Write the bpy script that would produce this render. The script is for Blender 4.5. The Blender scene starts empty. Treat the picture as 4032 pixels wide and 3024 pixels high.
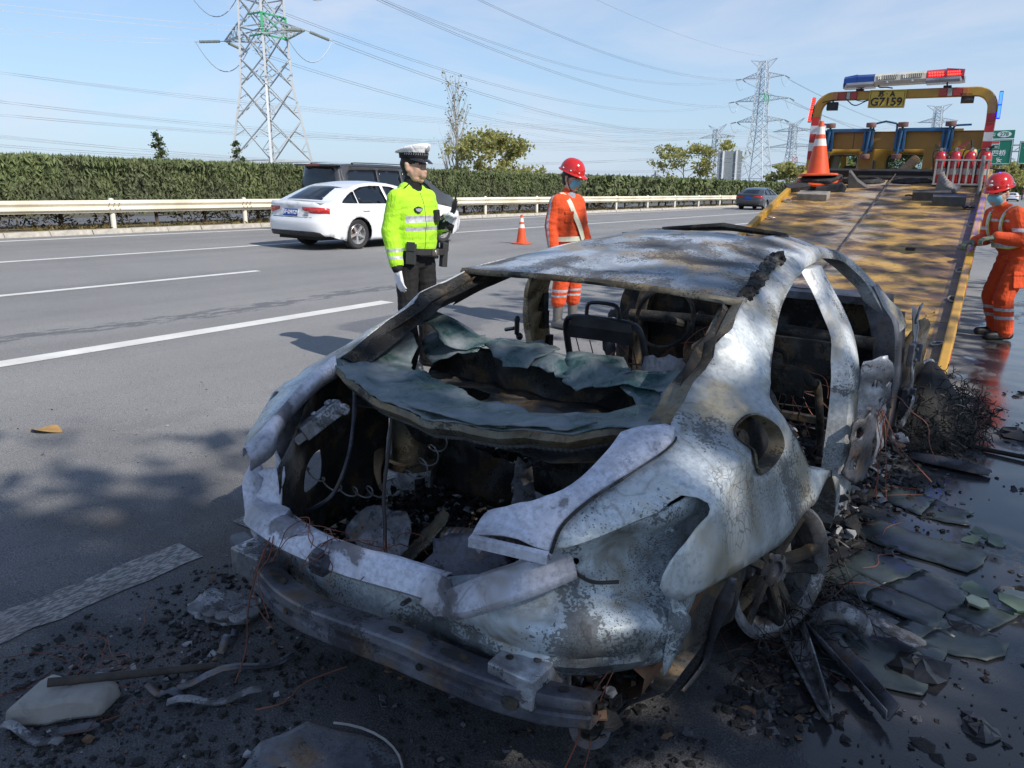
import bpy, bmesh, math, random
import numpy as np
from mathutils import Vector, Matrix, Euler, noise as mnoise
from mathutils.geometry import delaunay_2d_cdt

SC = bpy.context.scene
COL = SC.collection
R = math.radians
rng = random.Random(7)
SLOPE = 0.025                      # the carriageway falls to the right

# ---------------------------------------------------------------- camera, sky, sun
cam = bpy.data.cameras.new('camera')
cam.lens_unit = 'MILLIMETERS'; cam.sensor_fit = 'HORIZONTAL'; cam.sensor_width = 36.0
cam.lens = 36.0 * 3026.0 / 4032.0
cam.clip_start = 0.05; cam.clip_end = 8000
camo = bpy.data.objects.new('camera', cam); COL.objects.link(camo)
camo.location = (0, 0, 1.48)
camo.rotation_euler = (R(90 - 13.956), 0, R(34.687))
SC.camera = camo

SUN_EL, SUN_AZ = 41.0, 98.5         # azimuth clockwise from the road direction (+Y)
sun = bpy.data.lights.new('sun', 'SUN'); sun.energy = 2.6; sun.angle = R(0.53); sun.color = (1.0, .94, .85)
suno = bpy.data.objects.new('sun', sun); COL.objects.link(suno)
sdir = Vector((math.sin(R(SUN_AZ)) * math.cos(R(SUN_EL)), math.cos(R(SUN_AZ)) * math.cos(R(SUN_EL)), math.sin(R(SUN_EL))))
suno.rotation_euler = sdir.to_track_quat('Z', 'Y').to_euler()
suno.location = (0, 0, 30)

world = bpy.data.worlds.new('World'); SC.world = world; world.use_nodes = True
wn = world.node_tree; wn.nodes.clear()
def wnode(t, **k):
    n = wn.nodes.new(t)
    for a, b in k.items(): setattr(n, a, b)
    return n
sky = wnode('ShaderNodeTexSky', sky_type='NISHITA', sun_disc=False)
sky.sun_elevation = R(SUN_EL); sky.sun_rotation = R(SUN_AZ); sky.air_density = 1.0; sky.dust_density = 0.25; sky.ozone_density = 3.6
wout = wnode('ShaderNodeOutputWorld'); wbg = wnode('ShaderNodeBackground'); wbg.inputs['Strength'].default_value = 0.084
# thin cirrus: noise stretched along the drift of the cloud, on the direction of the sky
tc = wnode('ShaderNodeTexCoord'); mp = wnode('ShaderNodeMapping'); mp.inputs['Scale'].default_value = (1.5, 3.4, 9.5); mp.inputs['Rotation'].default_value = (0.05, 0.12, R(20))
cn = wnode('ShaderNodeTexNoise'); cn.inputs['Scale'].default_value = 1.1; cn.inputs['Detail'].default_value = 6; cn.inputs['Roughness'].default_value = .55; cn.inputs['Distortion'].default_value = .6
cr = wnode('ShaderNodeValToRGB'); cr.color_ramp.elements[0].position = .45; cr.color_ramp.elements[1].position = .70
cr.color_ramp.elements[0].color = (0, 0, 0, 1); cr.color_ramp.elements[1].color = (.55, .55, .55, 1)
cmix = wnode('ShaderNodeMix', data_type='RGBA'); cmix.inputs[7].default_value = (4.6, 4.9, 5.6, 1)
L = wn.links.new
L(tc.outputs['Generated'], mp.inputs['Vector']); L(mp.outputs[0], cn.inputs['Vector']); L(cn.outputs['Fac'], cr.inputs[0])
L(cr.outputs[0], cmix.inputs[0]); 
# milky air towards the horizon, all round
sepz = wnode('ShaderNodeSeparateXYZ'); L(tc.outputs['Generated'], sepz.inputs[0])
hz1 = wnode('ShaderNodeMath', operation='ABSOLUTE'); L(sepz.outputs[2], hz1.inputs[0])
hz2 = wnode('ShaderNodeMath', operation='MULTIPLY'); L(hz1.outputs[0], hz2.inputs[0]); hz2.inputs[1].default_value = -5.0
hz3 = wnode('ShaderNodeMath', operation='EXPONENT'); L(hz2.outputs[0], hz3.inputs[0])
hz4 = wnode('ShaderNodeMath', operation='MULTIPLY'); L(hz3.outputs[0], hz4.inputs[0]); hz4.inputs[1].default_value = .92
hmix = wnode('ShaderNodeMix', data_type='RGBA'); hmix.inputs[7].default_value = (2.75, 3.6, 4.85, 1)
L(hz4.outputs[0], hmix.inputs[0]); L(sky.outputs[0], hmix.inputs[6]); L(hmix.outputs[2], cmix.inputs[6]); L(cmix.outputs[2], wbg.inputs['Color']); L(wbg.outputs[0], wout.inputs[0])

SC.view_settings.view_transform = 'Standard'; SC.view_settings.look = 'None'
SC.view_settings.exposure = 0.95; SC.view_settings.gamma = 1.0; SC.view_settings.use_curve_mapping = False
SC.cycles.max_bounces = 6; SC.cycles.transparent_max_bounces = 8

# ---------------------------------------------------------------- materials
MATS = {}
class NT:
    """small helper round a material's node tree"""
    def __init__(s, name):
        s.m = bpy.data.materials.new(name); s.m.use_nodes = True; s.t = s.m.node_tree; s.t.nodes.clear()
        s.out = s.t.nodes.new('ShaderNodeOutputMaterial'); s.b = s.t.nodes.new('ShaderNodeBsdfPrincipled')
        s.t.links.new(s.b.outputs[0], s.out.inputs[0]); s._tc = None
    def n(s, typ, ins=None, **k):
        x = s.t.nodes.new(typ)
        for a, b in k.items(): setattr(x, a, b)
        for a, b in (ins or {}).items():
            if hasattr(b, 'is_linked') or isinstance(b, bpy.types.NodeSocket): s.t.links.new(b, x.inputs[a])
            else: x.inputs[a].default_value = b
        return x
    def obj(s):
        if s._tc is None: s._tc = s.t.nodes.new('ShaderNodeTexCoord')
        return s._tc.outputs['Object']
    def noise(s, scale, detail=4, rough=.55, vec=None, dist=0.0):
        return s.n('ShaderNodeTexNoise', {'Vector': vec or s.obj(), 'Scale': scale, 'Detail': detail, 'Roughness': rough, 'Distortion': dist}).outputs['Fac']
    def voro(s, scale, feature='F1', vec=None, rand=1.0):
        return s.n('ShaderNodeTexVoronoi', {'Vector': vec or s.obj(), 'Scale': scale, 'Randomness': rand}, feature=feature).outputs['Distance']
    def ramp(s, fac, stops, interp='LINEAR'):
        x = s.n('ShaderNodeValToRGB', {0: fac}); e = x.color_ramp; e.interpolation = interp
        while len(e.elements) < len(stops): e.elements.new(.5)
        for el, (p, c) in zip(e.elements, stops):
            el.position = p; el.color = (*c, 1) if not isinstance(c, (int, float)) else (c, c, c, 1)
        return x.outputs[0]
    def mix(s, fac, a, b, blend='MIX'):
        x = s.t.nodes.new('ShaderNodeMix'); x.data_type = 'RGBA'; x.blend_type = blend
        for i, v in ((0, fac), (6, a), (7, b)):
            if isinstance(v, bpy.types.NodeSocket): s.t.links.new(v, x.inputs[i])
            elif i == 0: x.inputs[0].default_value = v
            else: x.inputs[i].default_value = (*v, 1)
        return x.outputs[2]
    def math(s, op, a, b=0.0, c=0.0, clamp=False):
        x = s.t.nodes.new('ShaderNodeMath'); x.operation = op; x.use_clamp = clamp
        for i, v in enumerate((a, b, c)):
            if isinstance(v, bpy.types.NodeSocket): s.t.links.new(v, x.inputs[i])
            else: x.inputs[i].default_value = v
        return x.outputs[0]
    def sep(s, vec=None):
        return s.n('ShaderNodeSeparateXYZ', {0: vec or s.obj()}).outputs
    def map(s, scale=(1, 1, 1), rot=(0, 0, 0), loc=(0, 0, 0)):
        return s.n('ShaderNodeMapping', {0: s.obj(), 'Scale': scale, 'Rotation': rot, 'Location': loc}).outputs[0]
    def set(s, **k):
        for a, v in k.items():
            a = {'color': 'Base Color', 'rough': 'Roughness', 'metal': 'Metallic', 'spec': 'Specular IOR Level', 'coat': 'Coat Weight', 'trans': 'Transmission Weight', 'alpha': 'Alpha', 'emit': 'Emission Color', 'estr': 'Emission Strength', 'ior': 'IOR'}.get(a, a)
            i = s.b.inputs[a]
            if isinstance(v, bpy.types.NodeSocket): s.t.links.new(v, i)
            elif isinstance(v, tuple): i.default_value = (*v, 1) if len(v) == 3 else v
            else: i.default_value = v
        return s
    def bump(s, h, strength=.3, dist=.01):
        x = s.n('ShaderNodeBump', {'Height': h, 'Strength': strength, 'Distance': dist}); s.t.links.new(x.outputs[0], s.b.inputs['Normal']); return s

def simple(name, col, rough=.6, metal=0.0, var=.18, scale=9.0, bump=0.0, dirt=None, coat=0.0, spec=.5):
    """plain coloured surface with a little uneven tone, optional dirt"""
    if name in MATS: return MATS[name]
    t = NT(name); c = Vector(col)
    f = t.noise(scale, 5)
    colr = t.ramp(f, [(.3, tuple(c * (1 - var))), (.7, tuple(min(1, x) for x in c * (1 + var)))])
    if dirt:
        m = t.ramp(t.noise(scale * .6, 7, .65, dist=.4), [(.52, 0.0), (.68, 1.0)])
        colr = t.mix(t.math('MULTIPLY', m, dirt[1]), colr, dirt[0])
    t.set(color=colr, rough=rough, metal=metal, coat=coat, spec=spec)
    if bump: t.bump(t.noise(scale * 6, 5), bump, .01)
    MATS[name] = t.m; return t.m

def emis(name, col, strength, base=(.02, .02, .02)):
    if name in MATS: return MATS[name]
    t = NT(name); t.set(color=base, emit=col, estr=strength, rough=.3); MATS[name] = t.m; return t.m

def leafmat(name, a, b, trans=.25):
    if name in MATS: return MATS[name]
    t = NT(name)
    f = t.n('ShaderNodeObjectInfo')
    nz = t.noise(1.7, 3); nf = t.noise(23, 2)
    c = t.ramp(t.math('ADD', t.math('MULTIPLY', nz, .5), t.math('MULTIPLY', nf, .5)), [(.3, a), (.7, b)])
    t.set(color=c, rough=.55, spec=.3)
    tr = t.n('ShaderNodeBsdfTranslucent', {0: c}); mx = t.n('ShaderNodeMixShader', {0: trans, 1: t.b.outputs[0], 2: tr.outputs[0]})
    t.t.links.new(mx.outputs[0], t.out.inputs[0]); MATS[name] = t.m; return t.m

# ---------------------------------------------------------------- mesh helpers
class MB:
    def __init__(s): s.v = []; s.f = []; s.mi = []; s.cur = 0
    def add(s, verts, faces, M=None):
        o = len(s.v)
        s.v += [tuple(M @ Vector(v)) if M is not None else tuple(v) for v in verts]
        s.f += [tuple(i + o for i in f) for f in faces]; s.mi += [s.cur] * len(faces)
        return s
    def box(s, c, d, M=None, taper=None):
        x, y, z = (a / 2 for a in d); T = Matrix.Translation(c)
        if M is not None: T = M @ T
        t = taper or 1.0
        vs = [(-x, -y, -z), (x, -y, -z), (x, y, -z), (-x, y, -z), (-x * t, -y * t, z), (x * t, -y * t, z), (x * t, y * t, z), (-x * t, y * t, z)]
        return s.add(vs, [(0, 3, 2, 1), (4, 5, 6, 7), (0, 1, 5, 4), (1, 2, 6, 5), (2, 3, 7, 6), (3, 0, 4, 7)], T)
    def bar(s, a, b, w, h=None):
        """square bar between two points"""
        a, b = Vector(a), Vector(b); d = b - a
        if d.length < 1e-6: return s
        q = d.to_track_quat('Z', 'Y').to_matrix().to_4x4()
        return s.box((0, 0, d.length / 2), (w, h or w, d.length), Matrix.Translation(a) @ q)
    def tube(s, pts, r, n=8, cap=True, sx=1.0):
        pts = [Vector(p) for p in pts]; m = len(pts)
        rs = r if isinstance(r, (list, tuple)) else [r] * m
        o = len(s.v); up = None
        for i, p in enumerate(pts):
            t = (pts[min(i + 1, m - 1)] - pts[max(i - 1, 0)]).normalized()
            if up is None:
                up = Vector((0, 0, 1)) if abs(t.z) < .9 else Vector((1, 0, 0))
            a = t.cross(up)
            if a.length < 1e-5: a = t.cross(Vector((.3, .9, .1)))
            a.normalize(); bb = a.cross(t).normalized(); up = bb
            for k in range(n):
                th = 2 * math.pi * k / n
                s.v.append(tuple(p + (a * math.cos(th) * sx + bb * math.sin(th)) * rs[i]))
        for i in range(m - 1):
            for k in range(n):
                k2 = (k + 1) % n
                s.f.append((o + i * n + k, o + i * n + k2, o + (i + 1) * n + k2, o + (i + 1) * n + k)); s.mi.append(s.cur)
        if cap and n > 2:
            s.f.append(tuple(o + k for k in reversed(range(n)))); s.f.append(tuple(o + (m - 1) * n + k for k in range(n))); s.mi += [s.cur] * 2
        return s
    def lathe(s, prof, n=16, M=None, cap=True):
        """profile of (r, z) turned round z"""
        vs = []; fs = []
        for r, z in prof:
            for k in range(n):
                a = 2 * math.pi * k / n; vs.append((r * math.cos(a), r * math.sin(a), z))
        for i in range(len(prof) - 1):
            for k in range(n):
                k2 = (k + 1) % n; fs.append((i * n + k, i * n + k2, (i + 1) * n + k2, (i + 1) * n + k))
        if cap:
            fs.append(tuple(reversed(range(n)))); fs.append(tuple((len(prof) - 1) * n + k for k in range(n)))
        return s.add(vs, fs, M)
    def prism(s, poly, h, M=None):
        """polygon in xy extruded to z = h"""
        n = len(poly); vs = [(x, y, 0) for x, y in poly] + [(x, y, h) for x, y in poly]
        return s.add(vs, [tuple(reversed(range(n))), tuple(range(n, 2 * n))] + [(i, (i + 1) % n, (i + 1) % n + n, i + n) for i in range(n)], M)
    def loft(s, rings, closed=True, cap=True):
        n = len(rings[0]); vs = [p for r in rings for p in r]; fs = []
        for i in range(len(rings) - 1):
            for k in range(n if closed else n - 1):
                k2 = (k + 1) % n; fs.append((i * n + k, i * n + k2, (i + 1) * n + k2, (i + 1) * n + k))
        if cap and closed:
            fs.append(tuple(reversed(range(n)))); fs.append(tuple((len(rings) - 1) * n + k for k in range(n)))
        return s.add(vs, fs)
    def ball(s, c, r, n=10, m=7):
        r = (r, r, r) if isinstance(r, (int, float)) else r
        rings = [[(c[0] + r[0] * math.sin(math.pi * (i + .02) / (m + .04)) * math.cos(2 * math.pi * k / n), c[1] + r[1] * math.sin(math.pi * (i + .02) / (m + .04)) * math.sin(2 * math.pi * k / n), c[2] - r[2] * math.cos(math.pi * (i + .02) / (m + .04))) for k in range(n)] for i in range(m + 1)]
        return s.loft(rings)
    def mesh(s, name, mats=None, smooth=None):
        me = bpy.data.meshes.new(name); me.from_pydata(s.v, [], s.f)
        for m in (mats if isinstance(mats, (list, tuple)) else [mats] if mats else []): me.materials.append(m)
        if any(s.mi): me.polygons.foreach_set('material_index', s.mi)
        me.validate(); finish(me, smooth); return me
    def build(s, name, mats, parent=None, smooth=None, bevel=0, loc=None, rot=None):
        return link(name, s.mesh(name, mats, smooth), parent, bevel, loc, rot)

def finish(me, smooth):
    bm = bmesh.new(); bm.from_mesh(me); bmesh.ops.recalc_face_normals(bm, faces=bm.faces); bm.to_mesh(me); bm.free()
    if smooth:
        me.polygons.foreach_set('use_smooth', [True] * len(me.polygons))
        if smooth < 179: me.set_sharp_from_angle(angle=R(smooth))
    me.update()

def link(name, me, parent=None, bevel=0, loc=None, rot=None):
    o = bpy.data.objects.new(name, me); COL.objects.link(o)
    if parent is not None: o.parent = parent
    if loc is not None: o.location = loc
    if rot is not None: o.rotation_euler = rot
    if bevel:
        b = o.modifiers.new('bevel', 'BEVEL'); b.width = bevel; b.segments = 2; b.limit_method = 'ANGLE'; b.angle_limit = R(35)
        b.harden_normals = False
    return o

def tag(o, label=None, cat=None, group=None, kind=None):
    if label: o['label'] = label
    if cat: o['category'] = cat
    if group: o['group'] = group
    if kind: o['kind'] = kind
    return o
def thing(name, label, cat, loc=(0, 0, 0), rot=(0, 0, 0), group=None):
    o = bpy.data.objects.new(name, None); COL.objects.link(o); o.empty_display_size = .2
    o.location = loc; o.rotation_euler = rot
    return tag(o, label, cat, group)
def copy_tree(o, parent=None):
    c = o.copy(); COL.objects.link(c)
    if parent is not None: c.parent = parent
    for ch in o.children: copy_tree(ch, c)
    return c
def gz(x): return -SLOPE * x         # height of the carriageway
TILT = math.atan(SLOPE)

def smooth_line(pts, closed=False, n=6):
    """Catmull-Rom through the points"""
    P = [Vector(p) for p in pts]; m = len(P); out = []
    rngi = range(m) if closed else range(m - 1)
    for i in rngi:
        p0 = P[(i - 1) % m] if closed or i > 0 else P[0]; p1 = P[i]; p2 = P[(i + 1) % m]; p3 = P[(i + 2) % m] if closed or i + 2 < m else P[-1]
        for k in range(n):
            t = k / n
            out.append(.5 * ((2 * p1) + (p2 - p0) * t + (2 * p0 - 5 * p1 + 4 * p2 - p3) * t * t + (3 * p1 - p0 - 3 * p2 + p3) * t ** 3))
    if not closed: out.append(P[-1])
    return [tuple(p) for p in out]

def inside(px, py, poly):
    P = np.asarray(poly); x1, y1 = P[:, 0], P[:, 1]; x2, y2 = np.roll(x1, -1), np.roll(y1, -1)
    px = np.asarray(px)[:, None]; py = np.asarray(py)[:, None]
    c = ((y1 > py) != (y2 > py)) & (px < (x2 - x1) * (py - y1) / (y2 - y1 + 1e-12) + x1)
    return c.sum(1) % 2 == 1

def sheet(name, outline, f, mat, parent=None, holes=(), step=.04, thick=.004, jag=0.0, smooth=50, seed=1, edges_fixed=False, grain=None):
    """a sheet of metal / glass / cloth: 2-D outline with holes, meshed and laid onto f(a, b) -> xyz"""
    r = random.Random(seed)
    loops = []
    for lp in [outline, *holes]:
        out = []
        for i, p in enumerate(lp):
            q = lp[(i + 1) % len(lp)]; d = math.dist(p, q); k = max(1, int(d / step))
            for j in range(k):
                t = j / k; jx = jy = 0
                if jag and (j or r.random() < .5): jx, jy = r.uniform(-jag, jag), r.uniform(-jag, jag)
                out.append((p[0] + (q[0] - p[0]) * t + jx, p[1] + (q[1] - p[1]) * t + jy))
        loops.append(out)
    A = np.array([p for lp in loops for p in lp])
    x0, y0 = A.min(0); x1, y1 = A.max(0); g = []
    ny = int((y1 - y0) / (step * .87)) + 1
    for j in range(ny):
        y = y0 + j * step * .87; x = x0 + (step / 2 if j % 2 else 0)
        while x < x1: g.append((x + r.uniform(-.12, .12) * step, y + r.uniform(-.12, .12) * step)); x += step
    if g:
        g = np.array(g); ok = inside(g[:, 0], g[:, 1], loops[0])
        for h in loops[1:]: ok &= ~inside(g[:, 0], g[:, 1], h)
        g = g[ok]
        if len(g):
            dmin = np.full(len(g), 9.0)
            for a in A: dmin = np.minimum(dmin, np.hypot(g[:, 0] - a[0], g[:, 1] - a[1]))
            g = g[dmin > step * .55]
    pts = [Vector(p) for p in A] + [Vector(p) for p in g]
    ed = []; o = 0
    for lp in loops:
        n = len(lp); ed += [(o + i, o + (i + 1) % n) for i in range(n)]; o += n
    V, _, F, *_ = delaunay_2d_cdt(pts, ed, [], 0, 1e-6)
    C = np.array([[sum(V[i][0] for i in t) / 3, sum(V[i][1] for i in t) / 3] for t in F])
    ok = inside(C[:, 0], C[:, 1], loops[0])
    for h in loops[1:]: ok &= ~inside(C[:, 0], C[:, 1], h)
    F = [tuple(t) for t, k in zip(F, ok) if k]
    me = bpy.data.meshes.new(name)
    vs = [tuple(f(p[0], p[1])) for p in V]
    me.from_pydata(vs, [], F); me.materials.append(mat)
    bm = bmesh.new(); bm.from_mesh(me)
    bmesh.ops.delete(bm, geom=[v for v in bm.verts if not v.link_faces], context='VERTS')
    bmesh.ops.recalc_face_normals(bm, faces=bm.faces); bm.to_mesh(me); bm.free()
    if smooth: me.polygons.foreach_set('use_smooth', [True] * len(me.polygons)); me.set_sharp_from_angle(angle=R(smooth))
    ob = link(name, me, parent)
    if thick:
        s = ob.modifiers.new('thickness', 'SOLIDIFY'); s.thickness = thick; s.offset = 0
    return ob

def nz(x, y=0, z=0, s=1.0): return mnoise.noise(Vector((x * s, y * s, z * s)))
def fbm(x, y=0, z=0, s=1.0, o=3): return sum(nz(x, y, z, s * 2 ** i) / 2 ** i for i in range(o))
# ================================================================ SETTING
def np_quads(name, V, mat, parent=None, kind=None, smooth=False):
    """V: (n, 4, 3) array of free quads -> one mesh"""
    n = len(V); me = bpy.data.meshes.new(name)
    me.vertices.add(n * 4); me.vertices.foreach_set('co', np.ascontiguousarray(V, dtype=np.float32).ravel())
    me.loops.add(n * 4); me.loops.foreach_set('vertex_index', np.arange(n * 4, dtype=np.int32))
    me.polygons.add(n); me.polygons.foreach_set('loop_start', np.arange(0, n * 4, 4, dtype=np.int32)); me.polygons.foreach_set('loop_total', np.full(n, 4, dtype=np.int32))
    me.materials.append(mat); me.update(calc_edges=True); me.validate()
    o = link(name, me, parent)
    if kind: o['kind'] = kind
    return o
NR = np.random.default_rng(11)
def leaf_quads(P, size, aspect=1.6, updown=0.0, up=0.0):
    """random leaf-like quads at points P; up > 0 makes them stand up as sprays"""
    n = len(P)
    a = NR.normal(size=(n, 3)); a[:, 2] += up * 3; a /= np.linalg.norm(a, axis=1)[:, None] + 1e-9
    b = NR.normal(size=(n, 3)); b -= a * (a * b).sum(1)[:, None]; b /= np.linalg.norm(b, axis=1)[:, None] + 1e-9
    s = size * NR.uniform(.6, 1.35, n)[:, None]
    a = a * s * aspect / 2; b = b * s / 2
    return np.stack([P - a, P + b * .9, P + a, P - b * .9], 1)

# ---- asphalt of the carriageway
t = NT('asphalt')
ox = t.sep()
fine = t.noise(190, 3, .7); grit = t.voro(150); med = t.noise(9, 5, .6); big = t.noise(.55, 4, .6)
track = t.noise(1.0, 3, .6, t.map((1.2, .05, 1)))                       # tone varies across the lanes, streaks along them
base = t.ramp(t.math('ADD', t.math('MULTIPLY', track, .55), t.math('MULTIPLY', big, .45)), [(.3, (.168, .166, .165)), (.7, (.250, .246, .242))])
agg = t.ramp(fine, [(.36, .35), (.5, 1.0), (.66, 2.0)])
col = base
speck = t.ramp(t.voro(62), [(.0, 1.0), (.07, 1.0), (.1, 0.0)], 'LINEAR')
col = t.mix(t.math('MULTIPLY', speck, t.math('GREATER_THAN', t.noise(40, 0), .6)), col, (.34, .34, .35))
# the water dripped along the lane: blotches in a narrow strip
wl = t.math('SUBTRACT', 1.0, t.math('MULTIPLY', t.math('ABSOLUTE', t.math('SUBTRACT', ox[0], t.math('ADD', -7.62, t.math('MULTIPLY', t.math('SUBTRACT', t.noise(.35, 1), .5), .5)))), 3.0), clamp=True)
wsp = t.math('MULTIPLY', wl, t.ramp(t.noise(1.0, 6, .72, t.map((10, 2.6, 1))), [(.40, 0.0), (.60, 1.0)]))
wsp = t.math('MULTIPLY', wsp, t.math('LESS_THAN', ox[1], 13.0))
wstr = t.ramp(wsp, [(.22, 0.0), (.4, 1.0)])
# soot and oil round the wreck, thinning out
dx = t.math('DIVIDE', t.math('SUBTRACT', ox[0], -1.15), 2.0); dy = t.math('DIVIDE', t.math('SUBTRACT', ox[1], 2.2), 3.1)
rad = t.math('SQRT', t.math('ADD', t.math('MULTIPLY', dx, dx), t.math('MULTIPLY', dy, dy)))
rad = t.math('ADD', rad, t.math('MULTIPLY', t.math('SUBTRACT', t.noise(1.1, 6, .65, dist=.5), .5), 1.1))
soot = t.ramp(t.math('MULTIPLY', rad, .5), [(.30, 1.0), (.54, .6), (.88, 0.0)])
col = t.mix(soot, col, t.mix(t.ramp(t.noise(4.0, 6, .7), [(.45, 0.0), (.7, .6)]), (.058, .057, .061), (.135, .128, .124)))
rusty = t.math('MULTIPLY', t.ramp(t.noise(.95, 3, .5), [(.52, 0.0), (.66, .55)]), soot)
col = t.mix(rusty, col, (.095, .070, .052))
# water lying to the right of the wreck and along the truck
wedge = t.math('ADD', t.math('SUBTRACT', ox[0], -.98), t.math('MULTIPLY', t.math('SUBTRACT', t.noise(1.3, 5, .6, dist=.6), .5), .9))
wet = t.math('MULTIPLY', t.ramp(wedge, [(.45, 0.0), (.56, 1.0)]), t.ramp(t.noise(2.6, 5, .65, t.map((1, .6, 1))), [(.26, .0), (.42, 1.0)]))
lx = t.math('ADD', t.math('SUBTRACT', -1.7, ox[0]), t.math('MULTIPLY', t.math('SUBTRACT', t.noise(.9, 4, .6), .5), 1.4))
wet2 = t.math('MULTIPLY', t.ramp(t.math('ADD', ox[1], t.math('MULTIPLY', lx, .15)), [(.05, 1.0), (1.05, 0.0)]), t.ramp(t.noise(2.2, 5, .6), [(.40, 0.0), (.70, .55)]))
behind = t.math('MULTIPLY', t.math('GREATER_THAN', ox[1], 5.3), t.math('MULTIPLY', t.math('GREATER_THAN', ox[0], -6.0), t.math('LESS_THAN', ox[1], 13.0)))
wet3 = t.math('MULTIPLY', behind, t.ramp(t.noise(.8, 5, .6, t.map((1, .7, 1))), [(.50, 0.0), (.56, .8)]))
wetall = t.math('MAXIMUM', t.math('MAXIMUM', wet, wet2), t.math('MAXIMUM', wstr, wet3))
col = t.mix(t.math('MULTIPLY', t.math('MAXIMUM', wet, t.math('MULTIPLY', wet2, .6)), .8), col, (.022, .023, .028))
col = t.mix(t.math('MULTIPLY', t.math('MAXIMUM', wstr, wet3), .62), col, (.050, .053, .066))
col = t.mix(t.math('SUBTRACT', .8, t.math('MULTIPLY', wet, .6)), col, agg, 'MULTIPLY')
rough = t.math('SUBTRACT', .86, t.math('MULTIPLY', t.math('MAXIMUM', wet, t.math('MAXIMUM', t.math('MULTIPLY', wet2, .2), t.math('MULTIPLY', wet3, .4))), .75))
t.set(color=col, rough=rough, spec=.5)
hgt = t.math('ADD', t.math('MULTIPLY', fine, .6), t.math('MULTIPLY', grit, .5))
dry = t.math('SUBTRACT', 1.0, t.math('MULTIPLY', wet, .93))
t.bump(t.math('MULTIPLY', hgt, dry), .55, .006); ASPHALT = t.m

m = MB(); xs = [-19.45, -12, -6, -2, 2.6]; ys = [-40, -10, 0, 10, 40, 120, 500]
for i in range(len(xs) - 1):
    for j in range(len(ys) - 1):
        m.add([(xs[i], ys[j], gz(xs[i])), (xs[i + 1], ys[j], gz(xs[i + 1])), (xs[i + 1], ys[j + 1], gz(xs[i + 1])), (xs[i], ys[j + 1], gz(xs[i]))], [(0, 1, 2, 3)])
tag(m.build('road', ASPHALT), kind='structure')

t = NT('terrain_mat')
t.set(color=t.mix(t.ramp(t.noise(.6, 6, .65), [(.4, 0.0), (.6, 1.0)]), (.055, .060, .028), (.12, .095, .06)), rough=.95); t.bump(t.noise(14, 5), .5, .05); TERR = t.m
m = MB(); prof = [(-4000, -3), (-300, -1.5), (-60, -.6), (-44, .05), (-19, .12), (-10, -.15), (2.5, -.30), (2.7, -.10), (6, -.35), (14, -1.2), (300, -2), (4000, -3)]
ys = [-3000, -300, -40, 0, 40, 150, 500, 1500, 5000]
for i in range(len(prof) - 1):
    for j in range(len(ys) - 1):
        (a, za), (b, zb) = prof[i], prof[i + 1]
        m.add([(a, ys[j], za), (b, ys[j], zb), (b, ys[j + 1], zb), (a, ys[j + 1], za)], [(0, 1, 2, 3)])
tag(m.build('ground', TERR), kind='structure')
# the other carriageway, seen in slits under the rail
m = MB()
for a, za, b, zb in ((-39.5, .30, -24.2, .56),):
    m.add([(a, -40, za), (b, -40, zb), (b, 500, zb), (a, 500, za)], [(0, 1, 2, 3)])
tag(m.build('far_road', simple('far_asphalt', (.12, .12, .125), .9, scale=2)), kind='structure')

# ---- painted markings
def paint(name, worn, dirt):
    t = NT(name)
    w = t.ramp(t.noise(1.0, 6, .7, t.map((90, 30, 30))), [(.5 - worn * .06, 1.0), (.62 - worn * .06, 0.0)]) if worn else 0.0
    c = t.ramp(t.noise(3, 5), [(.3, (.62, .61, .57)), (.7, (.78, .77, .73))])
    c = t.mix(t.math('MULTIPLY', t.ramp(t.noise(6, 7, .7), [(.42, 0.0), (.66, 1.0)]), dirt), c, (.16, .14, .125))
    if worn: c = t.mix(t.math('MULTIPLY', w, .8), t.mix(.7, c, (.20, .17, .15)), (.06, .055, .055))
    t.set(color=c, rough=.75); t.bump(t.noise(160, 2), .3, .004); return t.m
PW = paint('road_paint', 0, .25); PB = paint('burnt_road_paint', .95, .9)
def strip(x, y0, y1, w, mat=PW, name='road_marking', dz=.004, rag=0.0, seed=1):
    r = random.Random(seed); m = MB(); n = max(1, int((y1 - y0) / (.08 if rag else 20)))
    vs = []
    for i in range(n + 1):
        y = y0 + (y1 - y0) * i / n
        for sx in (-1, 1):
            xx = x + sx * w / 2 + (r.uniform(-rag, rag) if rag else 0); vs.append((xx, y + (r.uniform(-rag, rag) if rag and i in (0, n) else 0), gz(xx) + dz))
    m.add(vs, [(2 * i, 2 * i + 1, 2 * i + 3, 2 * i + 2) for i in range(n)])
    return tag(m.build(name, mat), kind='structure')
strip(-18.6, -30, 400, .20); strip(-14.35, -30, 400, .16)
for a, b in ((-14, -6.5), (.2, 7.92), (30.2, 38), (60, 68), (90, 98), (120, 128)): strip(-10.45, a, b, .15)
for a, b in ((-14, -8), (.8, 6.95), (24, 30), (48, 54), (72, 78)): strip(-6.69, a, b, .22)
strip(-2.71, -4.0, 1.62, .19, PB, rag=.012, seed=3); strip(-2.70, 1.90, 2.75, .19, PB, rag=.02, seed=4)
strip(-2.75, 26, 60, .2)

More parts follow.
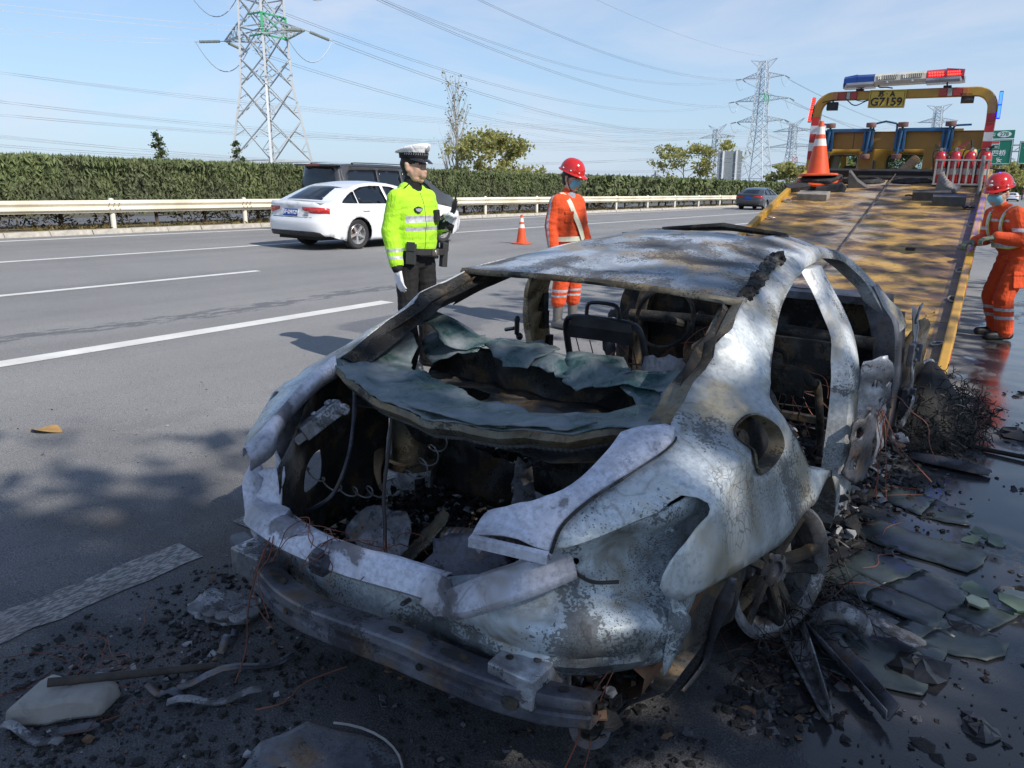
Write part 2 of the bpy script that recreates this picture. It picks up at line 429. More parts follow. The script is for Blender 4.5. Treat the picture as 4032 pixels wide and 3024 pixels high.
# ---- median: kerb stones, soil, dry grass
MED = .12
kerb = thing('median_kerb', 'pale concrete kerb of separate stones along the far lane', 'kerb')
KM = simple('kerb_concrete', (.40, .37, .32), .9, var=.22, scale=7, bump=.4, dirt=((.2, .16, .11), .5))
stone = MB(); stone.loft([[(-.02, y, -.25), (0.0, y, .0), (-.05, y, MED - .015), (-.075, y, MED), (-.26, y, MED), (-.26, y, -.25)] for y in (0, .985)])
sm = stone.mesh('kerb_stone', KM)
for i in range(72):
    o = bpy.data.objects.new('kerb_stone', sm); COL.objects.link(o); o.parent = kerb
    o.location = (-19.46 + rng.uniform(-.012, .012), -2 + i * 1.0, gz(-19.46) + rng.uniform(-.012, .008)); o.rotation_euler = (rng.uniform(-.006, .006), 0, rng.uniform(-.006, .006))
mb = MB(); mb.loft([[(-19.48, y, gz(-19.46) - .2), (-19.46, y, gz(-19.46)), (-19.53, y, gz(-19.46) + MED), (-19.72, y, gz(-19.46) + MED), (-19.72, y, gz(-19.46) - .2)] for y in (70.05, 400)])
tag(mb.build('kerb_run', KM, kerb), kind='stuff')
ZM = gz(-19.46) + MED
t = NT('median_soil'); t.set(color=t.mix(t.ramp(t.noise(3, 6, .7), [(.42, 0.0), (.6, 1.0)]), (.20, .135, .07), (.11, .10, .045)), rough=.95); t.bump(t.noise(30, 4), .7, .03); SOIL = t.m
m = MB(); n = 60
for k in range(n):
    y0, y1 = -5 + k * 7, -5 + (k + 1) * 7
    m.add([(-24.2, y0, ZM - .03), (-21.3, y0, ZM + .02), (-19.70, y0, ZM - .012), (-24.2, y1, ZM - .03), (-21.3, y1, ZM + .02), (-19.70, y1, ZM - .012)], [(0, 1, 4, 3), (1, 2, 5, 4)])
tag(m.build('median_strip', SOIL), kind='structure')
N = 9000; P = np.stack([NR.uniform(-21.6, -19.72, N), NR.uniform(4, 62, N), np.full(N, ZM + .02)], 1)
keep = np.array([fbm(p[0], p[1], 0, .9) > -.12 for p in P]); P = P[keep]
tag(np_quads('dry_grass', leaf_quads(P, .05, 2.6, up=.55), leafmat('dry_grass_mat', (.10, .105, .03), (.24, .17, .07))), kind='stuff')

# ---- guardrail
RAILM = simple('rail_paint', (.72, .66, .52), .42, .0, var=.07, scale=.8, dirt=((.40, .29, .18), .45))
gr = thing('guardrail', 'long cream W-beam guardrail on round posts along the median', 'guardrail')
RX = -19.82
wprof = [(.0, .155), (.012, .150), (.018, .135), (.022, .118), (.072, .092), (.078, .078), (.078, .068), (.07, .055), (.022, .018), (.018, 0), (.022, -.018), (.07, -.055), (.078, -.068), (.078, -.078), (.072, -.092), (.022, -.118), (.018, -.135), (.012, -.150), (0, -.155)]
ZR = ZM + .545
def wbeam(y0, y1, off=0.0):
    m = MB(); r = [[(RX + a + off, y, ZR + b) for a, b in wprof] + [(RX + a + off - .006, y, ZR + b) for a, b in reversed(wprof)] for y in (y0, y1)]
    return m.loft(r)
bm0 = wbeam(-4.28 / 2 + .16, 4.28 / 2, 0).mesh('rail_beam', RAILM, 40)
post = MB(); post.lathe([(.066, -.4), (.066, .72), (.06, .735), (.02, .75)], 12)
pm = post.mesh('rail_post', simple('post_paint', (.70, .66, .57), .5, var=.1, scale=3, dirt=((.4, .32, .22), .4)), 40)
spc = MB(); spc.box((0, 0, 0), (.09, .18, .2)); spm = spc.mesh('spacer_block', RAILM)
blt = MB()
for yy in (-.13, 0, .13):
    for zz in (-.068, .068):
        blt.lathe([(.02, 0), (.02, .008), (.012, .014)], 6, Matrix.Translation((.082, yy, zz)) @ Matrix.Rotation(R(90), 4, 'Y'))
    blt.box((.02, yy, 0), (.03, .028, .028))
bltm = blt.mesh('splice_bolts', simple('rail_rust', (.30, .17, .09), .8))
for k in range(34):
    y = 2.75 + k * 4.0
    for nm, me_, loc in (('rail_beam', bm0, (rng.uniform(-.006, .006) + (.007 if k % 2 else 0), y + 2.0, 0)), ('rail_post', pm, (RX - .07, y, ZM)), ('spacer_block', spm, (RX - .035, y, ZR)), ('splice_bolts', bltm, (RX, y, ZR))):
        o = bpy.data.objects.new(nm, me_); COL.objects.link(o); o.parent = gr; o.location = loc
tag(wbeam(136.8, 400).build('rail_run', RAILM, gr), kind='stuff')

# ---- clipped hedge in the median
HT, HX = 2.31, -20.75
def hedge_top(y): return HT + .05 * nz(y, 3, 0, .35) + .05 * nz(y, 9, 0, 1.3) - .0006 * max(0, y - 30)
def hedge_front(y, z):
    return HX + .16 * fbm(y, z, 2, .55, 3) + .07 * nz(y, z, 5, 2.3) - (.10 if nz(y, 0, 8, .8) > .25 else 0)
hedge = thing('hedge', 'long clipped dark green conifer hedge behind the guardrail', 'hedge')
core = MB(); ys = [-2 + i * 1.2 for i in range(120)]
core.loft([[(hedge_front(y, .9) - .22, y, ZM + .36 + .1 * nz(y, 1, 1, 1.1)), (hedge_front(y, 1.6) - .14, y, 1.6), (hedge_front(y, 2.2) - .2, y, hedge_top(y) - .16), (HX - 1.25, y, hedge_top(y) - .14), (HX - 1.35, y, 1.3), (HX - 1.1, y, ZM + .4)] for y in ys])
core.build('light_block_core', simple('hedge_light_block', (.022, .026, .014), .95, scale=5, bump=.6), hedge)  # solid dark core added inside the hedge to block light through the leaves
N = 120000; u = NR.random(N)
yy = np.where(u < .80, NR.uniform(3.5, 36, N), NR.uniform(36, 140, N))
top = NR.random(N) < .27
P = np.zeros((N, 3))
for i in range(N):
    y = yy[i]; ht = hedge_top(y)
    if top[i]: P[i] = (HX - NR.uniform(-.05, 1.2), y, ht + NR.uniform(-.12, .07))
    else:
        z = ZM + .40 + (ht - ZM - .40) * NR.random() + .08 * nz(y, 2, 0, 3)
        P[i] = (hedge_front(y, z) - abs(NR.normal()) * .10, y, z)
far_ = yy > 36
h1 = leaf_quads(P[~far_], .056, 3.4, up=.6); h2 = leaf_quads(P[far_], .20, 2.0, up=.42)
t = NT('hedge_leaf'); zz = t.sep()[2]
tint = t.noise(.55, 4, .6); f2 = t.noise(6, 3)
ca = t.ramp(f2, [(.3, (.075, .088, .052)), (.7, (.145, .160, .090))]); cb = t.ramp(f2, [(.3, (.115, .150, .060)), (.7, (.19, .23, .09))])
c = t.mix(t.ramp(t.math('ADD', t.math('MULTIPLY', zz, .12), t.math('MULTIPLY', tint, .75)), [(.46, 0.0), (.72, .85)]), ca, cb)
c = t.mix(t.ramp(t.noise(2.1, 4), [(.62, 0.0), (.74, .55)]), c, (.10, .075, .045))
t.set(color=c, rough=.7, spec=.2); HL = t.m
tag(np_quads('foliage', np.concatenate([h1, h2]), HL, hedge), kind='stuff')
# lower twigs and the stems that carry the hedge
stem = MB()
for k in range(46):
    y = 3.6 + k * 1.55 + rng.uniform(-.3, .3); x = HX - .45 + rng.uniform(-.15, .15)
    stem.tube([(x, y, ZM - .1), (x + rng.uniform(-.05, .05), y + rng.uniform(-.08, .08), ZM + .3), (x + rng.uniform(-.1, .1), y + rng.uniform(-.2, .2), ZM + .75)], [.06, .05, .03], 6)
    for j in range(7):
        a = rng.uniform(0, 6.28); z = ZM + rng.uniform(.1, .5)
        stem.tube([(x, y, z), (x + .25 * math.cos(a) + .1, y + .3 * math.sin(a), z + rng.uniform(-.05, .2)), (x + .5 * abs(math.cos(a)), y + .6 * math.sin(a), z + rng.uniform(-.1, .35))], [.014, .009, .004], 4, False)
tag(stem.build('stems', simple('hedge_stem', (.10, .075, .055), .9), hedge), kind='stuff')
N = 9000; yy = NR.uniform(3.5, 40, N); P = np.stack([HX - NR.uniform(.0, .9, N), yy, ZM + .04 + .5 * NR.random(N) ** .8], 1)
P = P[np.array([fbm(p[1], p[2], 4, .8) > .0 for p in P])]
tag(np_quads('dead_twigs', leaf_quads(P, .05, 2.4), leafmat('hedge_dead', (.03, .028, .018), (.11, .085, .06))), kind='stuff', )
bpy.data.objects['dead_twigs'].parent = hedge
# ================================================================ TREES, PYLONS, SIGNS
BARK = simple('bark', (.15, .12, .095), .9, var=.35, scale=6, bump=.8)
PALEB = simple('pale_bark', (.36, .33, .29), .85, var=.25, scale=6, bump=.4)
LF_OLIVE = leafmat('leaf_olive', (.135, .15, .055), (.27, .27, .10), .45)
LF_YELLOW = leafmat('leaf_yellow', (.27, .285, .095), (.45, .42, .16), .5)
LF_GREEN = leafmat('leaf_green', (.06, .085, .03), (.125, .15, .055), .35)
LF_BROWN = leafmat('leaf_autumn', (.11, .075, .03), (.22, .13, .05), .35)
LF_DARK = leafmat('leaf_dark', (.022, .04, .02), (.05, .075, .03), .2)

def tree(label, x, y, z, h, rad, nleaf, leaf, mat, kind='broad', bark=BARK, cat='tree', group=None, seed=1, limbs=11, tr=None, low=.25, spread=.09, upness=.55, twigs=3, sec=5):
    r = random.Random(seed); root = thing('poplar_tree' if kind == 'poplar' else 'conifer_tree' if kind == 'conifer' else 'bush' if kind == 'bush' else 'tree', label, cat, (x, y, z), group=group)
    tr = tr or h * .018; wood = MB(); tips = []
    lean = (r.uniform(-.03, .03) * h, r.uniform(-.03, .03) * h)
    def tp(f): return Vector((lean[0] * f * f + .012 * h * math.sin(f * 7 + seed), lean[1] * f * f + .012 * h * math.cos(f * 6 + seed), h * f))
    ntop = .97 if kind != 'bush' else .7
    wood.tube([tp(f) - (Vector((0, 0, .4)) if f == 0 else Vector()) for f in [0, .12, .3, .5, .7, ntop]], [tr * 1.25, tr, tr * .82, tr * .6, tr * .38, tr * .08], 7)
    for i in range(limbs):
        f = low + (ntop - low) * (i + r.random() * .6) / limbs; p = tp(f); a = i * 2.4 + r.uniform(-.5, .5)
        if kind == 'poplar': l = rad * (1.15 - .6 * f) * r.uniform(.7, 1.2); up = l * r.uniform(2.0, 3.2)
        elif kind == 'conifer': l = rad * (1.04 - f) / (1 - low) * r.uniform(.8, 1.15); up = -l * r.uniform(.0, .25)
        else:
            e = math.sin(math.pi * min(1, max(0, (f - low) / (1.08 - low) * .85 + .18))); l = rad * e * r.uniform(.72, 1.12); up = l * upness * r.uniform(.5, 1.4)
        d = Vector((math.cos(a), math.sin(a), 0)); q = p + d * l + Vector((0, 0, up)); mid = p + d * l * .5 + Vector((0, 0, up * (.35 if kind != 'conifer' else .7))) + Vector((r.uniform(-.06, .06) * l, r.uniform(-.06, .06) * l, 0))
        lr = tr * .42 * (1 - f * .6); wood.tube([p, mid, q], [lr, lr * .6, lr * .14], 5, False); tips.append((q, l))
        for k in range(twigs):
            s0 = p.lerp(mid, .5).lerp(mid.lerp(q, .5), r.uniform(.2, 1)); a2 = a + r.uniform(-1.2, 1.2); l2 = l * r.uniform(.3, .6)
            q2 = s0 + Vector((math.cos(a2) * l2, math.sin(a2) * l2, up / max(l, .01) * l2 * r.uniform(.4, 1.2) + r.uniform(-.1, .25) * l2))
            wood.tube([s0, s0.lerp(q2, .55) + Vector((0, 0, .04 * l2)), q2], [lr * .36, lr * .22, lr * .06], 4, False); tips.append((q2, l2))
            for j in range(sec):
                s1 = s0.lerp(q2, r.uniform(.2, 1)); a3 = a2 + r.uniform(-1.4, 1.4); l3 = l2 * r.uniform(.25, .6)
                q3 = s1 + Vector((math.cos(a3) * l3, math.sin(a3) * l3, l3 * r.uniform(-.1, .9) * (2 if kind == 'poplar' else 1)))
                wood.tube([s1, q3], [lr * .14, lr * .03], 3, False); tips.append((q3, l3))
    wood.build('trunk', bark, root, 60)
    if nleaf:
        T = np.array([list(t_[0]) for t_ in tips]); n = len(T)
        wgt = NR.random(n) ** 1.2 + .08; wgt /= wgt.sum()
        idx = NR.choice(n, nleaf, p=wgt); sg = spread * h if kind != 'conifer' else .022 * h
        P = T[idx] + NR.normal(size=(nleaf, 3)) * sg * np.array([1, 1, .75]) * NR.uniform(.3, 1.2, (nleaf, 1))
        P[:, 2] = np.maximum(P[:, 2], .12 * h if kind != 'bush' else .05)
        np_quads('crown', leaf_quads(P, leaf, 1.5), mat, root)
    return root

# trees beyond the median, each where it stands
tree('tall thin poplar almost bare with a few leaves at its tips', -46.0, 57.5, -.3, 10.8, 1.3, 300, .15, LF_OLIVE, 'poplar', PALEB, seed=3, limbs=44, low=.12, spread=.012, twigs=5, sec=4, tr=.17)
tree('broad yellow-green leafy tree right of the bare poplar', -41.2, 56.3, -.3, 6.3, 3.3, 6500, .22, LF_YELLOW, seed=5, low=.14, limbs=15, spread=.055, upness=.6)
tree('low yellowish bush at the foot of the leafy tree', -37.0, 55.5, -.3, 4.3, 1.9, 1500, .20, LF_YELLOW, 'bush', seed=6, spread=.07)
tree('small dark cedar standing behind the hedge beyond the red helmet', -38.6, 66.0, -.3, 4.4, 1.0, 1500, .2, LF_DARK, 'conifer', seed=7, limbs=22, low=.1)
tree('thin blue-green cedar top leftmost above the hedge', -44.5, 16.0, -.3, 5.3, .8, 2200, .09, LF_GREEN, 'conifer', seed=8, limbs=22, low=.1)
tree('bushy cedar top above the hedge beside a white lamp', -42.0, 25.8, -.3, 5.2, 1.0, 3000, .09, LF_GREEN, 'conifer', seed=9, limbs=24, low=.1)
tree('small cedar top between the bushy cedar and the lattice pylon', -43.4, 32.0, -.3, 5.2, .8, 2000, .09, LF_GREEN, 'conifer', seed=10, limbs=22, low=.1)
tree('airy pale green tree left of the grey board', -37.5, 90.5, -.5, 7.0, 3.6, 2600, .24, LF_YELLOW, seed=12, low=.2, limbs=14, spread=.05)
tree('second airy pale green tree beside the grey board', -33.2, 91.0, -.5, 7.8, 2.6, 2000, .24, LF_YELLOW, seed=13, low=.2, limbs=12, spread=.05)
k = 0
for (x, y, h, rad, mt, lab) in [(-37, 136, 5.6, 4.2, LF_YELLOW, 'low pale tree right of the grey board'), (-33, 150, 6.4, 5.0, LF_YELLOW, 'yellowing tree in the belt before the tall pylon'), (-32, 170, 8.2, 5.5, LF_OLIVE, 'olive tree left end of the thick grove behind the truck'), (-28, 160, 9.8, 6.0, LF_GREEN, 'tallest green tree of the grove, just left of the orange cone'),
        (-23, 165, 9.0, 6.0, LF_OLIVE, 'olive tree of the grove seen behind the orange cone'), (-17, 170, 7.8, 6.0, LF_OLIVE, 'leafy olive tree seen under the blue dollies'), (-11, 176, 7.2, 5.6, LF_YELLOW, 'pale yellow tree seen through the cab window'), (-6, 185, 6.8, 5.2, LF_OLIVE, 'olive tree behind the fire extinguisher rack'),
        (-2, 225, 6.6, 6.0, LF_BROWN, 'brown autumn tree below the hill and the road sign'), (5, 250, 6.6, 6.5, LF_OLIVE, 'low green tree below the hill at the right edge')]:
    k += 1
    tree(lab, x, y, -.5, h, rad, 3800, .40, mt, seed=20 + k, low=.12, limbs=16, spread=.075, twigs=2, sec=2)

# trees along the hard shoulder on the sunny side: they shade the wreck and dapple the truck bed
for (x, y, h, rad, nl, lf, mt, sd, lab) in [
        (8.3, -1.6, 10.2, 3.3, 5200, .22, LF_OLIVE, 32, 'roadside tree on the verge, level with the back of the wreck'),
        (8.6, 2.2, 9.6, 2.6, 2000, .20, LF_OLIVE, 33, 'roadside tree on the verge, beside the front of the wreck'),
        (7.2, 7.2, 11.5, 3.0, 1200, .20, LF_BROWN, 34, 'half bare roadside tree on the verge beside the truck bed'),
        (7.6, 11.6, 10.5, 3.0, 800, .20, LF_BROWN, 35, 'half bare roadside tree on the verge beside the cab'),
        (5.0, 21.0, 8.0, 3.0, 420, .12, LF_BROWN, 36, 'bare twig tips with a few brown leaves at the right edge of the sky')]:
    tree(lab, x, y, gz(x) - .4, h, rad, nl, lf, mt, seed=sd, limbs=18, low=.28, spread=.055, twigs=4, sec=4, tr=.13, upness=.5)

# ---- lattice pylons
GALV = simple('galvanised', (.52, .54, .55), .5, .35, var=.12, scale=.4)
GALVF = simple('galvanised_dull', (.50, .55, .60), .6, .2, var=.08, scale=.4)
PGREEN = simple('green_paint', (.05, .33, .16), .6, scale=.5); PRED = simple('red_paint_far', (.45, .18, .17), .7, scale=.5)
INSM = simple('insulator_glass', (.30, .33, .29), .25, scale=2); WIREM = simple('wire_alu', (.42, .45, .50), .6, .0, scale=.1)
def pylon(label, x, y, z, yaw, h, base, waist_h, waist, top, arms, mat, thick=1.0, strings=True, peak='T', accent=None, panels=7):
    """square lattice tower; arms: (height, half length)"""
    root = thing('pylon', label, 'pylon', (x, y, z), (0, 0, yaw), 'lattice pylons of the power line')
    def half(hh): return (base + (waist - base) * hh / waist_h) / 2 if hh < waist_h else (waist + (top - waist) * (hh - waist_h) / (h - waist_h)) / 2
    body_h = h if peak == 'T' else h * .93
    for sx in (-1, 1):
        for sy in (-1, 1):
            m = MB()
            for a, b in ((0, waist_h), (waist_h, body_h)): m.bar((sx * half(a), sy * half(a), a), (sx * half(b), sy * half(b), b), .24 * thick)
            m.build('leg', mat, root)
    lat = MB(); hs = [0]
    while hs[-1] < body_h - .5: hs.append(min(body_h, hs[-1] + max(1.5, half(hs[-1]) * (1.45 if hs[-1] < waist_h else 1.7))))
    for a, b in zip(hs, hs[1:]):
        wa, wb = half(a), half(b); w = .11 * thick
        for (ax, ay), (bx, by) in (((-1, -1), (1, -1)), ((1, -1), (1, 1)), ((1, 1), (-1, 1)), ((-1, 1), (-1, -1))):
            lat.bar((ax * wa, ay * wa, a), (bx * wb, by * wb, b), w); lat.bar((bx * wa, by * wa, a), (ax * wb, ay * wb, b), w)
            if a >= waist_h or a == 0: lat.bar((ax * wb, ay * wb, b), (bx * wb, by * wb, b), w)
            if wa > 1.6:                                   # redundant members
                for (px, py, qx, qy) in ((ax, ay, bx, by), (bx, by, ax, ay)):
                    c = Vector((0, 0, 0)); p0 = Vector((px * wa, py * wa, a)); q0 = Vector((qx * wb, qy * wb, b)); pl = Vector((px * wb, py * wb, b))
                    lat.bar(p0.lerp(q0, .25), p0.lerp(pl, .25), .06 * thick); lat.bar(p0.lerp(q0, .25), p0.lerp(pl, .5), .06 * thick)
                    lat.bar(q0.lerp(p0, .25), Vector((qx * wa, qy * wa, a)).lerp(q0, .6), .06 * thick)
    lat.build('lattice', mat, root)
    tips = []
    for hh, hl in arms:
        wa = half(hh); wt = half(hh + 1.9)
        for s in (-1, 1):
            m = MB(); tip = Vector((s * hl, 0, hh + .3))
            for sy in (-1, 1):
                m.bar((s * wa, sy * wa, hh), tip, .14 * thick); m.bar((s * wt, sy * wt, hh + 1.9), tip, .12 * thick)
                for i in range(1, 5):
                    f0, f1 = i / 5, (i - .5) / 5
                    lo = Vector((s * wa, sy * wa, hh)).lerp(tip, f0); hi = Vector((s * wt, sy * wt, hh + 1.9)).lerp(tip, f1); m.bar(lo, hi, .07 * thick)
                    m.bar(hi, Vector((s * wa, sy * wa, hh)).lerp(tip, (i - 1) / 5), .07 * thick)
                    if sy == 1: m.bar(lo, Vector((lo.x, -lo.y, lo.z)), .06 * thick)
            m.build('cross_arm', mat, root); tips.append(tip)
            if strings:
                for d in (-1, 1):
                    m = MB(); dv = Vector((s * .12, d, -.16)).normalized(); n = 14
                    e = tip + dv * 4.4
                    m.tube([tip, e], .04 * thick, 5)
                    for i in range(n):
                        c = tip + dv * (.8 + i * .22); q = dv.to_track_quat('Z', 'Y').to_matrix().to_4x4()
                        m.lathe([(.05, -.05), (.19 * thick ** .5, 0), (.05, .06)], 8, Matrix.Translation(c) @ q)
                    m.build('insulator', INSM, root)
                m = MB(); a = tip + Vector((s * .5, -4.2, -.7)); b = tip + Vector((s * .5, 4.2, -.7)); pts = []
                for i in range(13):
                    f = i / 12; pts.append(a.lerp(b, f) + Vector((0, 0, -3.0 * 4 * f * (1 - f))))
                m.tube(pts, .05 * thick, 4, False); m.build('jumper_wire', WIREM, root)
    if accent:
        m = MB(); hh, mt = accent
        for i in range(2):
            wa, wb = half(hh), half(hh + 2.6)
            m.bar((wa, (i * 2 - 1) * wa, hh), (wb, (i * 2 - 1) * wb, hh + 2.6), .27 * thick); m.bar((wa, -wa, hh + i * 2.5), (wa, wa, hh + i * 2.5), .15 * thick)
            m.bar((-wa * .1, -wa - .02, hh + i * 2.5), (wa, -wa - .02, hh + i * 2.5), .15 * thick); m.bar((wa, (i * 2 - 1) * wa, hh), (wb, -(i * 2 - 1) * wb, hh + 2.6), .13 * thick)
        m.build('painted_mark', mt, root)
    m = MB(); wt = top / 2
    if peak == 'T':
        for s in (-1, 1):
            m.bar((-wt, 0, h), (wt, 0, h), .08 * thick)
            for sy in (-1, 1): m.bar((s * wt, sy * wt, h - 2.2), (s * arms[-1][1] * .62, 0, h + .6), .10 * thick); m.bar((s * wt, sy * wt, h), (s * arms[-1][1] * .62, 0, h + .6), .10 * thick)
    else:
        for s in (-1, 1):
            for sy in (-1, 1): m.bar((s * wt * .9, sy * wt, h * .90), (s * arms[0][1] * .42, 0, h), .10 * thick); m.bar((s * wt * .2, sy * wt, h * .93), (s * arms[0][1] * .42, 0, h), .09 * thick)
    m.build('earth_wire_peak', mat, root)
    M = Matrix.Translation((x, y, z)) @ Matrix.Rotation(yaw, 4, 'Z')
    return [M @ t_ for t_ in tips], M
T1, M1 = pylon('big near lattice pylon with a green painted band, rising out of the frame', -86.2, 68.9, -1.0, R(5), 44, 9.0, 16.0, 4.5, 2.6, [(21.6, 7.2), (28.5, 8.4), (35.5, 7.0)], GALV, 1.15, accent=(21.6, PGREEN))
T2, M2 = pylon('tall three-armed lattice pylon behind the grey board', -91.0, 285.8, -1.5, R(-6), 47.5, 11.0, 24, 4.4, 2.6, [(27.5, 8.6), (34.5, 9.8), (42.0, 7.6)], GALVF, 1.05, accent=(34.0, PGREEN))
T3, M3 = pylon('smaller lattice pylon with V-shaped top left of the tall one', -146.5, 393.6, -1.5, R(-14), 36.5, 9.5, 20, 3.6, 2.6, [(21.5, 13.0), (30.0, 10.5)], GALVF, 1.2, False, 'V')
T4, M4 = pylon('smaller lattice pylon with V-shaped top right of the tall one, red marked', -120.0, 433.5, -1.5, R(-12), 41, 10, 24, 3.8, 2.8, [(17.0, 14.0), (26.5, 15.0), (34.5, 11.5)], GALVF, 1.3, False, 'V', accent=(19, PRED))
T5, M5 = pylon('far lattice pylon framed by the truck arch', -50.8, 417, -1.5, R(-8), 41.5, 10, 24, 4.2, 3.0, [(28.0, 10.5), (34.5, 8.5)], GALVF, 1.3, False, 'T')
T6, M6 = pylon('faint small pylon low on the horizon behind the road sign', -32, 600, -2, R(-8), 31, 9, 14, 3.2, 2.2, [(19, 8), (24, 6)], GALVF, 2.2, False, 'T')
T7, M7 = pylon('tiny distant pylon above the hedge right of the red helmet', -318, 700, -2, R(-8), 24, 7, 12, 3, 2, [(15, 6), (19, 5)], GALVF, 2.2, False, 'T')

# ---- conductors: twin bundles sagging from tower to tower
def span(a, b, sag, r=.045, gap=.45, two=True, n=26):
    m = MB(); a, b = Vector(a), Vector(b); d = (b - a); sd = Vector((-d.y, d.x, 0)).normalized()
    for off in ((-gap / 2, gap / 2) if two else (0,)):
        r_ = r * .62; m.tube([a.lerp(b, i / n) + sd * off + Vector((0, 0, -sag * 4 * (i / n) * (1 - i / n) + off)) for i in range(n + 1)], r_, 3, False)
    return m
def line(label, a, b, sag, r=.045, two=True, gap=.45):
    tag(span(a, b, sag, r, gap, two).build('power_line', WIREM), label, 'power line', 'power line conductors across the sky')
WL = 'twin power line from the %s arm of the %s, %s'; AN = ['lower left', 'lower right', 'middle left', 'middle right', 'top left', 'top right']
for i, (p, q) in enumerate(zip(T1, T2)):
    line(WL % (AN[i], 'near pylon', 'going right'), p + Vector((.3, 4.3, -.7)), q + Vector((0, -4.3, -.7)), 7.5, .05)
    p0 = p + Vector((-.3, -4.3, -.7)); line(WL % (AN[i], 'near pylon', 'going left'), p0, p0 + Vector((-24, -150, 9 + i * .5)), 6, .045)
for i, q in enumerate(T2): line(WL % (AN[i], 'tall three-armed pylon', 'going right'), q + Vector((0, 4.3, -.7)), q + Vector((38, 330, -1)), 8, .07)
for i, q in enumerate(T3):
    line(WL % (AN[i], 'small left pylon', 'going left'), Vector((-345 - 4 * i, 60 - 10 * (i % 2), q.z + 4 + 3 * (i // 2))), q, 9, .075, gap=.7)
for i, q in enumerate(T4):
    line(WL % (AN[i], 'red-marked small pylon', 'going left'), Vector((-330 - 5 * i, 40 - 12 * (i % 2), q.z + 14 + 3 * (i // 2))), q, 11, .075, gap=.7)
    line(WL % (AN[i], 'red-marked small pylon', 'going right'), q, q + Vector((75, 300, 4)), 8, .10, gap=.8)
for i, q in enumerate(T5): line(WL % (AN[i], 'arch-framed pylon', 'going left'), q, Vector((q.x - 170, q.y - 100, q.z + 6)), 9, .09, gap=.8)
line('single earth wire slanting high across the sky', (-85, 66, 46), (-91, 285, 47.5), 5, .04, False)

# ---- boards and signs
def board(name, label, x, y, z0, w, h, yaw):
    b = thing(name, label, 'board', (x, y, 0), (0, 0, yaw)); al = simple('grey_sheet', (.27, .30, .32), .5, .3, var=.06, scale=.6)
    n = 9
    for i in range(n):
        m = MB(); m.box((0, 0, z0 + h * (i + .5) / n), (w, .05, h / n - .02)); m.build('panel', al, b, bevel=.006)
    for s in (-.27, .27):
        m = MB(); m.box((w * s, -.09, z0 / 2 + h / 2), (.16, .13, z0 + h + .02)); m.build('post', simple('white_post', (.75, .76, .76), .5, scale=1), b, bevel=.01)
    return b
board('sign_board', 'grey ribbed back of a roadside sign on two white posts above the hedge', -25.3, 71.6, 2.2, 2.15, 3.0, R(21))

def text(s, size, mat, parent, loc, rot=(R(90), 0, 0), name='lettering', align='CENTER', bold=0.0, ext=.004):
    c = bpy.data.curves.new(name, 'FONT'); c.body = s; c.size = size; c.align_x = align; c.align_y = 'CENTER'; c.extrude = ext; c.offset = bold
    c.materials.append(mat); tmp = bpy.data.objects.new('tmp', c); COL.objects.link(tmp)
    me = bpy.data.meshes.new_from_object(tmp.evaluated_get(bpy.context.evaluated_depsgraph_get())); me.name = name
    bpy.data.objects.remove(tmp); bpy.data.curves.remove(c)
    return link(name, me, parent, loc=loc, rot=rot)
SG = simple('sign_green', (.012, .19, .12), .45, scale=1, var=.05); SW = simple('sign_white', (.80, .82, .80), .5, scale=1, var=.04)
SP = simple('sign_steel', (.55, .57, .58), .5, .3, scale=1); SR = simple('sign_red', (.55, .05, .05), .5, scale=1)
BLK = simple('black_ink', (.012, .012, .014), .6, scale=1)
# overhead gantry far ahead on the right
g = thing('sign_gantry', 'grey tubular gantry over the slip road carrying the green boards', 'gantry', (-4.9, 62, 0), (0, 0, R(2)))
for z in (4.55, 4.15):
    m = MB(); m.tube([(-1, .25, z), (9, .25, z)], .055, 8); m.build('rail', SP, g)
m = MB()
for i in range(10): m.bar((-1 + i, .25, 4.15), (-.5 + i, .25, 4.55), .05); m.bar((-.5 + i, .25, 4.55), (i, .25, 4.15), .05)
m.build('bracing', SP, g); m = MB(); m.tube([(9, .25, -.6), (9, .25, 4.8)], .14, 10); m.build('post', SP, g)
m = MB(); m.box((1.62, .1, 4.0), (.22, .3, .14)); m.tube([(1.62, .1, 4.05), (1.62, .25, 4.2)], .02, 6); m.build('camera_box', simple('dark_grey_box', (.05, .05, .055), .5), g)
def green_board(label, x, w, z0, z1):
    s = thing('road_sign', label, 'road sign', (x, 61.9, 0), (0, 0, R(2)))
    m = MB(); m.box((0, 0, (z0 + z1) / 2), (w, .06, z1 - z0)); m.build('panel', SG, s, bevel=.01)
    m = MB(); e = .05
    for a, b in (((-w / 2 + .06, z0 + .06), (w / 2 - .06, z0 + .06)), ((w / 2 - .06, z0 + .06), (w / 2 - .06, z1 - .06)), ((w / 2 - .06, z1 - .06), (-w / 2 + .06, z1 - .06)), ((-w / 2 + .06, z1 - .06), (-w / 2 + .06, z0 + .06))):
        m.bar((a[0], -.033, a[1]), (b[0], -.033, b[1]), .03, .03)
    m.build('border', SW, s)
    m = MB()
    for xx in (-w * .25, w * .25): m.box((xx, .10, (z0 + z1) / 2), (.06, .12, (z1 - z0) * .9))
    m.build('bracket', SP, s); return s
s1 = green_board('green motorway board with a junction strip numbered 278 above it', -.25 - 4.0, 2.6, 3.30, 4.92)
m = MB(); m.box((.35, 0, 5.22), (1.9, .06, .52)); m.build('number_panel', SG, s1, bevel=.01)
m = MB(); m.loft([[(.72 + .40 * math.cos(a) * 1.0, yv, 5.22 + .19 * math.sin(a)) for a in [2 * math.pi * k / 24 for k in range(24)]] for yv in (-.045, -.03)]); m.build('oval', SW, s1)
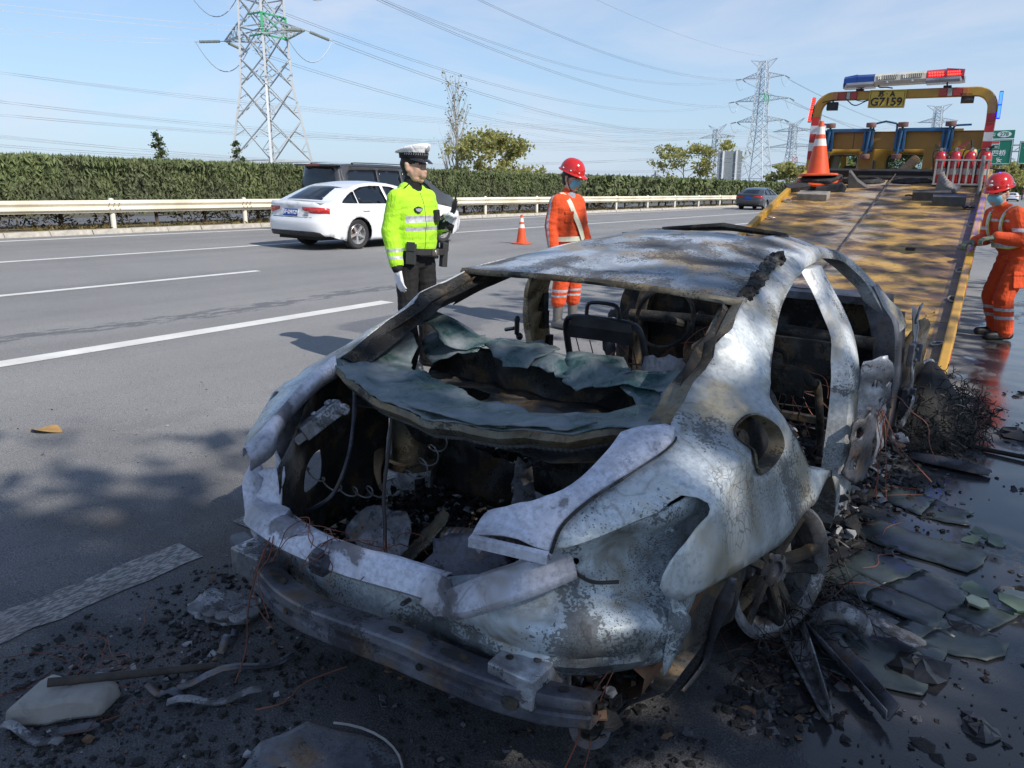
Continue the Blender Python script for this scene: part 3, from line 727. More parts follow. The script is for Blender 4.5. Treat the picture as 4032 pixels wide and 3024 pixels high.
text('278', .33, SG, s1, (.72, -.05, 5.22), bold=.006); text('出口', .22, SW, s1, (.0, -.04, 5.22), bold=.003)
m = MB(); m.box((.05, -.035, 4.55), (.95, .012, .46)); m.build('route_badge', SW, s1)
m = MB(); m.box((.05, -.043, 4.71), (.91, .012, .12)); m.build('badge_band', SR, s1); m = MB(); m.box((.05, -.043, 4.46), (.91, .012, .25)); m.build('badge_field', SG, s1)
text('G25', .25, SW, s1, (-.06, -.056, 4.45), bold=.004); text('03', .15, SW, s1, (.36, -.056, 4.43), bold=.003)
text('四桥', .40, SW, s1, (.55, -.04, 4.02), bold=.006); text('安', .36, SW, s1, (.62, -.04, 3.58), bold=.006)
s2 = green_board('green motorway board cut by the right edge of the picture', -1.45, 2.3, 3.30, 4.75)
text('芜湖', .38, SW, s2, (-.35, -.04, 4.12), bold=.006); text('合肥', .36, SW, s2, (-.35, -.04, 3.78), bold=.006)
def arrow(parent, x, z, s, ang):
    p = [(-.05, -.5), (.05, -.5), (.05, .1), (.22, .1), (0, .5), (-.22, .1), (-.05, .1)]; m = MB(); m.prism(p, .012)
    m.build('arrow', SW, parent, loc=(x, -.036, z), rot=(R(90), ang, 0)).scale = (s, s, 1)
arrow(s2, -.72, 4.45, .45, R(50)); arrow(s2, -.6, 3.48, .5, R(50))

# ---- hills on the horizon
HM = simple('hill_woods', (.10, .13, .13), 1.0, var=.12, scale=.01)
m = MB(); pts = []
ring = []
for i in range(121):
    x = -420 + i * 8.0; e = max(0, 1 - abs(x + 70) / 95) ** 1.3 * 62 + max(0, 1 - abs(x - 60) / 90) * 22 + 12 * max(0, 1 - abs(x + 190) / 170) + 4 * fbm(x, 2, 1, .02) + 6
    ring.append((x, e))
m.loft([[(x, 2100 + 500 * f, e * (1 - f) if f else e * .0 - 8) if False else (x, 2000 + 260 * f, (e * math.sin(math.pi * f)) - 8 * (1 - math.sin(math.pi * f))) for x, e in ring] for f in (0, .25, .5, .75, 1)], closed=False, cap=False)
tag(m.build('hills', HM, smooth=179), kind='structure')
# ================================================================ THE BURNT CAR
def burnt(name, ash, mid, dark, rust, k_ash=.5, k_dark=.42, k_rust=.62, spots=.55, scale=1.0, rough=.5, bump=.2, metal=.25, stip=1.0):
    """scorched sheet steel: broad soft burn tones, stippled soot, rust bloom, tide lines, blistered paint"""
    t = NT(name)
    wc = t.n('ShaderNodeTexNoise', {'Vector': t.obj(), 'Scale': 2.2 * scale, 'Detail': 2}).outputs['Color']
    wv = t.n('ShaderNodeVectorMath', {0: t.obj(), 1: t.n('ShaderNodeVectorMath', {0: wc, 1: (.34, .34, .34)}, operation='MULTIPLY').outputs[0]}, operation='ADD').outputs[0]
    a = t.noise(1.9 * scale, 2.5, .5, wv); b = t.noise(2.7 * scale, 4, .55, wv); c = t.noise(3.4 * scale, 3, .55, wv); g = t.noise(60, 4, .7); g2 = t.noise(210, 2, .6); st = t.noise(120, 2, .5)
    col = t.mix(t.ramp(a, [(k_ash - .10, 0.0), (k_ash + .07, 1.0)]), mid, ash)
    rb = t.math('ADD', c, t.math('MULTIPLY', t.math('SUBTRACT', g, .5), .30))
    col = t.mix(t.math('MULTIPLY', t.ramp(rb, [(k_rust - .07, 0.0), (k_rust + .07, 1.0)]), .8), col, rust)
    dens = t.math('ADD', t.math('SUBTRACT', k_dark, b), t.math('MULTIPLY', t.math('SUBTRACT', st, .5), .42 * stip))
    soot = t.ramp(dens, [(-.05, 0.0), (.03, 1.0)])
    soft = t.ramp(t.math('SUBTRACT', k_dark, b), [(.0, 0.0), (.12, .85)])
    col = t.mix(t.math('MAXIMUM', t.math('MULTIPLY', soot, .72), soft), col, dark)
    edge = t.math('SUBTRACT', 1.0, t.math('MULTIPLY', t.math('ABSOLUTE', t.math('SUBTRACT', a, k_ash - .03)), 95.0), clamp=True)
    edge2 = t.math('SUBTRACT', 1.0, t.math('MULTIPLY', t.math('ABSOLUTE', t.math('SUBTRACT', b, k_dark + .10)), 80.0), clamp=True)
    col = t.mix(t.math('MULTIPLY', t.math('MULTIPLY', t.math('MAXIMUM', edge, edge2), t.ramp(t.noise(5.0), [(.45, 0.0), (.6, 1.0)])), .5), col, tuple(x * .45 for x in rust))
    patch = t.ramp(t.noise(2.4 * scale, 3, .6, t.map(loc=(5, 3, 1))), [(spots - .02, 0.0), (spots + .10, 1.0)])
    cell = t.ramp(t.voro(95 * scale), [(.20, 1.0), (.32, 0.0)]); col = t.mix(t.math('MULTIPLY', t.math('MULTIPLY', cell, patch), .85), col, dark)
    ve = t.n('ShaderNodeTexVoronoi', {'Vector': wv, 'Scale': 46 * scale}, feature='DISTANCE_TO_EDGE').outputs['Distance']
    crk = t.math('MULTIPLY', t.ramp(ve, [(.02, 1.0), (.06, 0.0)]), t.ramp(t.noise(2.0 * scale, 3, .6, t.map(loc=(1, 7, 4))), [(.55, 0.0), (.63, 1.0)])); col = t.mix(t.math('MULTIPLY', crk, .6), col, dark)
    col = t.mix(.85, col, t.ramp(g, [(.32, .66), (.5, 1.0), (.70, 1.30)]), 'MULTIPLY')
    t.set(color=col, rough=t.math('ADD', rough - .12, t.math('MULTIPLY', t.math('ADD', g, soot), .2)), spec=.45, metal=metal)
    t.bump(t.math('ADD', t.math('MULTIPLY', g, .5), t.math('ADD', t.math('MULTIPLY', g2, .25), t.math('MULTIPLY', crk, -.4))), bump, .006)
    MATS[name] = t.m; return t.m
B_SIDE = burnt('burnt_side', (.60, .635, .645), (.28, .295, .30), (.045, .043, .042), (.33, .275, .17), .475, .43, .585, .55, 1.15, .42, .10, .2)
B_ROOF = burnt('burnt_roof', (.48, .52, .57), (.17, .185, .205), (.032, .033, .037), (.35, .24, .105), .50, .46, .56, .50, 1.4, .42, .15, .35)
B_RAIL = burnt('burnt_rail', (.58, .60, .61), (.24, .25, .26), (.035, .034, .034), (.32, .26, .15), .48, .43, .58, .55, 1.4)
B_REAR = burnt('burnt_rear', (.54, .60, .64), (.19, .215, .23), (.032, .032, .034), (.22, .17, .10), .47, .45, .62, .52, 1.7)
B_LAV = burnt('ash_lavender', (.60, .61, .69), (.27, .265, .30), (.07, .06, .06), (.30, .26, .23), .47, .40, .64, .70, 1.5, .6, .08, .1, .2)
B_STEEL = burnt('scorched_steel', (.17, .175, .20), (.070, .072, .090), (.026, .024, .025), (.17, .115, .07), .55, .42, .60, .7, 2.0, .45, .2, .3)
B_DARK = burnt('charred', (.13, .125, .12), (.030, .029, .028), (.009, .009, .009), (.13, .082, .036), .60, .49, .58, .6, 2.2, .8, .5, .0)
B_OCHRE = burnt('scorched_ochre', (.22, .20, .15), (.085, .07, .05), (.020, .018, .017), (.21, .155, .085), .5, .48, .55, .6, 2.0, .7)
B_ALU = burnt('burnt_aluminium', (.50, .51, .55), (.20, .20, .215), (.035, .034, .034), (.27, .22, .17), .48, .43, .66, .6, 2.6, .4, .25, .4)
B_ASH = burnt('ash_grey', (.34, .345, .37), (.15, .15, .16), (.04, .038, .038), (.22, .17, .12), .52, .45, .62, .6, 4.0, .65, .3, .1)
t = NT('melted_glass')
f = t.noise(7, 7, .65, dist=.5)
t.set(color=t.mix(t.ramp(f, [(.42, 0.0), (.62, 1.0)]), t.mix(t.ramp(t.noise(30, 5), [(.4, 0.0), (.7, 1.0)]), (.035, .072, .075), (.075, .14, .14)), (.20, .225, .24)), rough=t.ramp(f, [(.4, .22), (.6, .75)]), spec=.6)
t.bump(t.noise(24, 6, .7), .5, .012); GLASSM = t.m
t = NT('sheet_glass_wet')
t.set(color=t.mix(t.ramp(t.noise(4, 6, .7), [(.4, 0.0), (.68, 1.0)]), (.020, .030, .033), (.052, .068, .070)), rough=t.ramp(t.noise(9, 5), [(.4, .28), (.7, .6)]), spec=.5)
t.bump(t.noise(40, 4, .7), .25, .006); GLASSD = t.m
COPPER = simple('bare_copper', (.20, .07, .045), .55, .3, var=.3, scale=20)
WIREB = simple('burnt_wire', (.06, .05, .045), .7, var=.3, scale=20)
WIREG = simple('grey_coil', (.38, .36, .35), .5, .3, var=.2, scale=20)

CX0, CY0 = -1.40, 2.6
car = thing('burnt_car', 'burnt-out white sedan shell without bootlid, doors, glass or tyres', 'car', (CX0, CY0, gz(CX0)), (0, TILT, 0))
def clampi(x, xs, ys): return float(np.interp(x, xs, ys))
def V(u, w, ins=0.0):
    """half width of the body skin at u (forward) and w (up)"""
    belt = clampi(u, [-1.3, -1.2, -.8, -.55, 3], [.60, .65, .80, .85, .85]); sl = clampi(u, [-1.25, -.8, -.4, 3], [3, 3, .9, .85])
    v = .885 - .10 * ((.55 - w) / .5) ** 2 if w < .55 else .885 - .055 * ((min(w, belt) - .55) / .3) ** 2
    if w > belt: v -= (min(w, 1.13) - belt) * sl
    if w > 1.13: v -= (w - 1.13) * 1.3
    if u < -.4: v -= .20 * ((-.4 - u) / .85) ** 2
    if u > 0: v -= ins * min(1, u / .3)
    return v
def dent(u, w, s=1.0): return s * (.006 * fbm(u, w, 1, 3, 2) + .0012 * fbm(u, w, 7, 11, 2))
def arch(u, w):
    """flare round the wheel"""
    d = math.hypot(u + .05, w - .22); return .022 * math.exp(-((d - .41) / .06) ** 2) if w > .2 else 0
def pull(s, u, w): return .065 * math.exp(-((u + .36) / .22) ** 2) * max(0, min(1, (w - .93) / .10)) if s < 0 else 0
def skin(s):
    def f(u, w):
        v = V(u, w) + dent(u, w) + arch(u, w) - pull(s, u, w)
        # the shoulder line that fades from the fuel flap to the pillar
        v += .010 * math.exp(-((w - (.86 + .10 * (u + .6))) / .02) ** 2) * (1 if -.95 < u < -.45 else 0)
        # hollow of the fuel filler, whose rim stands proud
        d = math.hypot((u + .60) / 1.15, (w - .82)); v += .006 * math.exp(-((d - .105) / .02) ** 2) - .012 * math.exp(-(d / .09) ** 2)
        # pulled-in crease above the lamp
        v += .014 * math.exp(-((w - (.735 - .13 * (u + 1.0))) / .022) ** 2) * max(0, min(1, (-.78 - u) / .15))
        return (s * v, u, w)
    return f
top = [(-.15, 1.125), (-.03, 1.146), (.175, 1.163), (.447, 1.193), (.741, 1.217)]
dooredge = [(.712, 1.158), (.43, 1.131), (.167, 1.087), (0, 1.048), (-.2, .993), (-.36, .943), (-.435, .905), (-.467, .871), (-.454, .842), (-.394, .775), (-.344, .714), (-.292, .665), (-.12, .61), (.06, .50), (.20, .38), (.30, .25)]
archl = [(.335, .14), (.30, .22), (.285, .30), (.235, .40), (.12, .50), (-.02, .555), (-.14, .572), (-.26, .558), (-.345, .555), (-.40, .540)]
lower = [(-.47, .520), (-.58, .518), (-.65, .526), (-.78, .529), (-.90, .527), (-.985, .523), (-1.035, .533), (-1.085, .58), (-1.055, .636), (-1.006, .67), (-.972, .695), (-.942, .722), (-.926, .747), (-.95, .760), (-1.025, .737), (-1.117, .709), (-1.187, .69), (-1.232, .68)]
seam = [(-1.184, .716), (-1.067, .764), (-.95, .803), (-.84, .837), (-.77, .872), (-.683, .908), (-.60, .95), (-.49, 1.002), (-.405, 1.066)]
outl = top + dooredge + archl + lower + seam
fuel = smooth_line([(-.625, .868), (-.56, .877), (-.53, .845), (-.515, .812), (-.528, .784), (-.60, .762), (-.667, .755), (-.692, .770), (-.690, .81), (-.684, .846)], True, 3)
outl = [p for p in smooth_line(outl, True, 2)]
qp = sheet('quarter_panel', outl, skin(1), B_SIDE, car, [fuel], step=.024, thick=.003, smooth=45, seed=3)
sheet('quarter_panel', outl, skin(-1), B_SIDE, car, [], step=.045, thick=.006, smooth=60, seed=4)
# rolled edges: door opening flange and fuel pocket
def lip(pts, s, inward, w0=.045, mat=B_RAIL, name='flange'):
    m = MB(); rings = []
    for u, w in pts:
        v = V(u, w) + arch(u, w); rings.append([(s * (v + .004), u, w), (s * (v - inward * .5), u + w0 * .12, w), (s * (v - inward), u + w0, w + .0), (s * (v - inward - .006), u + w0, w)])
    m.loft(rings, closed=False, cap=False); return m.build(name, mat, car, 60)
for s in (1, -1): lip(smooth_line(dooredge, False, 3), s, .07, -.004)
m = MB(); fl = smooth_line(fuel, True, 1); cu = sum(p[0] for p in fuel) / len(fuel); cw = sum(p[1] for p in fuel) / len(fuel)
rings = []
for k_, (dd, ss) in enumerate(((.004, 1.06), (.008, 1.0), (-.010, .96), (-.035, .94))):
    rings.append([(V(cu + (u - cu) * 1.0, w) + dd, cu + (u - cu) * ss, cw + (w - cw) * ss) for u, w in fuel])
m.loft(rings, closed=True, cap=False); m.build('fuel_pocket', B_OCHRE, car, 60)
m = MB(); m.ball((.70, -.62, .80), (.05, .06, .06)); m.tube([(.70, -.64, .80), (.765, -.645, .815)], [.045, .04], 12); m.lathe([(.03, 0), (.038, .01), (.028, .02)], 12, Matrix.Translation((.765, -.645, .815)) @ Matrix.Rotation(R(80), 4, 'Y'))
m.build('filler_neck', B_DARK, car, 60)
# wheel-arch shell and inner boot sides
for s in (1, -1):
    m = MB(); rings = []
    for vv in (.86, .80, .62, .50): rings.append([(s * vv, -.05 + (.35 + (.03 if vv < .7 else 0)) * math.cos(a), .22 + .345 * math.sin(a)) for a in [math.pi * (i / 16) * (.66 if vv > .6 else 1) for i in range(17)]])
    m.loft(rings, closed=False, cap=False); m.build('wheel_arch', B_DARK, car, 60)
def inner_f(s): return lambda u, w: (s * (clampi(u, [-1.25, -1.08, -.95, -.8, -.4, 0, 1.9], [.44, .50, .60, .69, .755, .74, .72]) - .13 * max(0, w - .82) / .3 + .012 * fbm(u, w, s, 5)), u, w)
holes = [smooth_line([(-1.0, .45), (-.86, .44), (-.84, .50), (-.87, .55), (-.99, .545), (-1.02, .50)], True, 3)]
for s in (1, -1):
    sheet('boot_side', [(-1.17, .25), (-.45, .18), (-.40, .56), (-.28, .62), (-.20, .80), (-.33, 1.0), (-.42, .94), (-.62, .90), (-.80, .80), (-1.06, .70), (-1.19, .62)], inner_f(s), B_DARK, car, holes if s < 0 else [], step=.05, jag=.004, smooth=60, seed=9)
# thick inner side of both rear pillars, with its stamped holes
for s in (1, -1):
    hl = [[(c_[0] + .02 * math.cos(a), c_[1] + .014 * math.sin(a)) for a in [k_ * 1.0472 for k_ in range(6)]] for c_ in ((-.33, 1.02), (-.12, 1.06), (-.45, .95))] + [smooth_line([(-.28, .92), (-.16, .94), (-.14, 1.0), (-.24, .98)], True, 2)]
    sheet('pillar_inner', [(-.17, 1.11), (.2, 1.15), (.55, 1.18), (.50, 1.13), (.2, 1.08), (0, 1.03), (-.17, .97), (-.33, .90), (-.44, .84), (-.70, .86), (-.60, .93), (-.42, 1.04)], lambda u, w, s=s: (s * (V(u, w) - pull(s, u, w) - .075 + .006 * fbm(u, w, 2, 8)), u, w), B_DARK, car, hl, step=.04, smooth=60, seed=12)
    # folded edge closing the pillar towards the back window
    m = MB(); e = [(-.15, 1.125), (-.405, 1.066), (-.49, 1.002), (-.60, .95), (-.683, .908), (-.77, .872)]
    m.loft([[(s * (V(u, w) - pull(s, u, w) - q), u + e, w - g) for q, e, g in ((-.002, 0, 0), (.035, .012, .01), (.055, .03, .03), (.085, .03, .03))] for u, w in smooth_line(e, False, 3)], closed=False, cap=False)
    m.build('window_flange', B_OCHRE if s > 0 else B_DARK, car, 60)

# ---- roof rail and front pillar, both sides
railT = [(.66, .478, 1.211), (.741, .472, 1.216), (1.018, .459, 1.226), (1.25, .447, 1.217), (1.41, .443, 1.203), (1.56, .48, 1.172), (1.64, .53, 1.127), (1.73, .58, 1.066), (1.79, .64, 1.0), (1.85, .69, .94), (1.94, .76, .86), (2.02, .79, .78)]
railB = [(.64, .552, 1.152), (.712, .546, 1.157), (1.03, .512, 1.158), (1.22, .496, 1.158), (1.34, .496, 1.152), (1.497, .528, 1.130), (1.59, .565, 1.085), (1.64, .622, 1.022), (1.66, .667, .956), (1.68, .70, .90), (1.72, .74, .82), (1.76, .77, .74)]
for s in (1, -1):
    m = MB(); rings = []
    for a, b in zip(smooth_line(railT, False, 3), smooth_line(railB, False, 3)):
        A_, B_ = Vector((a[1], a[0], a[2])), Vector((b[1], b[0], b[2])); C_ = A_.lerp(B_, .5) + Vector((.018, 0, .006)); I_ = B_ + Vector((-.075, 0, .012)); J_ = A_ + Vector((-.07, -.02, -.035))
        rings.append([(s * p.x, p.y, p.z) for p in (A_, A_.lerp(C_, .5) + Vector((.006, 0, .004)), C_, C_.lerp(B_, .6) + Vector((.004, 0, 0)), B_, B_ + Vector((-.02, 0, -.004)), I_, J_)])
    m.loft(rings); m.build('front_pillar', B_RAIL, car, 50)
# scorched trim still sitting in the roof channel
m = MB(); r2 = random.Random(5)
for i in range(120):
    f = r2.random(); p = [(-.12, .585, 1.137), (.175, .535, 1.168), (.447, .495, 1.198), (.60, .478, 1.212)]; k_ = min(2, int(f * 3)); q = Vector((p[k_][1], p[k_][0], p[k_][2])).lerp(Vector((p[k_ + 1][1], p[k_ + 1][0], p[k_ + 1][2])), f * 3 - k_)
    m.box((0, 0, 0), (r2.uniform(.008, .03), r2.uniform(.012, .05), r2.uniform(.006, .018)), Matrix.Translation(q + Vector((r2.uniform(-.022, .008), 0, r2.uniform(-.004, .010)))) @ Euler((r2.uniform(-.6, .6), r2.uniform(-.6, .6), r2.uniform(-1, 1))).to_matrix().to_4x4())
tag(m.build('roof_trim_ash', B_DARK, car), kind='stuff')

# ---- middle pillars
BLS = [(1.13, .42, .62, .56, .59), (1.0, .46, .68, .645, .685), (.9, .52, .74, .69, .735), (.8, .58, .80, .72, .775), (.65, .66, .86, .74, .80), (.48, .70, .90, .745, .82), (.16, .72, .92, .745, .83)]
B_TAN = burnt('scorched_tan', (.46, .38, .26), (.24, .175, .10), (.03, .027, .024), (.36, .25, .12), .5, .43, .55, .6, 2.0, .7)
def bpillar(s, mat):
    st = BLS if s < 0 else [(1.145, .80, 1.08, .505, .54), (1.06, .775, 1.055, .57, .60), (.975, .74, 1.02, .63, .665), (.89, .68, .93, .69, .735), (.80, .64, .84, .71, .785), (.70, .60, .80, .73, .81), (.48, .57, .80, .74, .825), (.16, .54, .86, .74, .83)]
    m = MB(); rings = []
    for w, ur, uf, vi, vo in smooth_line(st, False, 3):
        ur += .01 * nz(w, 3, s, 9); rings.append([(s * vi, ur, w), (s * (vo - .012), ur + .012, w), (s * vo, ur + .045, w), (s * (vo + .004), (ur + .04 + uf - .04) / 2, w), (s * vo, uf - .05, w), (s * (vo - .03), uf - .01, w), (s * vi, uf - .03, w), (s * (vi - .01), (ur + uf) / 2, w)])
    m.loft(rings); return m.build('middle_pillar', mat, car, 45)
bpillar(1, B_RAIL); bpl = bpillar(-1, B_TAN)
for u, z, x in ((.78, .66, -.722), (.70, .80, -.703), (.64, .90, -.672)): m = MB(); m.box((x, u, z), (.03, .045, .09)); m.build('slot', B_DARK, bpl)
# burnt lock plates and torn aluminium clinging to the right pillar
def rag(name, cx, cu, cw, wd, ht, mat, yaw=0, lean=0, amp=.03, seed=1, step=.02, jag=.012, parent=None, holes=()):
    r_ = random.Random(seed); n = 14
    o = [(wd / 2 * math.copysign(abs(math.cos(a)) ** .6, math.cos(a)) * r_.uniform(.72, 1.08), ht / 2 * math.copysign(abs(math.sin(a)) ** .6, math.sin(a)) * r_.uniform(.8, 1.06)) for a in [2 * math.pi * i / n for i in range(n)]]
    M = Matrix.Translation((cx, cu, cw)) @ Euler((lean, 0, yaw)).to_matrix().to_4x4()
    def f(a, b): return tuple(M @ Vector((a, amp * .55 * fbm(a, b, seed, 7, 3) + amp * .3 * math.sin(a * 22 + seed), b)))
    return sheet(name, o, f, mat, parent if parent is not None else car, holes, step=step, jag=jag, thick=.005, smooth=24, seed=seed)
circ = lambda x, y, r_: [(x + r_ * math.cos(a), y + r_ * math.sin(a)) for a in [2 * math.pi * i / 10 for i in range(10)]]
rag('torn_bracket', .86, .77, .66, .16, .34, B_ALU, R(64), .1, .05, 3, holes=[circ(.01, .04, .018)])
rag('torn_bracket', .87, .62, .47, .20, .30, B_STEEL, R(68), 0, .02, 4, holes=[circ(-.03, .07, .024), circ(-.03, -.06, .024)])
rag('torn_bracket', .89, .86, .50, .14, .40, B_ALU, R(75), .05, .05, 6)
rag('torn_bracket', .86, 1.02, .62, .16, .28, B_ALU, R(70), .1, .06, 7)
rag('torn_bracket', .84, 1.20, .50, .14, .34, B_STEEL, R(60), 0, .05, 8)
# front hinge pillar, hinge plates and what is left of the wing
def post(st, s, mat, name):
    m = MB(); m.loft([[(s * vi, u0, w), (s * vo, u0 + .01, w), (s * (vo + .006), (u0 + u1) / 2, w), (s * vo, u1, w), (s * vi, u1, w)] for w, u0, u1, vi, vo in smooth_line(st, False, 3)]); return m.build(name, mat, car, 45)
for s in (1, -1):
    post([(1.0, 1.66, 1.80, .60, .66), (.90, 1.68, 1.92, .62, .715), (.80, 1.70, 2.02, .66, .775), (.60, 1.72, 2.06, .70, .80), (.35, 1.74, 2.06, .72, .81), (.12, 1.76, 2.08, .72, .81)], s, B_STEEL if s > 0 else B_DARK, 'hinge_pillar')
wing = smooth_line([(2.0, .87), (2.10, .86), (2.20, .78), (2.26, .62), (2.25, .45), (2.20, .30), (2.10, .24), (2.06, .32), (2.07, .5), (2.05, .66), (2.0, .78)], True, 3)
sheet('wing_remnant', wing, lambda u, w: (.835 + .02 * fbm(u, w, 3, 4) - .03 * max(0, w - .7) / .2, u, w), B_ALU, car, [circ(2.16, .52, .035)], step=.03, jag=.006, smooth=50, seed=21)
for z, h_ in ((.62, .12), (.36, .14)):
    m = MB(); m.box((.845, 1.99, z), (.03, .12, h_)); m.box((.86, 2.06, z), (.05, .035, h_ * .8))
    for q in (-.03, .03): m.lathe([(.013, 0), (.013, .012), (.006, .014)], 6, Matrix.Translation((.862, 1.97, z + q)) @ Matrix.Rotation(R(90), 4, 'Y'))
    m.build('hinge', B_STEEL, car, bevel=.004)
rag('torn_bracket', .84, 2.0, .84, .10, .12, B_ALU, R(75), .2, .05, 31); rag('torn_bracket', .88, 1.95, .30, .12, .2, B_ALU, R(75), .2, .05, 32)
for s in (1, -1):
    m = MB(); m.loft([[(s * .72, u, .06), (s * .80, u, .05), (s * .825, u, .10), (s * .82, u, .16), (s * .77, u, .19), (s * .70, u, .18)] for u in (.30, .8, 1.4, 2.1)]); m.build('sill', B_STEEL, car, 40)

# ---- roof
def roof_z(u, v):
    c = clampi(u, [-.22, 0, .3, .6, .95, 1.25, 1.5], [1.128, 1.168, 1.215, 1.249, 1.268, 1.262, 1.238]); e = clampi(u, [-.2, .175, .447, .741, 1.018, 1.41, 1.5], [1.115, 1.155, 1.186, 1.208, 1.216, 1.196, 1.18]); h = clampi(u, [-.2, .175, .447, .741, 1.018, 1.41, 1.5], [.60, .54, .50, .475, .462, .445, .45])
    q = min(1, abs(v) / h); z = e + (c + .014 - e) * (1 - q ** 2.6)
    z += .008 * fbm(u, v, 1, 2.6, 2) + .002 * fbm(u, v, 4, 8, 2)
    z -= .014 * math.exp(-(((u - .02) / .09) ** 2 + ((v - .05) / .2) ** 2)) + .010 * math.exp(-(((u - .3) / .10) ** 2 + ((v + .2) / .12) ** 2))
    z += .006 * math.exp(-((u + .12) / .03) ** 2)
    return z
ro = [(-.13, -.585), (-.172, -.40), (-.185, -.2), (-.192, 0), (-.185, .2), (-.17, .42), (-.15, .592), (.0, .56), (.175, .536), (.447, .494), (.741, .468), (1.018, .455), (1.25, .443), (1.45, .44), (1.48, .2), (1.485, 0), (1.48, -.2), (1.45, -.44), (1.25, -.443), (1.018, -.455), (.741, -.468), (.447, -.494), (.175, -.536), (0, -.56)]
roof = sheet('roof', ro, lambda u, v: (v, u, roof_z(u, v)), B_ROOF, car, [[(.80, -.32), (1.22, -.31), (1.24, 0), (1.22, .31), (.80, .32), (.78, 0)], smooth_line([(-.105, .045), (-.085, .085), (-.07, .07), (-.075, .03), (-.09, .025)], True, 2)], step=.035, thick=.006, smooth=60, seed=5)
m = MB(); rm = smooth_line([(u, v) for u, v in ro[:7]], False, 5)
m.loft([[(v, u, roof_z(u, v) + .003), (v, u - .012, roof_z(u, v) - .008), (v, u - .010 + .008 * nz(v, 1, 3, 9), roof_z(u, v) - .018 - .005 * nz(v, 1, 1, 7)), (v * .99, u + .03, roof_z(u, v) - .024), (v * .98, u + .10, roof_z(u, v) - .030)] for u, v in rm], closed=False, cap=False)
m.build('roof_header', B_OCHRE, roof, 60)
m = MB()
for s in (-1, 1):
    m.tube([(s * .325, .78, 1.235), (s * .33, 1.0, 1.25), (s * .32, 1.23, 1.245)], .014, 6)
m.tube([(-.33, .79, 1.24), (0, .78, 1.268), (.33, .79, 1.24)], .016, 6); m.tube([(-.32, 1.23, 1.255), (0, 1.235, 1.284), (.32, 1.23, 1.255)], [.012, .02, .012], 6)
m.build('sunroof_frame', B_DARK, roof, 60)
m = MB()
for u in (.30, .62): m.loft([[(v, u - .03, roof_z(u, v) - .02), (v, u - .02, roof_z(u, v) - .045), (v, u + .02, roof_z(u, v) - .045), (v, u + .03, roof_z(u, v) - .02)] for v in (-.48, -.25, 0, .25, .48)], cap=True)
m.build('roof_bow', B_DARK, roof)
# ---------------------------------------------------------------- back window, shelf, boot
def glass_z(u, v):
    z = .805 + .055 * (v / .63) ** 2 + .058 * math.exp(-((u + .235) / .085) ** 2) + .085 * math.exp(-((u + .36) / .17) ** 2 - ((v + .60) / .13) ** 2)
    z += .016 * fbm(u, v, 3, 7, 3) + (.018 * nz(v, u, 2, 6) if u > -.42 else 0) - .02 * math.exp(-((u + .55) / .1) ** 2) * (1 if v < -.4 else 0)
    return z
lipp = [(-.79, -.64), (-.86, -.50), (-.915, -.32), (-.945, -.13), (-.958, .02), (-.93, .18), (-.875, .33), (-.80, .47), (-.745, .615)]
go = smooth_line(lipp, False, 3) + [(-.60, .62), (-.42, .60), (-.25, .56), (-.17, .44), (-.22, .36), (-.27, .29), (-.25, .14), (-.17, .02), (-.16, -.12), (-.22, -.25), (-.17, -.38), (-.12, -.50), (-.13, -.60), (-.20, -.66), (-.36, -.68), (-.60, -.66)]
gh = [(-.60, -.452), (-.615, -.36), (-.625, -.256), (-.685, -.12), (-.712, -.03), (-.735, .152), (-.672, .311), (-.572, .40), (-.46, .45), (-.37, .42), (-.345, .30), (-.365, .18), (-.35, .073), (-.325, -.06), (-.305, -.20), (-.265, -.33), (-.335, -.40), (-.38, -.47), (-.35, -.58), (-.43, -.61), (-.48, -.52)]
sheet('rear_window', go, lambda u, v: (v, u, glass_z(u, v)), GLASSM, car, [gh], step=.020, jag=.009, thick=.005, smooth=40, seed=8)
# second torn layer of the laminated glass along the deck
sheet('glass_flap', [(-.93, -.20), (-.965, .05), (-.935, .22), (-.86, .36), (-.80, .42), (-.79, .30), (-.85, .1), (-.87, -.1)], lambda u, v: (v, u, glass_z(u, v) + .016 + .012 * nz(u, v, 9, 12)), GLASSM, car, step=.03, jag=.01, thick=.004, seed=14)
for a, b, c_, s_ in ((-.28, -.50, .88, 1), (-.24, -.20, .875, 2), (-.26, .12, .87, 3), (-.30, .40, .86, 4)):
    rr = random.Random(s_)
    sheet('glass_flap', [(a + .13 * math.cos(t_) * rr.uniform(.7, 1.1), b + .15 * math.sin(t_) * rr.uniform(.7, 1.1)) for t_ in [i * .6283 for i in range(10)]], lambda u, v, c_=c_, s_=s_: (v, u, c_ + .028 * fbm(u, v, s_, 8, 2) - .9 * max(0, -.27 - u) ** 1.2), GLASSM, car, step=.025, jag=.009, thick=.004, seed=40 + s_)
m = MB(); L3 = smooth_line([(u, v) for u, v in lipp], False, 4)
m.loft([[(v, u, glass_z(u, v) - .004), (v, u - .010, glass_z(u, v) - .022), (v, u + .012, glass_z(u, v) - .046), (v, u + .05, glass_z(u, v) - .060), (v, u + .14, glass_z(u, v) - .06)] for u, v in L3], closed=False, cap=False)
m.build('deck_crossmember', B_OCHRE, car, 60)
m = MB(); pts = [(v * .985, u + .03, glass_z(u, v) - .056) for u, v in L3]; dense = []
for a, b in zip(pts, pts[1:]):
    for k in range(5): dense.append(tuple(Vector(a).lerp(Vector(b), k / 5)))
m.tube(dense, [.0085 if i % 2 else .0055 for i in range(len(dense))], 6, False)
m.build('weatherstrip', simple('burnt_rubber_cord', (.085, .085, .088), .8, var=.3, scale=30), car)
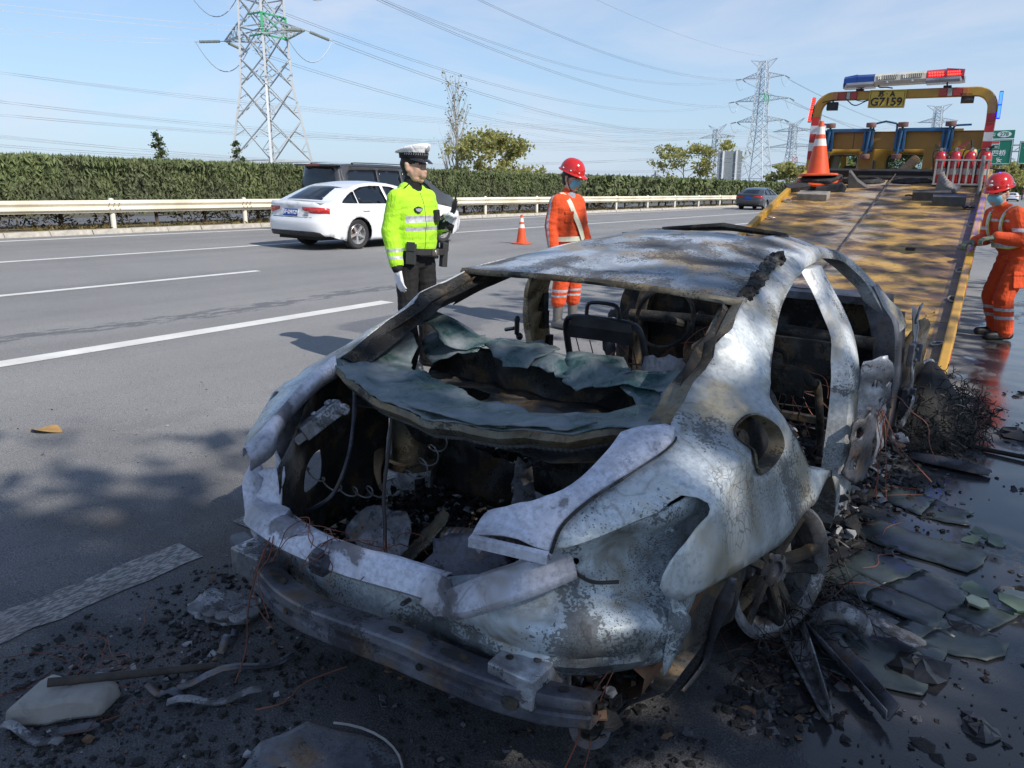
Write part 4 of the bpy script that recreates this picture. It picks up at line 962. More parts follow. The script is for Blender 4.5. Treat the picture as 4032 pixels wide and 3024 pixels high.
# hanging cords in the boot
def cord(name, pts, r, mat, parent=car, n=6): m = MB(); m.tube(smooth_line(pts, False, 6), r, n); return m.build(name, mat, parent, 60)
cord('hanging_cord', [(-.58, -.80, .86), (-.53, -.80, .80), (-.47, -.86, .70), (-.44, -.92, .58), (-.45, -.98, .47), (-.50, -1.02, .42), (-.56, -1.03, .39)], .008, B_STEEL)
cord('hanging_cord', [(-.27, -.88, .80), (-.27, -.90, .66), (-.25, -.95, .52), (-.20, -1.0, .44), (-.14, -1.05, .36), (-.02, -1.05, .33)], .006, WIREB)
cord('hanging_cord', [(-.58, -.70, .84), (-.60, -.62, .72), (-.52, -.56, .62), (-.42, -.58, .56), (-.30, -.64, .60)], .016, B_DARK)
m = MB(); pts = []                                        # the uncoiled spring wire
path = smooth_line([(-.62, -1.0, .72), (-.66, -.99, .60), (-.62, -.94, .50), (-.55, -.86, .42), (-.50, -.76, .39), (-.46, -.66, .39), (-.45, -.52, .44), (-.46, -.40, .52), (-.47, -.32, .60)], False, 14)
for i, p in enumerate(path):
    f = i / len(path); a = i * .93; rr = .004 + .026 * min(1, f * 1.6) ; pts.append((p[0] + rr * math.cos(a), p[1] + rr * .4 * math.cos(a + 1), p[2] + rr * math.sin(a)))
m.tube(smooth_line(pts, False, 2), .0032, 5); m.build('coil_wire', WIREG, car, 60)
# lid hinge arm that dangles on the left
hb = MB(); hb.box((0, 0, 0), (.055, .16, .05)); hb.box((0, -.09, -.004), (.04, .05, .03)); hb.lathe([(.014, 0), (.014, .012)], 8, Matrix.Translation((0, .05, .026)))
hb.lathe([(.010, 0), (.010, .010)], 8, Matrix.Translation((0, -.01, .026))); hb.lathe([(.02, 0), (.02, .05)], 10, Matrix.Translation((.028, .06, 0)) @ Matrix.Rotation(R(90), 4, 'Y'))
hb.build('lid_hinge', B_ALU, car, bevel=.006, loc=(-.50, -.975, .715), rot=(R(28), R(-12), R(-20)))
# seat back seen through the window hole and from the boot
def sb(v, w): return (v, -.235 + .05 * (w - .5) + .025 * fbm(v, w, 5, 5, 3), w)
sheet('seat_back', [(-.68, .20), (.68, .20), (.66, .70), (.58, .815), (.2, .83), (-.2, .84), (-.60, .85), (-.68, .72)], sb, B_DARK, car, [[(-.42, .42), (-.1, .40), (-.1, .60), (-.42, .62)]], step=.045, jag=.008, smooth=60, seed=3)
sheet('parcel_shelf', [(-.75, -.62), (-.84, -.2), (-.86, .1), (-.76, .5), (-.66, .60), (-.25, .62), (-.25, -.64), (-.6, -.66)], lambda u, v: (v, u, .715 + .03 * fbm(u, v, 2, 5, 3)), B_DARK, car, [smooth_line([(-.55, -.42), (-.40, -.42), (-.38, -.25), (-.55, -.22)], True, 2), smooth_line([(-.55, .22), (-.40, .24), (-.40, .42), (-.55, .42)], True, 2)], step=.045, jag=.005, smooth=60, seed=6)
def flo(u, v): return (v, u, .17 + .02 * fbm(u, v, 3, 4, 3) - (.10 if math.hypot(u + .78, v) < .30 else 0) + .05 * max(0, abs(v) - .45))
sheet('boot_floor', [(-1.22, -.55), (-1.25, 0), (-1.20, .55), (-.9, .72), (-.22, .72), (-.22, -.72), (-.9, -.72)], flo, B_DARK, car, step=.05, smooth=60, seed=11)
m = MB(); m.lathe([(.085, 0), (.085, .20), (.06, .215), (.05, .24), (.02, .245)], 16, Matrix.Translation((-.66, -.36, .36))); m.lathe([(.11, 0), (.11, .03)], 16, Matrix.Translation((-.66, -.36, .34)))
m.build('strut_tower', B_OCHRE, car, 40)
m = MB(); m.bar((-.15, -.35, .36), (.22, -.42, .33), .05, .025); m.bar((-.1, -.40, .30), (.3, -.45, .29), .04, .03); m.build('seat_rail', B_ALU, car, bevel=.004)
# charred litter that fills the boot (nobody could count it)
def chips(name, n, box, size, mats, parent, seed, kind='stuff', flat=.35, surf=None):
    r_ = random.Random(seed); m = MB()
    for i in range(n):
        x, y, z = (r_.uniform(a, b) for a, b in box)
        if surf: z = surf(x, y) + r_.uniform(0, box[2][1] - box[2][0])
        s = size * r_.uniform(.35, 1.5) * (1 if r_.random() < .9 else 1.8); m.cur = r_.randrange(len(mats)) if r_.random() < .55 else 0
        M = Matrix.Translation((x, y, z)) @ Euler((r_.uniform(-.7, .7), r_.uniform(-.7, .7), r_.uniform(0, 6.28))).to_matrix().to_4x4()
        k = r_.choice((4, 5, 6)); P = [(s * math.cos(6.283 * j / k) * r_.uniform(.5, 1.1), s * math.sin(6.283 * j / k) * r_.uniform(.4, .9)) for j in range(k)]
        h = s * flat * r_.uniform(.2, 1)
        m.add([(a, b, r_.uniform(0, h * .5)) for a, b in P] + [(a * .8, b * .8, h + r_.uniform(0, h)) for a, b in P], [tuple(range(k, 2 * k))] + [(j, (j + 1) % k, (j + 1) % k + k, j + k) for j in range(k)], M)
    o = m.build(name, mats, parent); return tag(o, kind=kind)
CHAR = simple('char', (.014, .013, .013), .75, var=.5, scale=30, bump=.5); CHARG = simple('char_glossy', (.018, .018, .02), .35, var=.4, scale=30)
ASHM = simple('ash_flake', (.26, .26, .27), .9, var=.35, scale=25); RUSTF = simple('rusty_flake', (.13, .075, .045), .85, var=.35, scale=25); GREYF = simple('grey_flake', (.085, .085, .095), .7, var=.4, scale=25)
chips('boot_debris', 4200, ((-.68, .68), (-1.18, -.28), (0, .08)), .017, [CHAR, CHARG, GREYF, RUSTF, CHAR, ASHM, CHAR], car, 4, surf=lambda x, y: flo(y, x)[2])
rag('burnt_panel', -.28, -.93, .36, .24, .17, B_ASH, R(15), R(-38), .02, 51)
rag('burnt_panel', -.10, -.93, .40, .12, .26, B_OCHRE, R(-30), R(-40), .03, 52)
rag('burnt_panel', .10, -.98, .40, .26, .16, B_STEEL, R(35), R(-45), .02, 54)
rag('burnt_panel', .00, -.52, .42, .08, .26, B_ASH, R(40), R(-30), .04, 55)
t = NT('heat_tint'); s_ = t.n('ShaderNodeTexWave', {'Vector': t.obj(), 'Scale': 9.0, 'Distortion': 4.0, 'Detail': 3}).outputs['Fac']
t.set(color=t.mix(t.ramp(t.noise(9, 6), [(.42, 0.0), (.62, .8)]), t.ramp(s_, [(0.0, (.30, .17, .09)), (.35, (.42, .34, .26)), (.6, (.36, .38, .50)), (.85, (.25, .24, .26)), (1.0, (.16, .10, .07))]), (.05, .045, .04)), rough=.4, metal=.35); TINT = t.m
m = MB(); m.ball((0, 0, 0), (.20, .13, .045), 20, 10); m.build('silencer_shell', TINT, car, 60, loc=(.06, -.80, .36), rot=(R(-32), R(8), R(25)))

# ---- lavender ash strips: the boot gutter flange and its torn ends
gi = [(.374, -1.306, .690), (.355, -1.215, .712), (.431, -1.186, .733), (.503, -1.08, .772), (.525, -.953, .822), (.52, -.86, .852)]
gs = [(.552, -1.248, .676), (.545, -1.19, .719), (.566, -1.10, .757), (.61, -.98, .797), (.652, -.84, .840), (.64, -.78, .868)]
for s in (1, -1):
    A_, B_ = smooth_line(gi, False, 5), smooth_line(gs, False, 5); m = MB(); rings = []
    if s < 0: A_ = [(a[0] * .45 + b[0] * .55, a[1] * .5 + b[1] * .5, a[2] * .5 + b[2] * .5 - .004) for a, b in zip(A_, B_)]
    for i, (a, b) in enumerate(zip(A_, B_)):
        a, b = Vector(a), Vector(b); r_ = [a + Vector((.012, .01, -.05)), a + Vector((-.002, 0, -.012)), a]
        for f in (.2, .4, .6, .8): r_.append(a.lerp(b, f) + Vector((0, 0, .014 * math.sin(math.pi * f) + .008 * fbm(i * .1, f, s, 2.5, 2))))
        r_ += [b + Vector((-.006, 0, .002)), b + Vector((0, .004, -.022))]; rings.append([(s * p.x, p.y, p.z) for p in r_])
    m.loft(rings, closed=False, cap=False); o = m.build('boot_gutter', B_LAV, car, 60); sm_ = o.modifiers.new('thickness', 'SOLIDIFY'); sm_.thickness = .004
m = MB()
for i in range(7): f = (i + .6) / 7.2; p = Vector((.374, -1.306, .690)).lerp(Vector((.552, -1.248, .676)), f); m.box((p.x, p.y - .004, p.z - .014), (.006, .004, .006))
m.build('rivet_holes', B_DARK, car)
m = MB(); e0, e1 = Vector((.374, -1.306, .690)), Vector((.552, -1.248, .676))
m.loft([[tuple(e0.lerp(e1, f) + Vector(o_)) for o_ in ((0, 0, .001), (0, -.012, -.004), (0, -.014, -.026), (0, -.008, -.03))] for f in (0, .25, .5, .75, 1)], closed=False, cap=False); m.build('gutter_end', B_LAV, car)
m = MB(); m.tube([(x + .003, u - .002, z - .001) for x, u, z in smooth_line(gs, False, 5)][:-3], [.0045] * 15 + [.003] * 8, 5); m.build('panel_gap', B_DARK, car)
# strip torn loose under the tongue
m = MB(); st = [(.53, -1.11, .600, .07), (.47, -1.18, .575, .085), (.40, -1.245, .545, .09), (.345, -1.285, .515, .075), (.31, -1.30, .495, .05)]
m.loft([[(x - w_ * .5, u, z + .012), (x - w_ * .2, u - .012, z + .022 + .008 * nz(u, 2, 2, 9)), (x + w_ * .2, u - .02, z + .012), (x + w_ * .5, u - .035, z - .012), (x + w_ * .55, u - .035, z - .03)] for x, u, z, w_ in smooth_line(st, False, 4)], closed=False, cap=False)
o = m.build('torn_strip', B_LAV, car, 30); o.modifiers.new('thickness', 'SOLIDIFY').thickness = .004

# ---- tail: sill, back panel, right lamp recess and corner
def ur(v): return -1.262 + .20 * v * v
tl = [(-.585, -1.19, .60), (-.545, -1.215, .525), (-.52, -1.236, .505), (-.40, -1.258, .50), (-.284, -1.274, .50), (-.15, -1.276, .50), (-.052, -1.272, .50), (.06, -1.255, .50), (.159, -1.236, .498), (.227, -1.222, .49)]
m = MB(); rings = []
for i, (v, u, w) in enumerate(smooth_line(tl, False, 6)):
    j = .005 * fbm(v, 3, 2, 9, 2); inn = .028 + .012 * max(0, nz(v, 1, 1, 8)) + (.03 if -.50 < v < -.40 else 0)
    rings.append([(v, u + inn + .01, w - .02 + j), (v, u + inn, w + .004 + j), (v, u + .012, w + .008 + j * .6), (v, u - .008, w + .002), (v + .002, u - .028, w - .022 + j * .4), (v + .002, u - .042, w - .050), (v + .002, u - .038, w - .058)])
m.loft(rings, closed=False, cap=False); o = m.build('boot_sill', B_LAV, car, 30); o.modifiers.new('thickness', 'SOLIDIFY').thickness = .005
rag('torn_strip', .25, -1.27, .475, .13, .10, B_LAV, R(-10), R(-25), .03, 63, jag=.014); rag('torn_strip', -.50, -1.19, .545, .10, .15, B_LAV, R(20), R(-30), .03, 65, jag=.012)
def back(v, w):
    rel = .012 * math.exp(-((w - .415) / .016) ** 2) - .008 * math.exp(-((w - .375) / .01) ** 2)
    for a, b in ((-.22, .0), (.02, .22)):
        if a < v < b and .285 < w < .36: rel -= .010
    return (v, ur(v) + .045 - rel + .003 * fbm(v, w, 2, 7) + .02 * max(0, .30 - w) / .06, w)
sheet('back_panel', [(-.60, .24), (-.3, .235), (0, .235), (.30, .24), (.42, .26), (.42, .47), (.2, .47), (0, .47), (-.3, .475), (-.58, .49)], back, B_SIDE, car, [circ(-.40, .395, .019), circ(-.36, .37, .008), circ(-.33, .33, .006), circ(-.42, .36, .006)], step=.022, jag=.0, smooth=40, seed=5)
for v, w in ((-.33, .405), (-.27, .36), (.1, .385), (.33, .33)):
    m = MB(); m.lathe([(.007, 0), (.007, .03), (.004, .034)], 7, Matrix.Translation((v, ur(v) + .04, w)) @ Matrix.Rotation(R(90), 4, 'X')); m.build('stud', B_STEEL, car)
PC = [(.20, -1.228), (.34, -1.225), (.45, -1.212), (.55, -1.178), (.635, -1.118), (.70, -1.035), (.745, -.945), (.765, -.86)]
PCd = smooth_line(PC, False, 8); PL = [0]
for a, b in zip(PCd, PCd[1:]): PL.append(PL[-1] + math.dist(a, b))
def plan(s):
    x = float(np.interp(s, PL, [p[0] for p in PCd])); y = float(np.interp(s, PL, [p[1] for p in PCd]))
    x2 = float(np.interp(s + .02, PL, [p[0] for p in PCd])); y2 = float(np.interp(s + .02, PL, [p[1] for p in PCd])); x1 = float(np.interp(s - .02, PL, [p[0] for p in PCd])); y1 = float(np.interp(s - .02, PL, [p[1] for p in PCd]))
    d = Vector((x2 - x1, y2 - y1, 0)); d = d.normalized() if d.length > 0 else Vector((1, 0, 0)); return x, y, Vector((d.y, -d.x, 0))
ST = PL[-1]
def corner(sd):
    def f(s, w):
        x, y, n = plan(s); g = clampi(w, [.28, .30, .34, .375, .39, .41, .45, .475, .49, .505, .55, .62, .66, .70, .74], [-.05, -.03, .018, .040, .026, .042, .046, .030, -.010, -.042, -.056, -.052, -.040, -.012, -.01])
        g *= clampi(s, [0, .12, .25, ST], [.45, .7, 1, 1])
        for a, b, r_, h in ((.30, .60, .05, -.014), (.52, .63, .06, -.018), (.64, .575, .045, -.014), (.72, .66, .035, -.010), (.42, .56, .03, .010), (.60, .70, .03, .012), (.50, .545, .02, .010)):
            g += h * math.exp(-(((s - a) / r_) ** 2 + ((w - b) / (r_ * .8)) ** 2))
        g += .006 * fbm(s, w, 3, 9, 2)
        return (sd * (x + n.x * g), y + n.y * g, w)
    return f
co = [(.0, .285), (.2, .29), (.38, .295), (.52, .305), (.60, .31), (.66, .34), (.67, .43), (.66, .50), (.685, .53), (.75, .58), (.80, .64), (.835, .70), (.84, .745), (.80, .765), (.72, .76), (.60, .735), (.50, .71), (.42, .70), (.36, .69), (.31, .66), (.25, .60), (.16, .53), (.0, .485)]
lh = [circ(.385, .60, .010), circ(.63, .355, .018), circ(.28, .565, .006), circ(.56, .36, .006), smooth_line([(.33, .575), (.365, .565), (.375, .59), (.34, .605)], True, 2)]
sheet('lamp_recess', co, corner(1), B_REAR, car, lh, step=.02, thick=.005, smooth=55, seed=6)
sheet('lamp_recess', [(.36, .30), (.52, .305), (.66, .34), (.68, .53), (.75, .58), (.80, .64), (.835, .70), (.80, .76), (.60, .735), (.45, .71), (.37, .69), (.33, .60), (.335, .45)], lambda s, w: (lambda q: (q[0], q[1], q[2]))(corner(-1)(s, w)), B_LAV, car, step=.03, thick=.005, smooth=55, seed=7)
cf = corner(1)
for s, w, sz in ((.235, .52, .011), (.50, .50, .012), (.62, .52, .013), (.66, .66, .011), (.40, .66, .009), (.56, .60, .012)):
    p = Vector(cf(s, w)); _, _, n = plan(s); q = n.to_track_quat('Z', 'Y').to_matrix().to_4x4()
    m = MB(); m.box((0, 0, 0), (sz * 2.2, sz * 2.2, .006), Matrix.Translation(p) @ q); m.lathe([(sz * .6, 0), (sz * .6, .014), (sz * .3, .016)], 6, Matrix.Translation(p) @ q); m.build('bolt', B_REAR, car)
cord('burnt_wire', [(.52, -1.10, .60), (.55, -1.125, .575), (.60, -1.13, .565), (.655, -1.10, .57)], .005, WIREB)
# plates under the right corner, rusty shield, towing eye
sheet('side_plate', [(-1.03, .32), (-.98, .315), (-.93, .34), (-.90, .40), (-.80, .44), (-.70, .455), (-.62, .50), (-.66, .53), (-.80, .54), (-.95, .54), (-1.02, .50)], lambda u, w: (.755 - .05 * (u + 1.03) + .008 * fbm(u, w, 3, 9), u, w), B_REAR, car, [smooth_line([(-.965, .40), (-.935, .40), (-.93, .425), (-.96, .43)], True, 2)], step=.03, thick=.005, smooth=50, seed=3)
m = MB(); m.loft([[(.50, u, .22 + d_), (.64, u, .20 + d_), (.715, u, .26 + d_), (.72, u, .31 + d_), (.66, u, .34 + d_)] for u, d_ in ((-1.06, 0), (-.95, .01), (-.8, .05), (-.66, .10), (-.55, .14))], closed=False, cap=False); o = m.build('heat_shield', simple('brown_scorch', (.16, .085, .05), .75, var=.4, scale=8, dirt=((.03, .026, .024), .8)), car, 50)
m = MB(); m.tube([(.50, -.98, .20), (.60, -1.03, .19), (.66, -1.06, .19)], .018, 8); m.lathe([(.052, -.012), (.055, 0), (.052, .03), (.03, .03), (.028, 0), (.03, -.012)], 16, Matrix.Translation((.60, -1.10, .15)) @ Matrix.Rotation(R(70), 4, 'X') @ Matrix.Rotation(R(25), 4, 'Y'), cap=False); m.box((.62, -1.04, .17), (.05, .08, .03))
m.build('towing_eye', B_STEEL, car, 40)
cord('hanging_wire', [(.66, -1.09, .36), (.62, -1.15, .26), (.60, -1.17, .14), (.57, -1.20, .03)], .0022, COPPER); cord('hanging_wire', [(.665, -1.09, .36), (.64, -1.14, .25), (.63, -1.17, .10), (.61, -1.22, .02), (.50, -1.33, .015), (.46, -1.36, .012)], .0018, COPPER)
# dangling strip behind the wheel
m = MB(); m.loft([[(x - w_, u, z), (x, u - .01, z + .006), (x + w_, u, z)] for x, u, z, w_ in smooth_line([(.85, -.86, .535, .010), (.81, -.78, .42, .022), (.77, -.69, .32, .019), (.73, -.61, .19, .014), (.70, -.56, .07, .012), (.69, -.70, .05, .008)], False, 4)], closed=False, cap=False); o = m.build('trim_strip', B_STEEL, car, 60); o.modifiers.new('thickness', 'SOLIDIFY').thickness = .004

# ---- bumper beam: a bent channel with dark discs painted on as its pressed holes
def bu(v): return -1.372 + .135 * (abs(v) / .66) ** 2.4 + .012 * math.sin(v * 9)
SECT = [(.075, .345), (.012, .352), (.002, .350), (-.002, .344), (-.004, .322), (.006, .317), (.008, .302), (-.002, .296), (-.004, .272), (.0, .266), (.010, .262), (.07, .266), (.07, .272), (.016, .268), (.014, .340), (.075, .339)]
m = MB(); rings = []
for i in range(57):
    v = -.668 + 1.336 * i / 56; en = max(0, (abs(v) - .46) / .2); rg = []
    for du, z in SECT: rg.append((v, bu(v) + du * (1 - .25 * en) + .0025 * fbm(v, z, 2, 9), z + (.308 - z) * .10 * en + .008 * math.sin(v * 4 + 1) - .012 * (v / .66) * abs(v / .66)))
    rings.append(rg)
m.loft(rings); beam = m.build('bumper_beam', B_STEEL, car, 25)
def bz(v): return .008 * math.sin(v * 4 + 1) - .012 * (v / .66) * abs(v / .66)
for v, du, z, a, b, top_ in ((-.50, .035, .3515, .05, .016, 1), (-.33, .035, .3515, .05, .016, 1), (-.10, .040, .351, .026, .010, 1), (.14, .040, .351, .022, .010, 1), (.33, .035, .3515, .045, .015, 1), (.52, .035, .351, .040, .014, 1), (.60, .03, .351, .012, .010, 1), (-.57, -.004, .309, .010, .010, 0), (.50, -.006, .308, .020, .019, 0), (-.22, -.0055, .308, .009, .009, 0), (.25, -.0055, .308, .009, .009, 0)):
    m = MB(); q = [(a * math.cos(t_), b * math.sin(t_)) for t_ in [2 * math.pi * k_ / 16 for k_ in range(16)]]
    m.loft([[(v + x, bu(v + x) + du + y, z + e + bz(v + x)) if top_ else (v + x, bu(v + x) + du - e, z + y + bz(v + x)) for x, y in q] for e in (-.004, .0022)]); m.build('hole', B_DARK, beam)  # raised near-black discs put the shade of the holes into colour
for s in (-1, 1):
    m = MB(); m.box((s * .49, -1.235, .335), (.13, .15, .085)); m.box((s * .49, -1.165, .34), (.17, .012, .12))
    o = m.build('crash_box', B_ALU, car, bevel=.006)
    m = MB()
    for a, b in ((-.03, -.03), (.03, .0), (-.02, .035)): m.lathe([(.010, 0), (.010, .002)], 10, Matrix.Translation((s * .49 + a, -1.235 + b, .378)))
    m.build('hole', B_DARK, o)  # dark discs on the box top, painting the shade of holes
m = MB(); m.tube([(-.62, -1.12, .40), (-.55, -1.15, .41), (-.50, -1.14, .42)], .02, 8); m.lathe([(.026, 0), (.026, .04)], 10, Matrix.Translation((-.64, -1.12, .40)) @ Matrix.Rotation(R(80), 4, 'Y')); m.build('pipe_stub', B_OCHRE, car, 40)
# bunches of bare copper left from the loom
def loom(parent, p0, n, ln, seed, mat=COPPER, drop=1.0, r=.0016):
    r_ = random.Random(seed); m = MB()
    for i in range(n):
        p = Vector(p0) + Vector((r_.uniform(-.03, .03), r_.uniform(-.02, .02), r_.uniform(-.01, .02))); d = Vector((r_.uniform(-1, 1), r_.uniform(-1, .4), r_.uniform(-1, .3) * drop)); pts = [p]
        for k in range(5): d += Vector((r_.uniform(-.8, .8), r_.uniform(-.8, .8), r_.uniform(-.9, .4) * drop)); pts.append(pts[-1] + d.normalized() * ln * .2)
        m.tube(smooth_line(pts, False, 3), r, 3, False)
    return tag(m.build('copper_wires', mat, parent), kind='stuff')
loom(car, (-.26, -1.25, .51), 9, .16, 1, drop=.5); loom(car, (-.37, -1.29, .45), 5, .30, 2); loom(car, (-.12, -1.26, .51), 8, .14, 3, drop=.4); loom(car, (.88, .80, .60), 14, .4, 4, drop=1.6, r=.0022); loom(car, (.0, -1.18, .5), 6, .16, 5, drop=.3)
cord('hanging_wire', [(-.37, -1.30, .46), (-.38, -1.34, .38), (-.40, -1.37, .25), (-.41, -1.38, .12), (-.42, -1.42, .02)], .002, COPPER); cord('hanging_wire', [(-.355, -1.30, .47), (-.34, -1.33, .42), (-.37, -1.35, .36), (-.33, -1.37, .31), (-.30, -1.375, .26)], .0016, COPPER)
m = MB(); m.box((0, 0, 0), (.05, .035, .055)); m.box((0, -.018, .004), (.04, .008, .02)); m.box((0, .0, .034), (.03, .025, .02)); m.build('latch', B_STEEL, car, bevel=.004, loc=(-.13, -1.325, .462), rot=(R(8), 0, 0))

# ---- right rear wheel: bare alloy rim, spokes and brake disc
RIMM = burnt('sooty_rim', (.38, .38, .40), (.13, .13, .14), (.03, .029, .029), (.2, .15, .1), .52, .46, .62, .6, 2.5, .4, .2, .4)
def wheel(x, u, w, s, tilt=0, yaw=0):
    Mx = Matrix.Rotation(R(90 * s), 4, 'Y'); n = 40
    prof = [(.190, .078), (.205, .098), (.226, .104), (.236, .098), (.232, .086), (.216, .075), (.207, .055), (.200, .02), (.206, -.07), (.222, -.085), (.236, -.098), (.226, -.104), (.204, -.09), (.192, -.06), (.187, .02)]
    m = MB(); m.lathe(prof + [prof[0]], n, Mx, cap=False); o = m.build('wheel', B_ALU if s < 0 or u > 1 else RIMM, car, 40, loc=(x, u, w), rot=(0, tilt, yaw))
    for k in range(5):
        for q in (-1, 1):
            a = k * 1.2566 + .3; sp = MB(); rings = []
            for rr, off, hw, z in ((.045, .010, .020, .062), (.10, .018, .017, .074), (.15, .026, .016, .084), (.196, .040, .022, .088)):
                c_, s_ = math.cos(a), math.sin(a); cx, cy = rr * c_ - q * off * s_, rr * s_ + q * off * c_
                rings.append([tuple(Mx @ Vector((cx + dx * -s_, cy + dx * c_, z + dz))) for dx, dz in ((-hw, -.03), (-hw, -.004), (-hw * .6, .004), (hw * .6, .004), (hw, -.004), (hw, -.03))])
            sp.loft(rings); sp.build('spoke', B_DARK, o, 40)
    m = MB(); m.lathe([(.062, .03), (.062, .062), (.050, .072), (.032, .074), (.030, .062), (.018, .060)], 24, Mx)
    m.build('hub', B_STEEL, o, 40)
    for k in range(5): m = MB(); m.lathe([(.0085, .06), (.0085, .073), (.004, .074)], 8, Mx @ Matrix.Translation((.047 * math.cos(k * 1.2566), .047 * math.sin(k * 1.2566), 0))); m.build('wheel_bolt', B_DARK, o)
    m = MB(); m.lathe([(.150, -.01), (.150, .012), (.08, .014), (.08, .04), (.02, .04)], 32, Mx); m.build('brake_disc', B_ALU, o, 40)
    return o
wheel(.72, -.14, .235, 1, R(-4), R(-24)); wheel(-.72, -.06, .232, -1); wheel(.74, 2.78, .232, 1, R(5), R(-14)); wheel(-.74, 2.78, .232, -1)
m = MB(); m.tube([(-.70, -.06, .23), (.70, -.06, .23)], .04, 10); m.box((0, -.06, .24), (.9, .16, .09)); m.box((.62, -.06, .24), (.05, .14, .20)); m.tube([(.60, .08, .2), (.60, .10, .5)], .03, 10); m.build('axle', B_DARK, car)

# ---- cabin
def flc(u, v): return (v, u, .10 + .015 * fbm(u, v, 5, 4, 3) + (.12 if abs(v) < .16 else 0) + (.10 * min(1, max(0, (.28 - u) / .12)) if u < .3 else 0))
sheet('cabin_floor', [(-.22, -.70), (-.22, .70), (2.0, .70), (2.0, -.70)], flc, B_DARK, car, step=.07, smooth=60, seed=13)
chips('cabin_debris', 2200, ((-.68, .68), (-.1, 1.7), (0, .14)), .024, [CHAR, GREYF, CHAR, RUSTF, CHARG, ASHM], car, 9, surf=lambda x, y: flc(y, x)[2])
sheet('firewall', [(-.70, .10), (.70, .10), (.70, .60), (.66, .90), (.3, .93), (-.3, .93), (-.66, .90), (-.70, .60)], lambda v, w: (v, 1.98 - .10 * (w - .5) + .03 * fbm(v, w, 5, 5, 3), w), B_DARK, car, [circ(-.35, .7, .03), circ(.3, .62, .025), circ(.05, .5, .03), circ(-.1, .78, .02)], step=.06, smooth=60, seed=15)
m = MB(); m.loft([[(v, 1.86 + .02 * nz(v, 1, 1, 5), .915 + .006 * nz(v, 4, 1, 9)), (v, 1.98, .935), (v, 2.12, .915), (v, 2.12, .87), (v, 1.98, .86), (v, 1.86, .875)] for v in (-.68, -.4, -.1, .2, .45, .70)]); m.build('cowl', B_STEEL, car, 40)
m = MB(); m.tube([(-.70, 1.70, .70), (0, 1.72, .72), (.70, 1.70, .70)], .035, 10); m.bar((-.30, 1.70, .72), (-.28, 1.60, .20), .05, .03); m.bar((.15, 1.72, .72), (.10, 1.75, .15), .05, .03); m.tube([(-.36, 1.70, .68), (-.36, 1.45, .74)], .025, 8); m.tube([(-.36 + .17 * math.cos(a), 1.43 + .06 * math.sin(a), .75 + .16 * math.sin(a)) for a in [2 * math.pi * i / 20 for i in range(21)]], .012, 6)
m.box((.35, 1.72, .60), (.34, .16, .18)); m.box((-.05, 1.74, .55), (.22, .14, .22)); m.build('dash_frame', B_DARK, car, 40)
def seat(x, mat, back=1.0, seed=1):
    m = MB(); z = .80 * back; uu = .80
    m.tube(smooth_line([(x - .235, 1.02, .32), (x - .235, .93, .50), (x - .225, .85, .66), (x - .21, uu, z - .02), (x - .16, uu - .01, z + .015), (x, uu - .012, z + .02), (x + .16, uu - .01, z + .012), (x + .21, uu, z - .03), (x + .225, .85, .64), (x + .235, .93, .48), (x + .235, 1.02, .32)], False, 4), .022, 8, sx=.7)
    fr = m.build('seat_frame', mat, car, 60)
    m = MB(); m.loft([[(x - .17, uu - .02, z - .085), (x - .17, uu - .035, z - .02), (x - .15, uu - .03, z + .018)], [(x, uu - .025, z - .08), (x, uu - .04, z - .02), (x, uu - .035, z + .03)], [(x + .19, uu - .02, z - .085), (x + .19, uu - .035, z - .02), (x + .17, uu - .03, z + .016)]], closed=False, cap=False); o = m.build('cross_plate', mat, fr); o.modifiers.new('thickness', 'SOLIDIFY').thickness = .012
    m = MB(); m.tube(smooth_line([(x - .09, uu, z), (x - .09, uu - .005, z + .07), (x - .06, uu - .01, z + .10), (x + .06, uu - .01, z + .10), (x + .09, uu - .005, z + .07), (x + .09, uu, z)], False, 3), .010, 6); m.build('headrest_loop', mat, fr, 60)
    m = MB()
    for k in range(5): q = -.16 + k * .08; m.tube(smooth_line([(x + q, .82, z - .10), (x + q + .02, .86, .56), (x + q - .02, .93, .46), (x + q, 1.0, .34)], False, 3), .0035, 4, False)
    for zz in (.42, .52, .60): m.tube([(x - .22, .80 + (.8 - zz) * .42, zz), (x, .83 + (.8 - zz) * .42, zz - .02), (x + .22, .80 + (.8 - zz) * .42, zz)], .004, 4, False)
    m.build('spring_wires', WIREB, fr); m = MB()
    for s in (-1, 1): m.bar((x + s * .23, 1.0, .30), (x + s * .23, 1.48, .30), .04, .05); m.bar((x + s * .2, .95, .14), (x + s * .2, 1.5, .14), .03, .03)
    m.bar((x - .23, 1.46, .31), (x + .23, 1.46, .31), .04); m.bar((x - .23, 1.02, .29), (x + .23, 1.02, .29), .04); m.build('seat_base', mat, fr, bevel=.004)
    return fr
seat(-.42, simple('black_frame', (.05, .05, .055), .5, .2, var=.4, scale=9, bump=.2)); seat(.40, B_DARK, .86)
m = MB(); m.tube([(-.60, .30, .86), (-.60, .30, .80), (-.59, .31, .79)], .012, 8); m.ball((-.60, .30, .865), (.014, .014, .018)); m.ball((-.592, .31, .785), (.018, .014, .018)); m.tube([(-.69, .34, .80), (-.62, .31, .82)], .01, 6); m.build('belt_anchor', simple('black_metal', (.02, .02, .022), .4), car, 60)
loom(car, (-.12, 1.55, .62), 16, .5, 7, drop=1.2, r=.0025); loom(car, (-.52, 1.2, .55), 10, .35, 8, drop=1.2, r=.0022); loom(car, (.3, 1.6, .5), 10, .4, 10, drop=1, r=.0022)
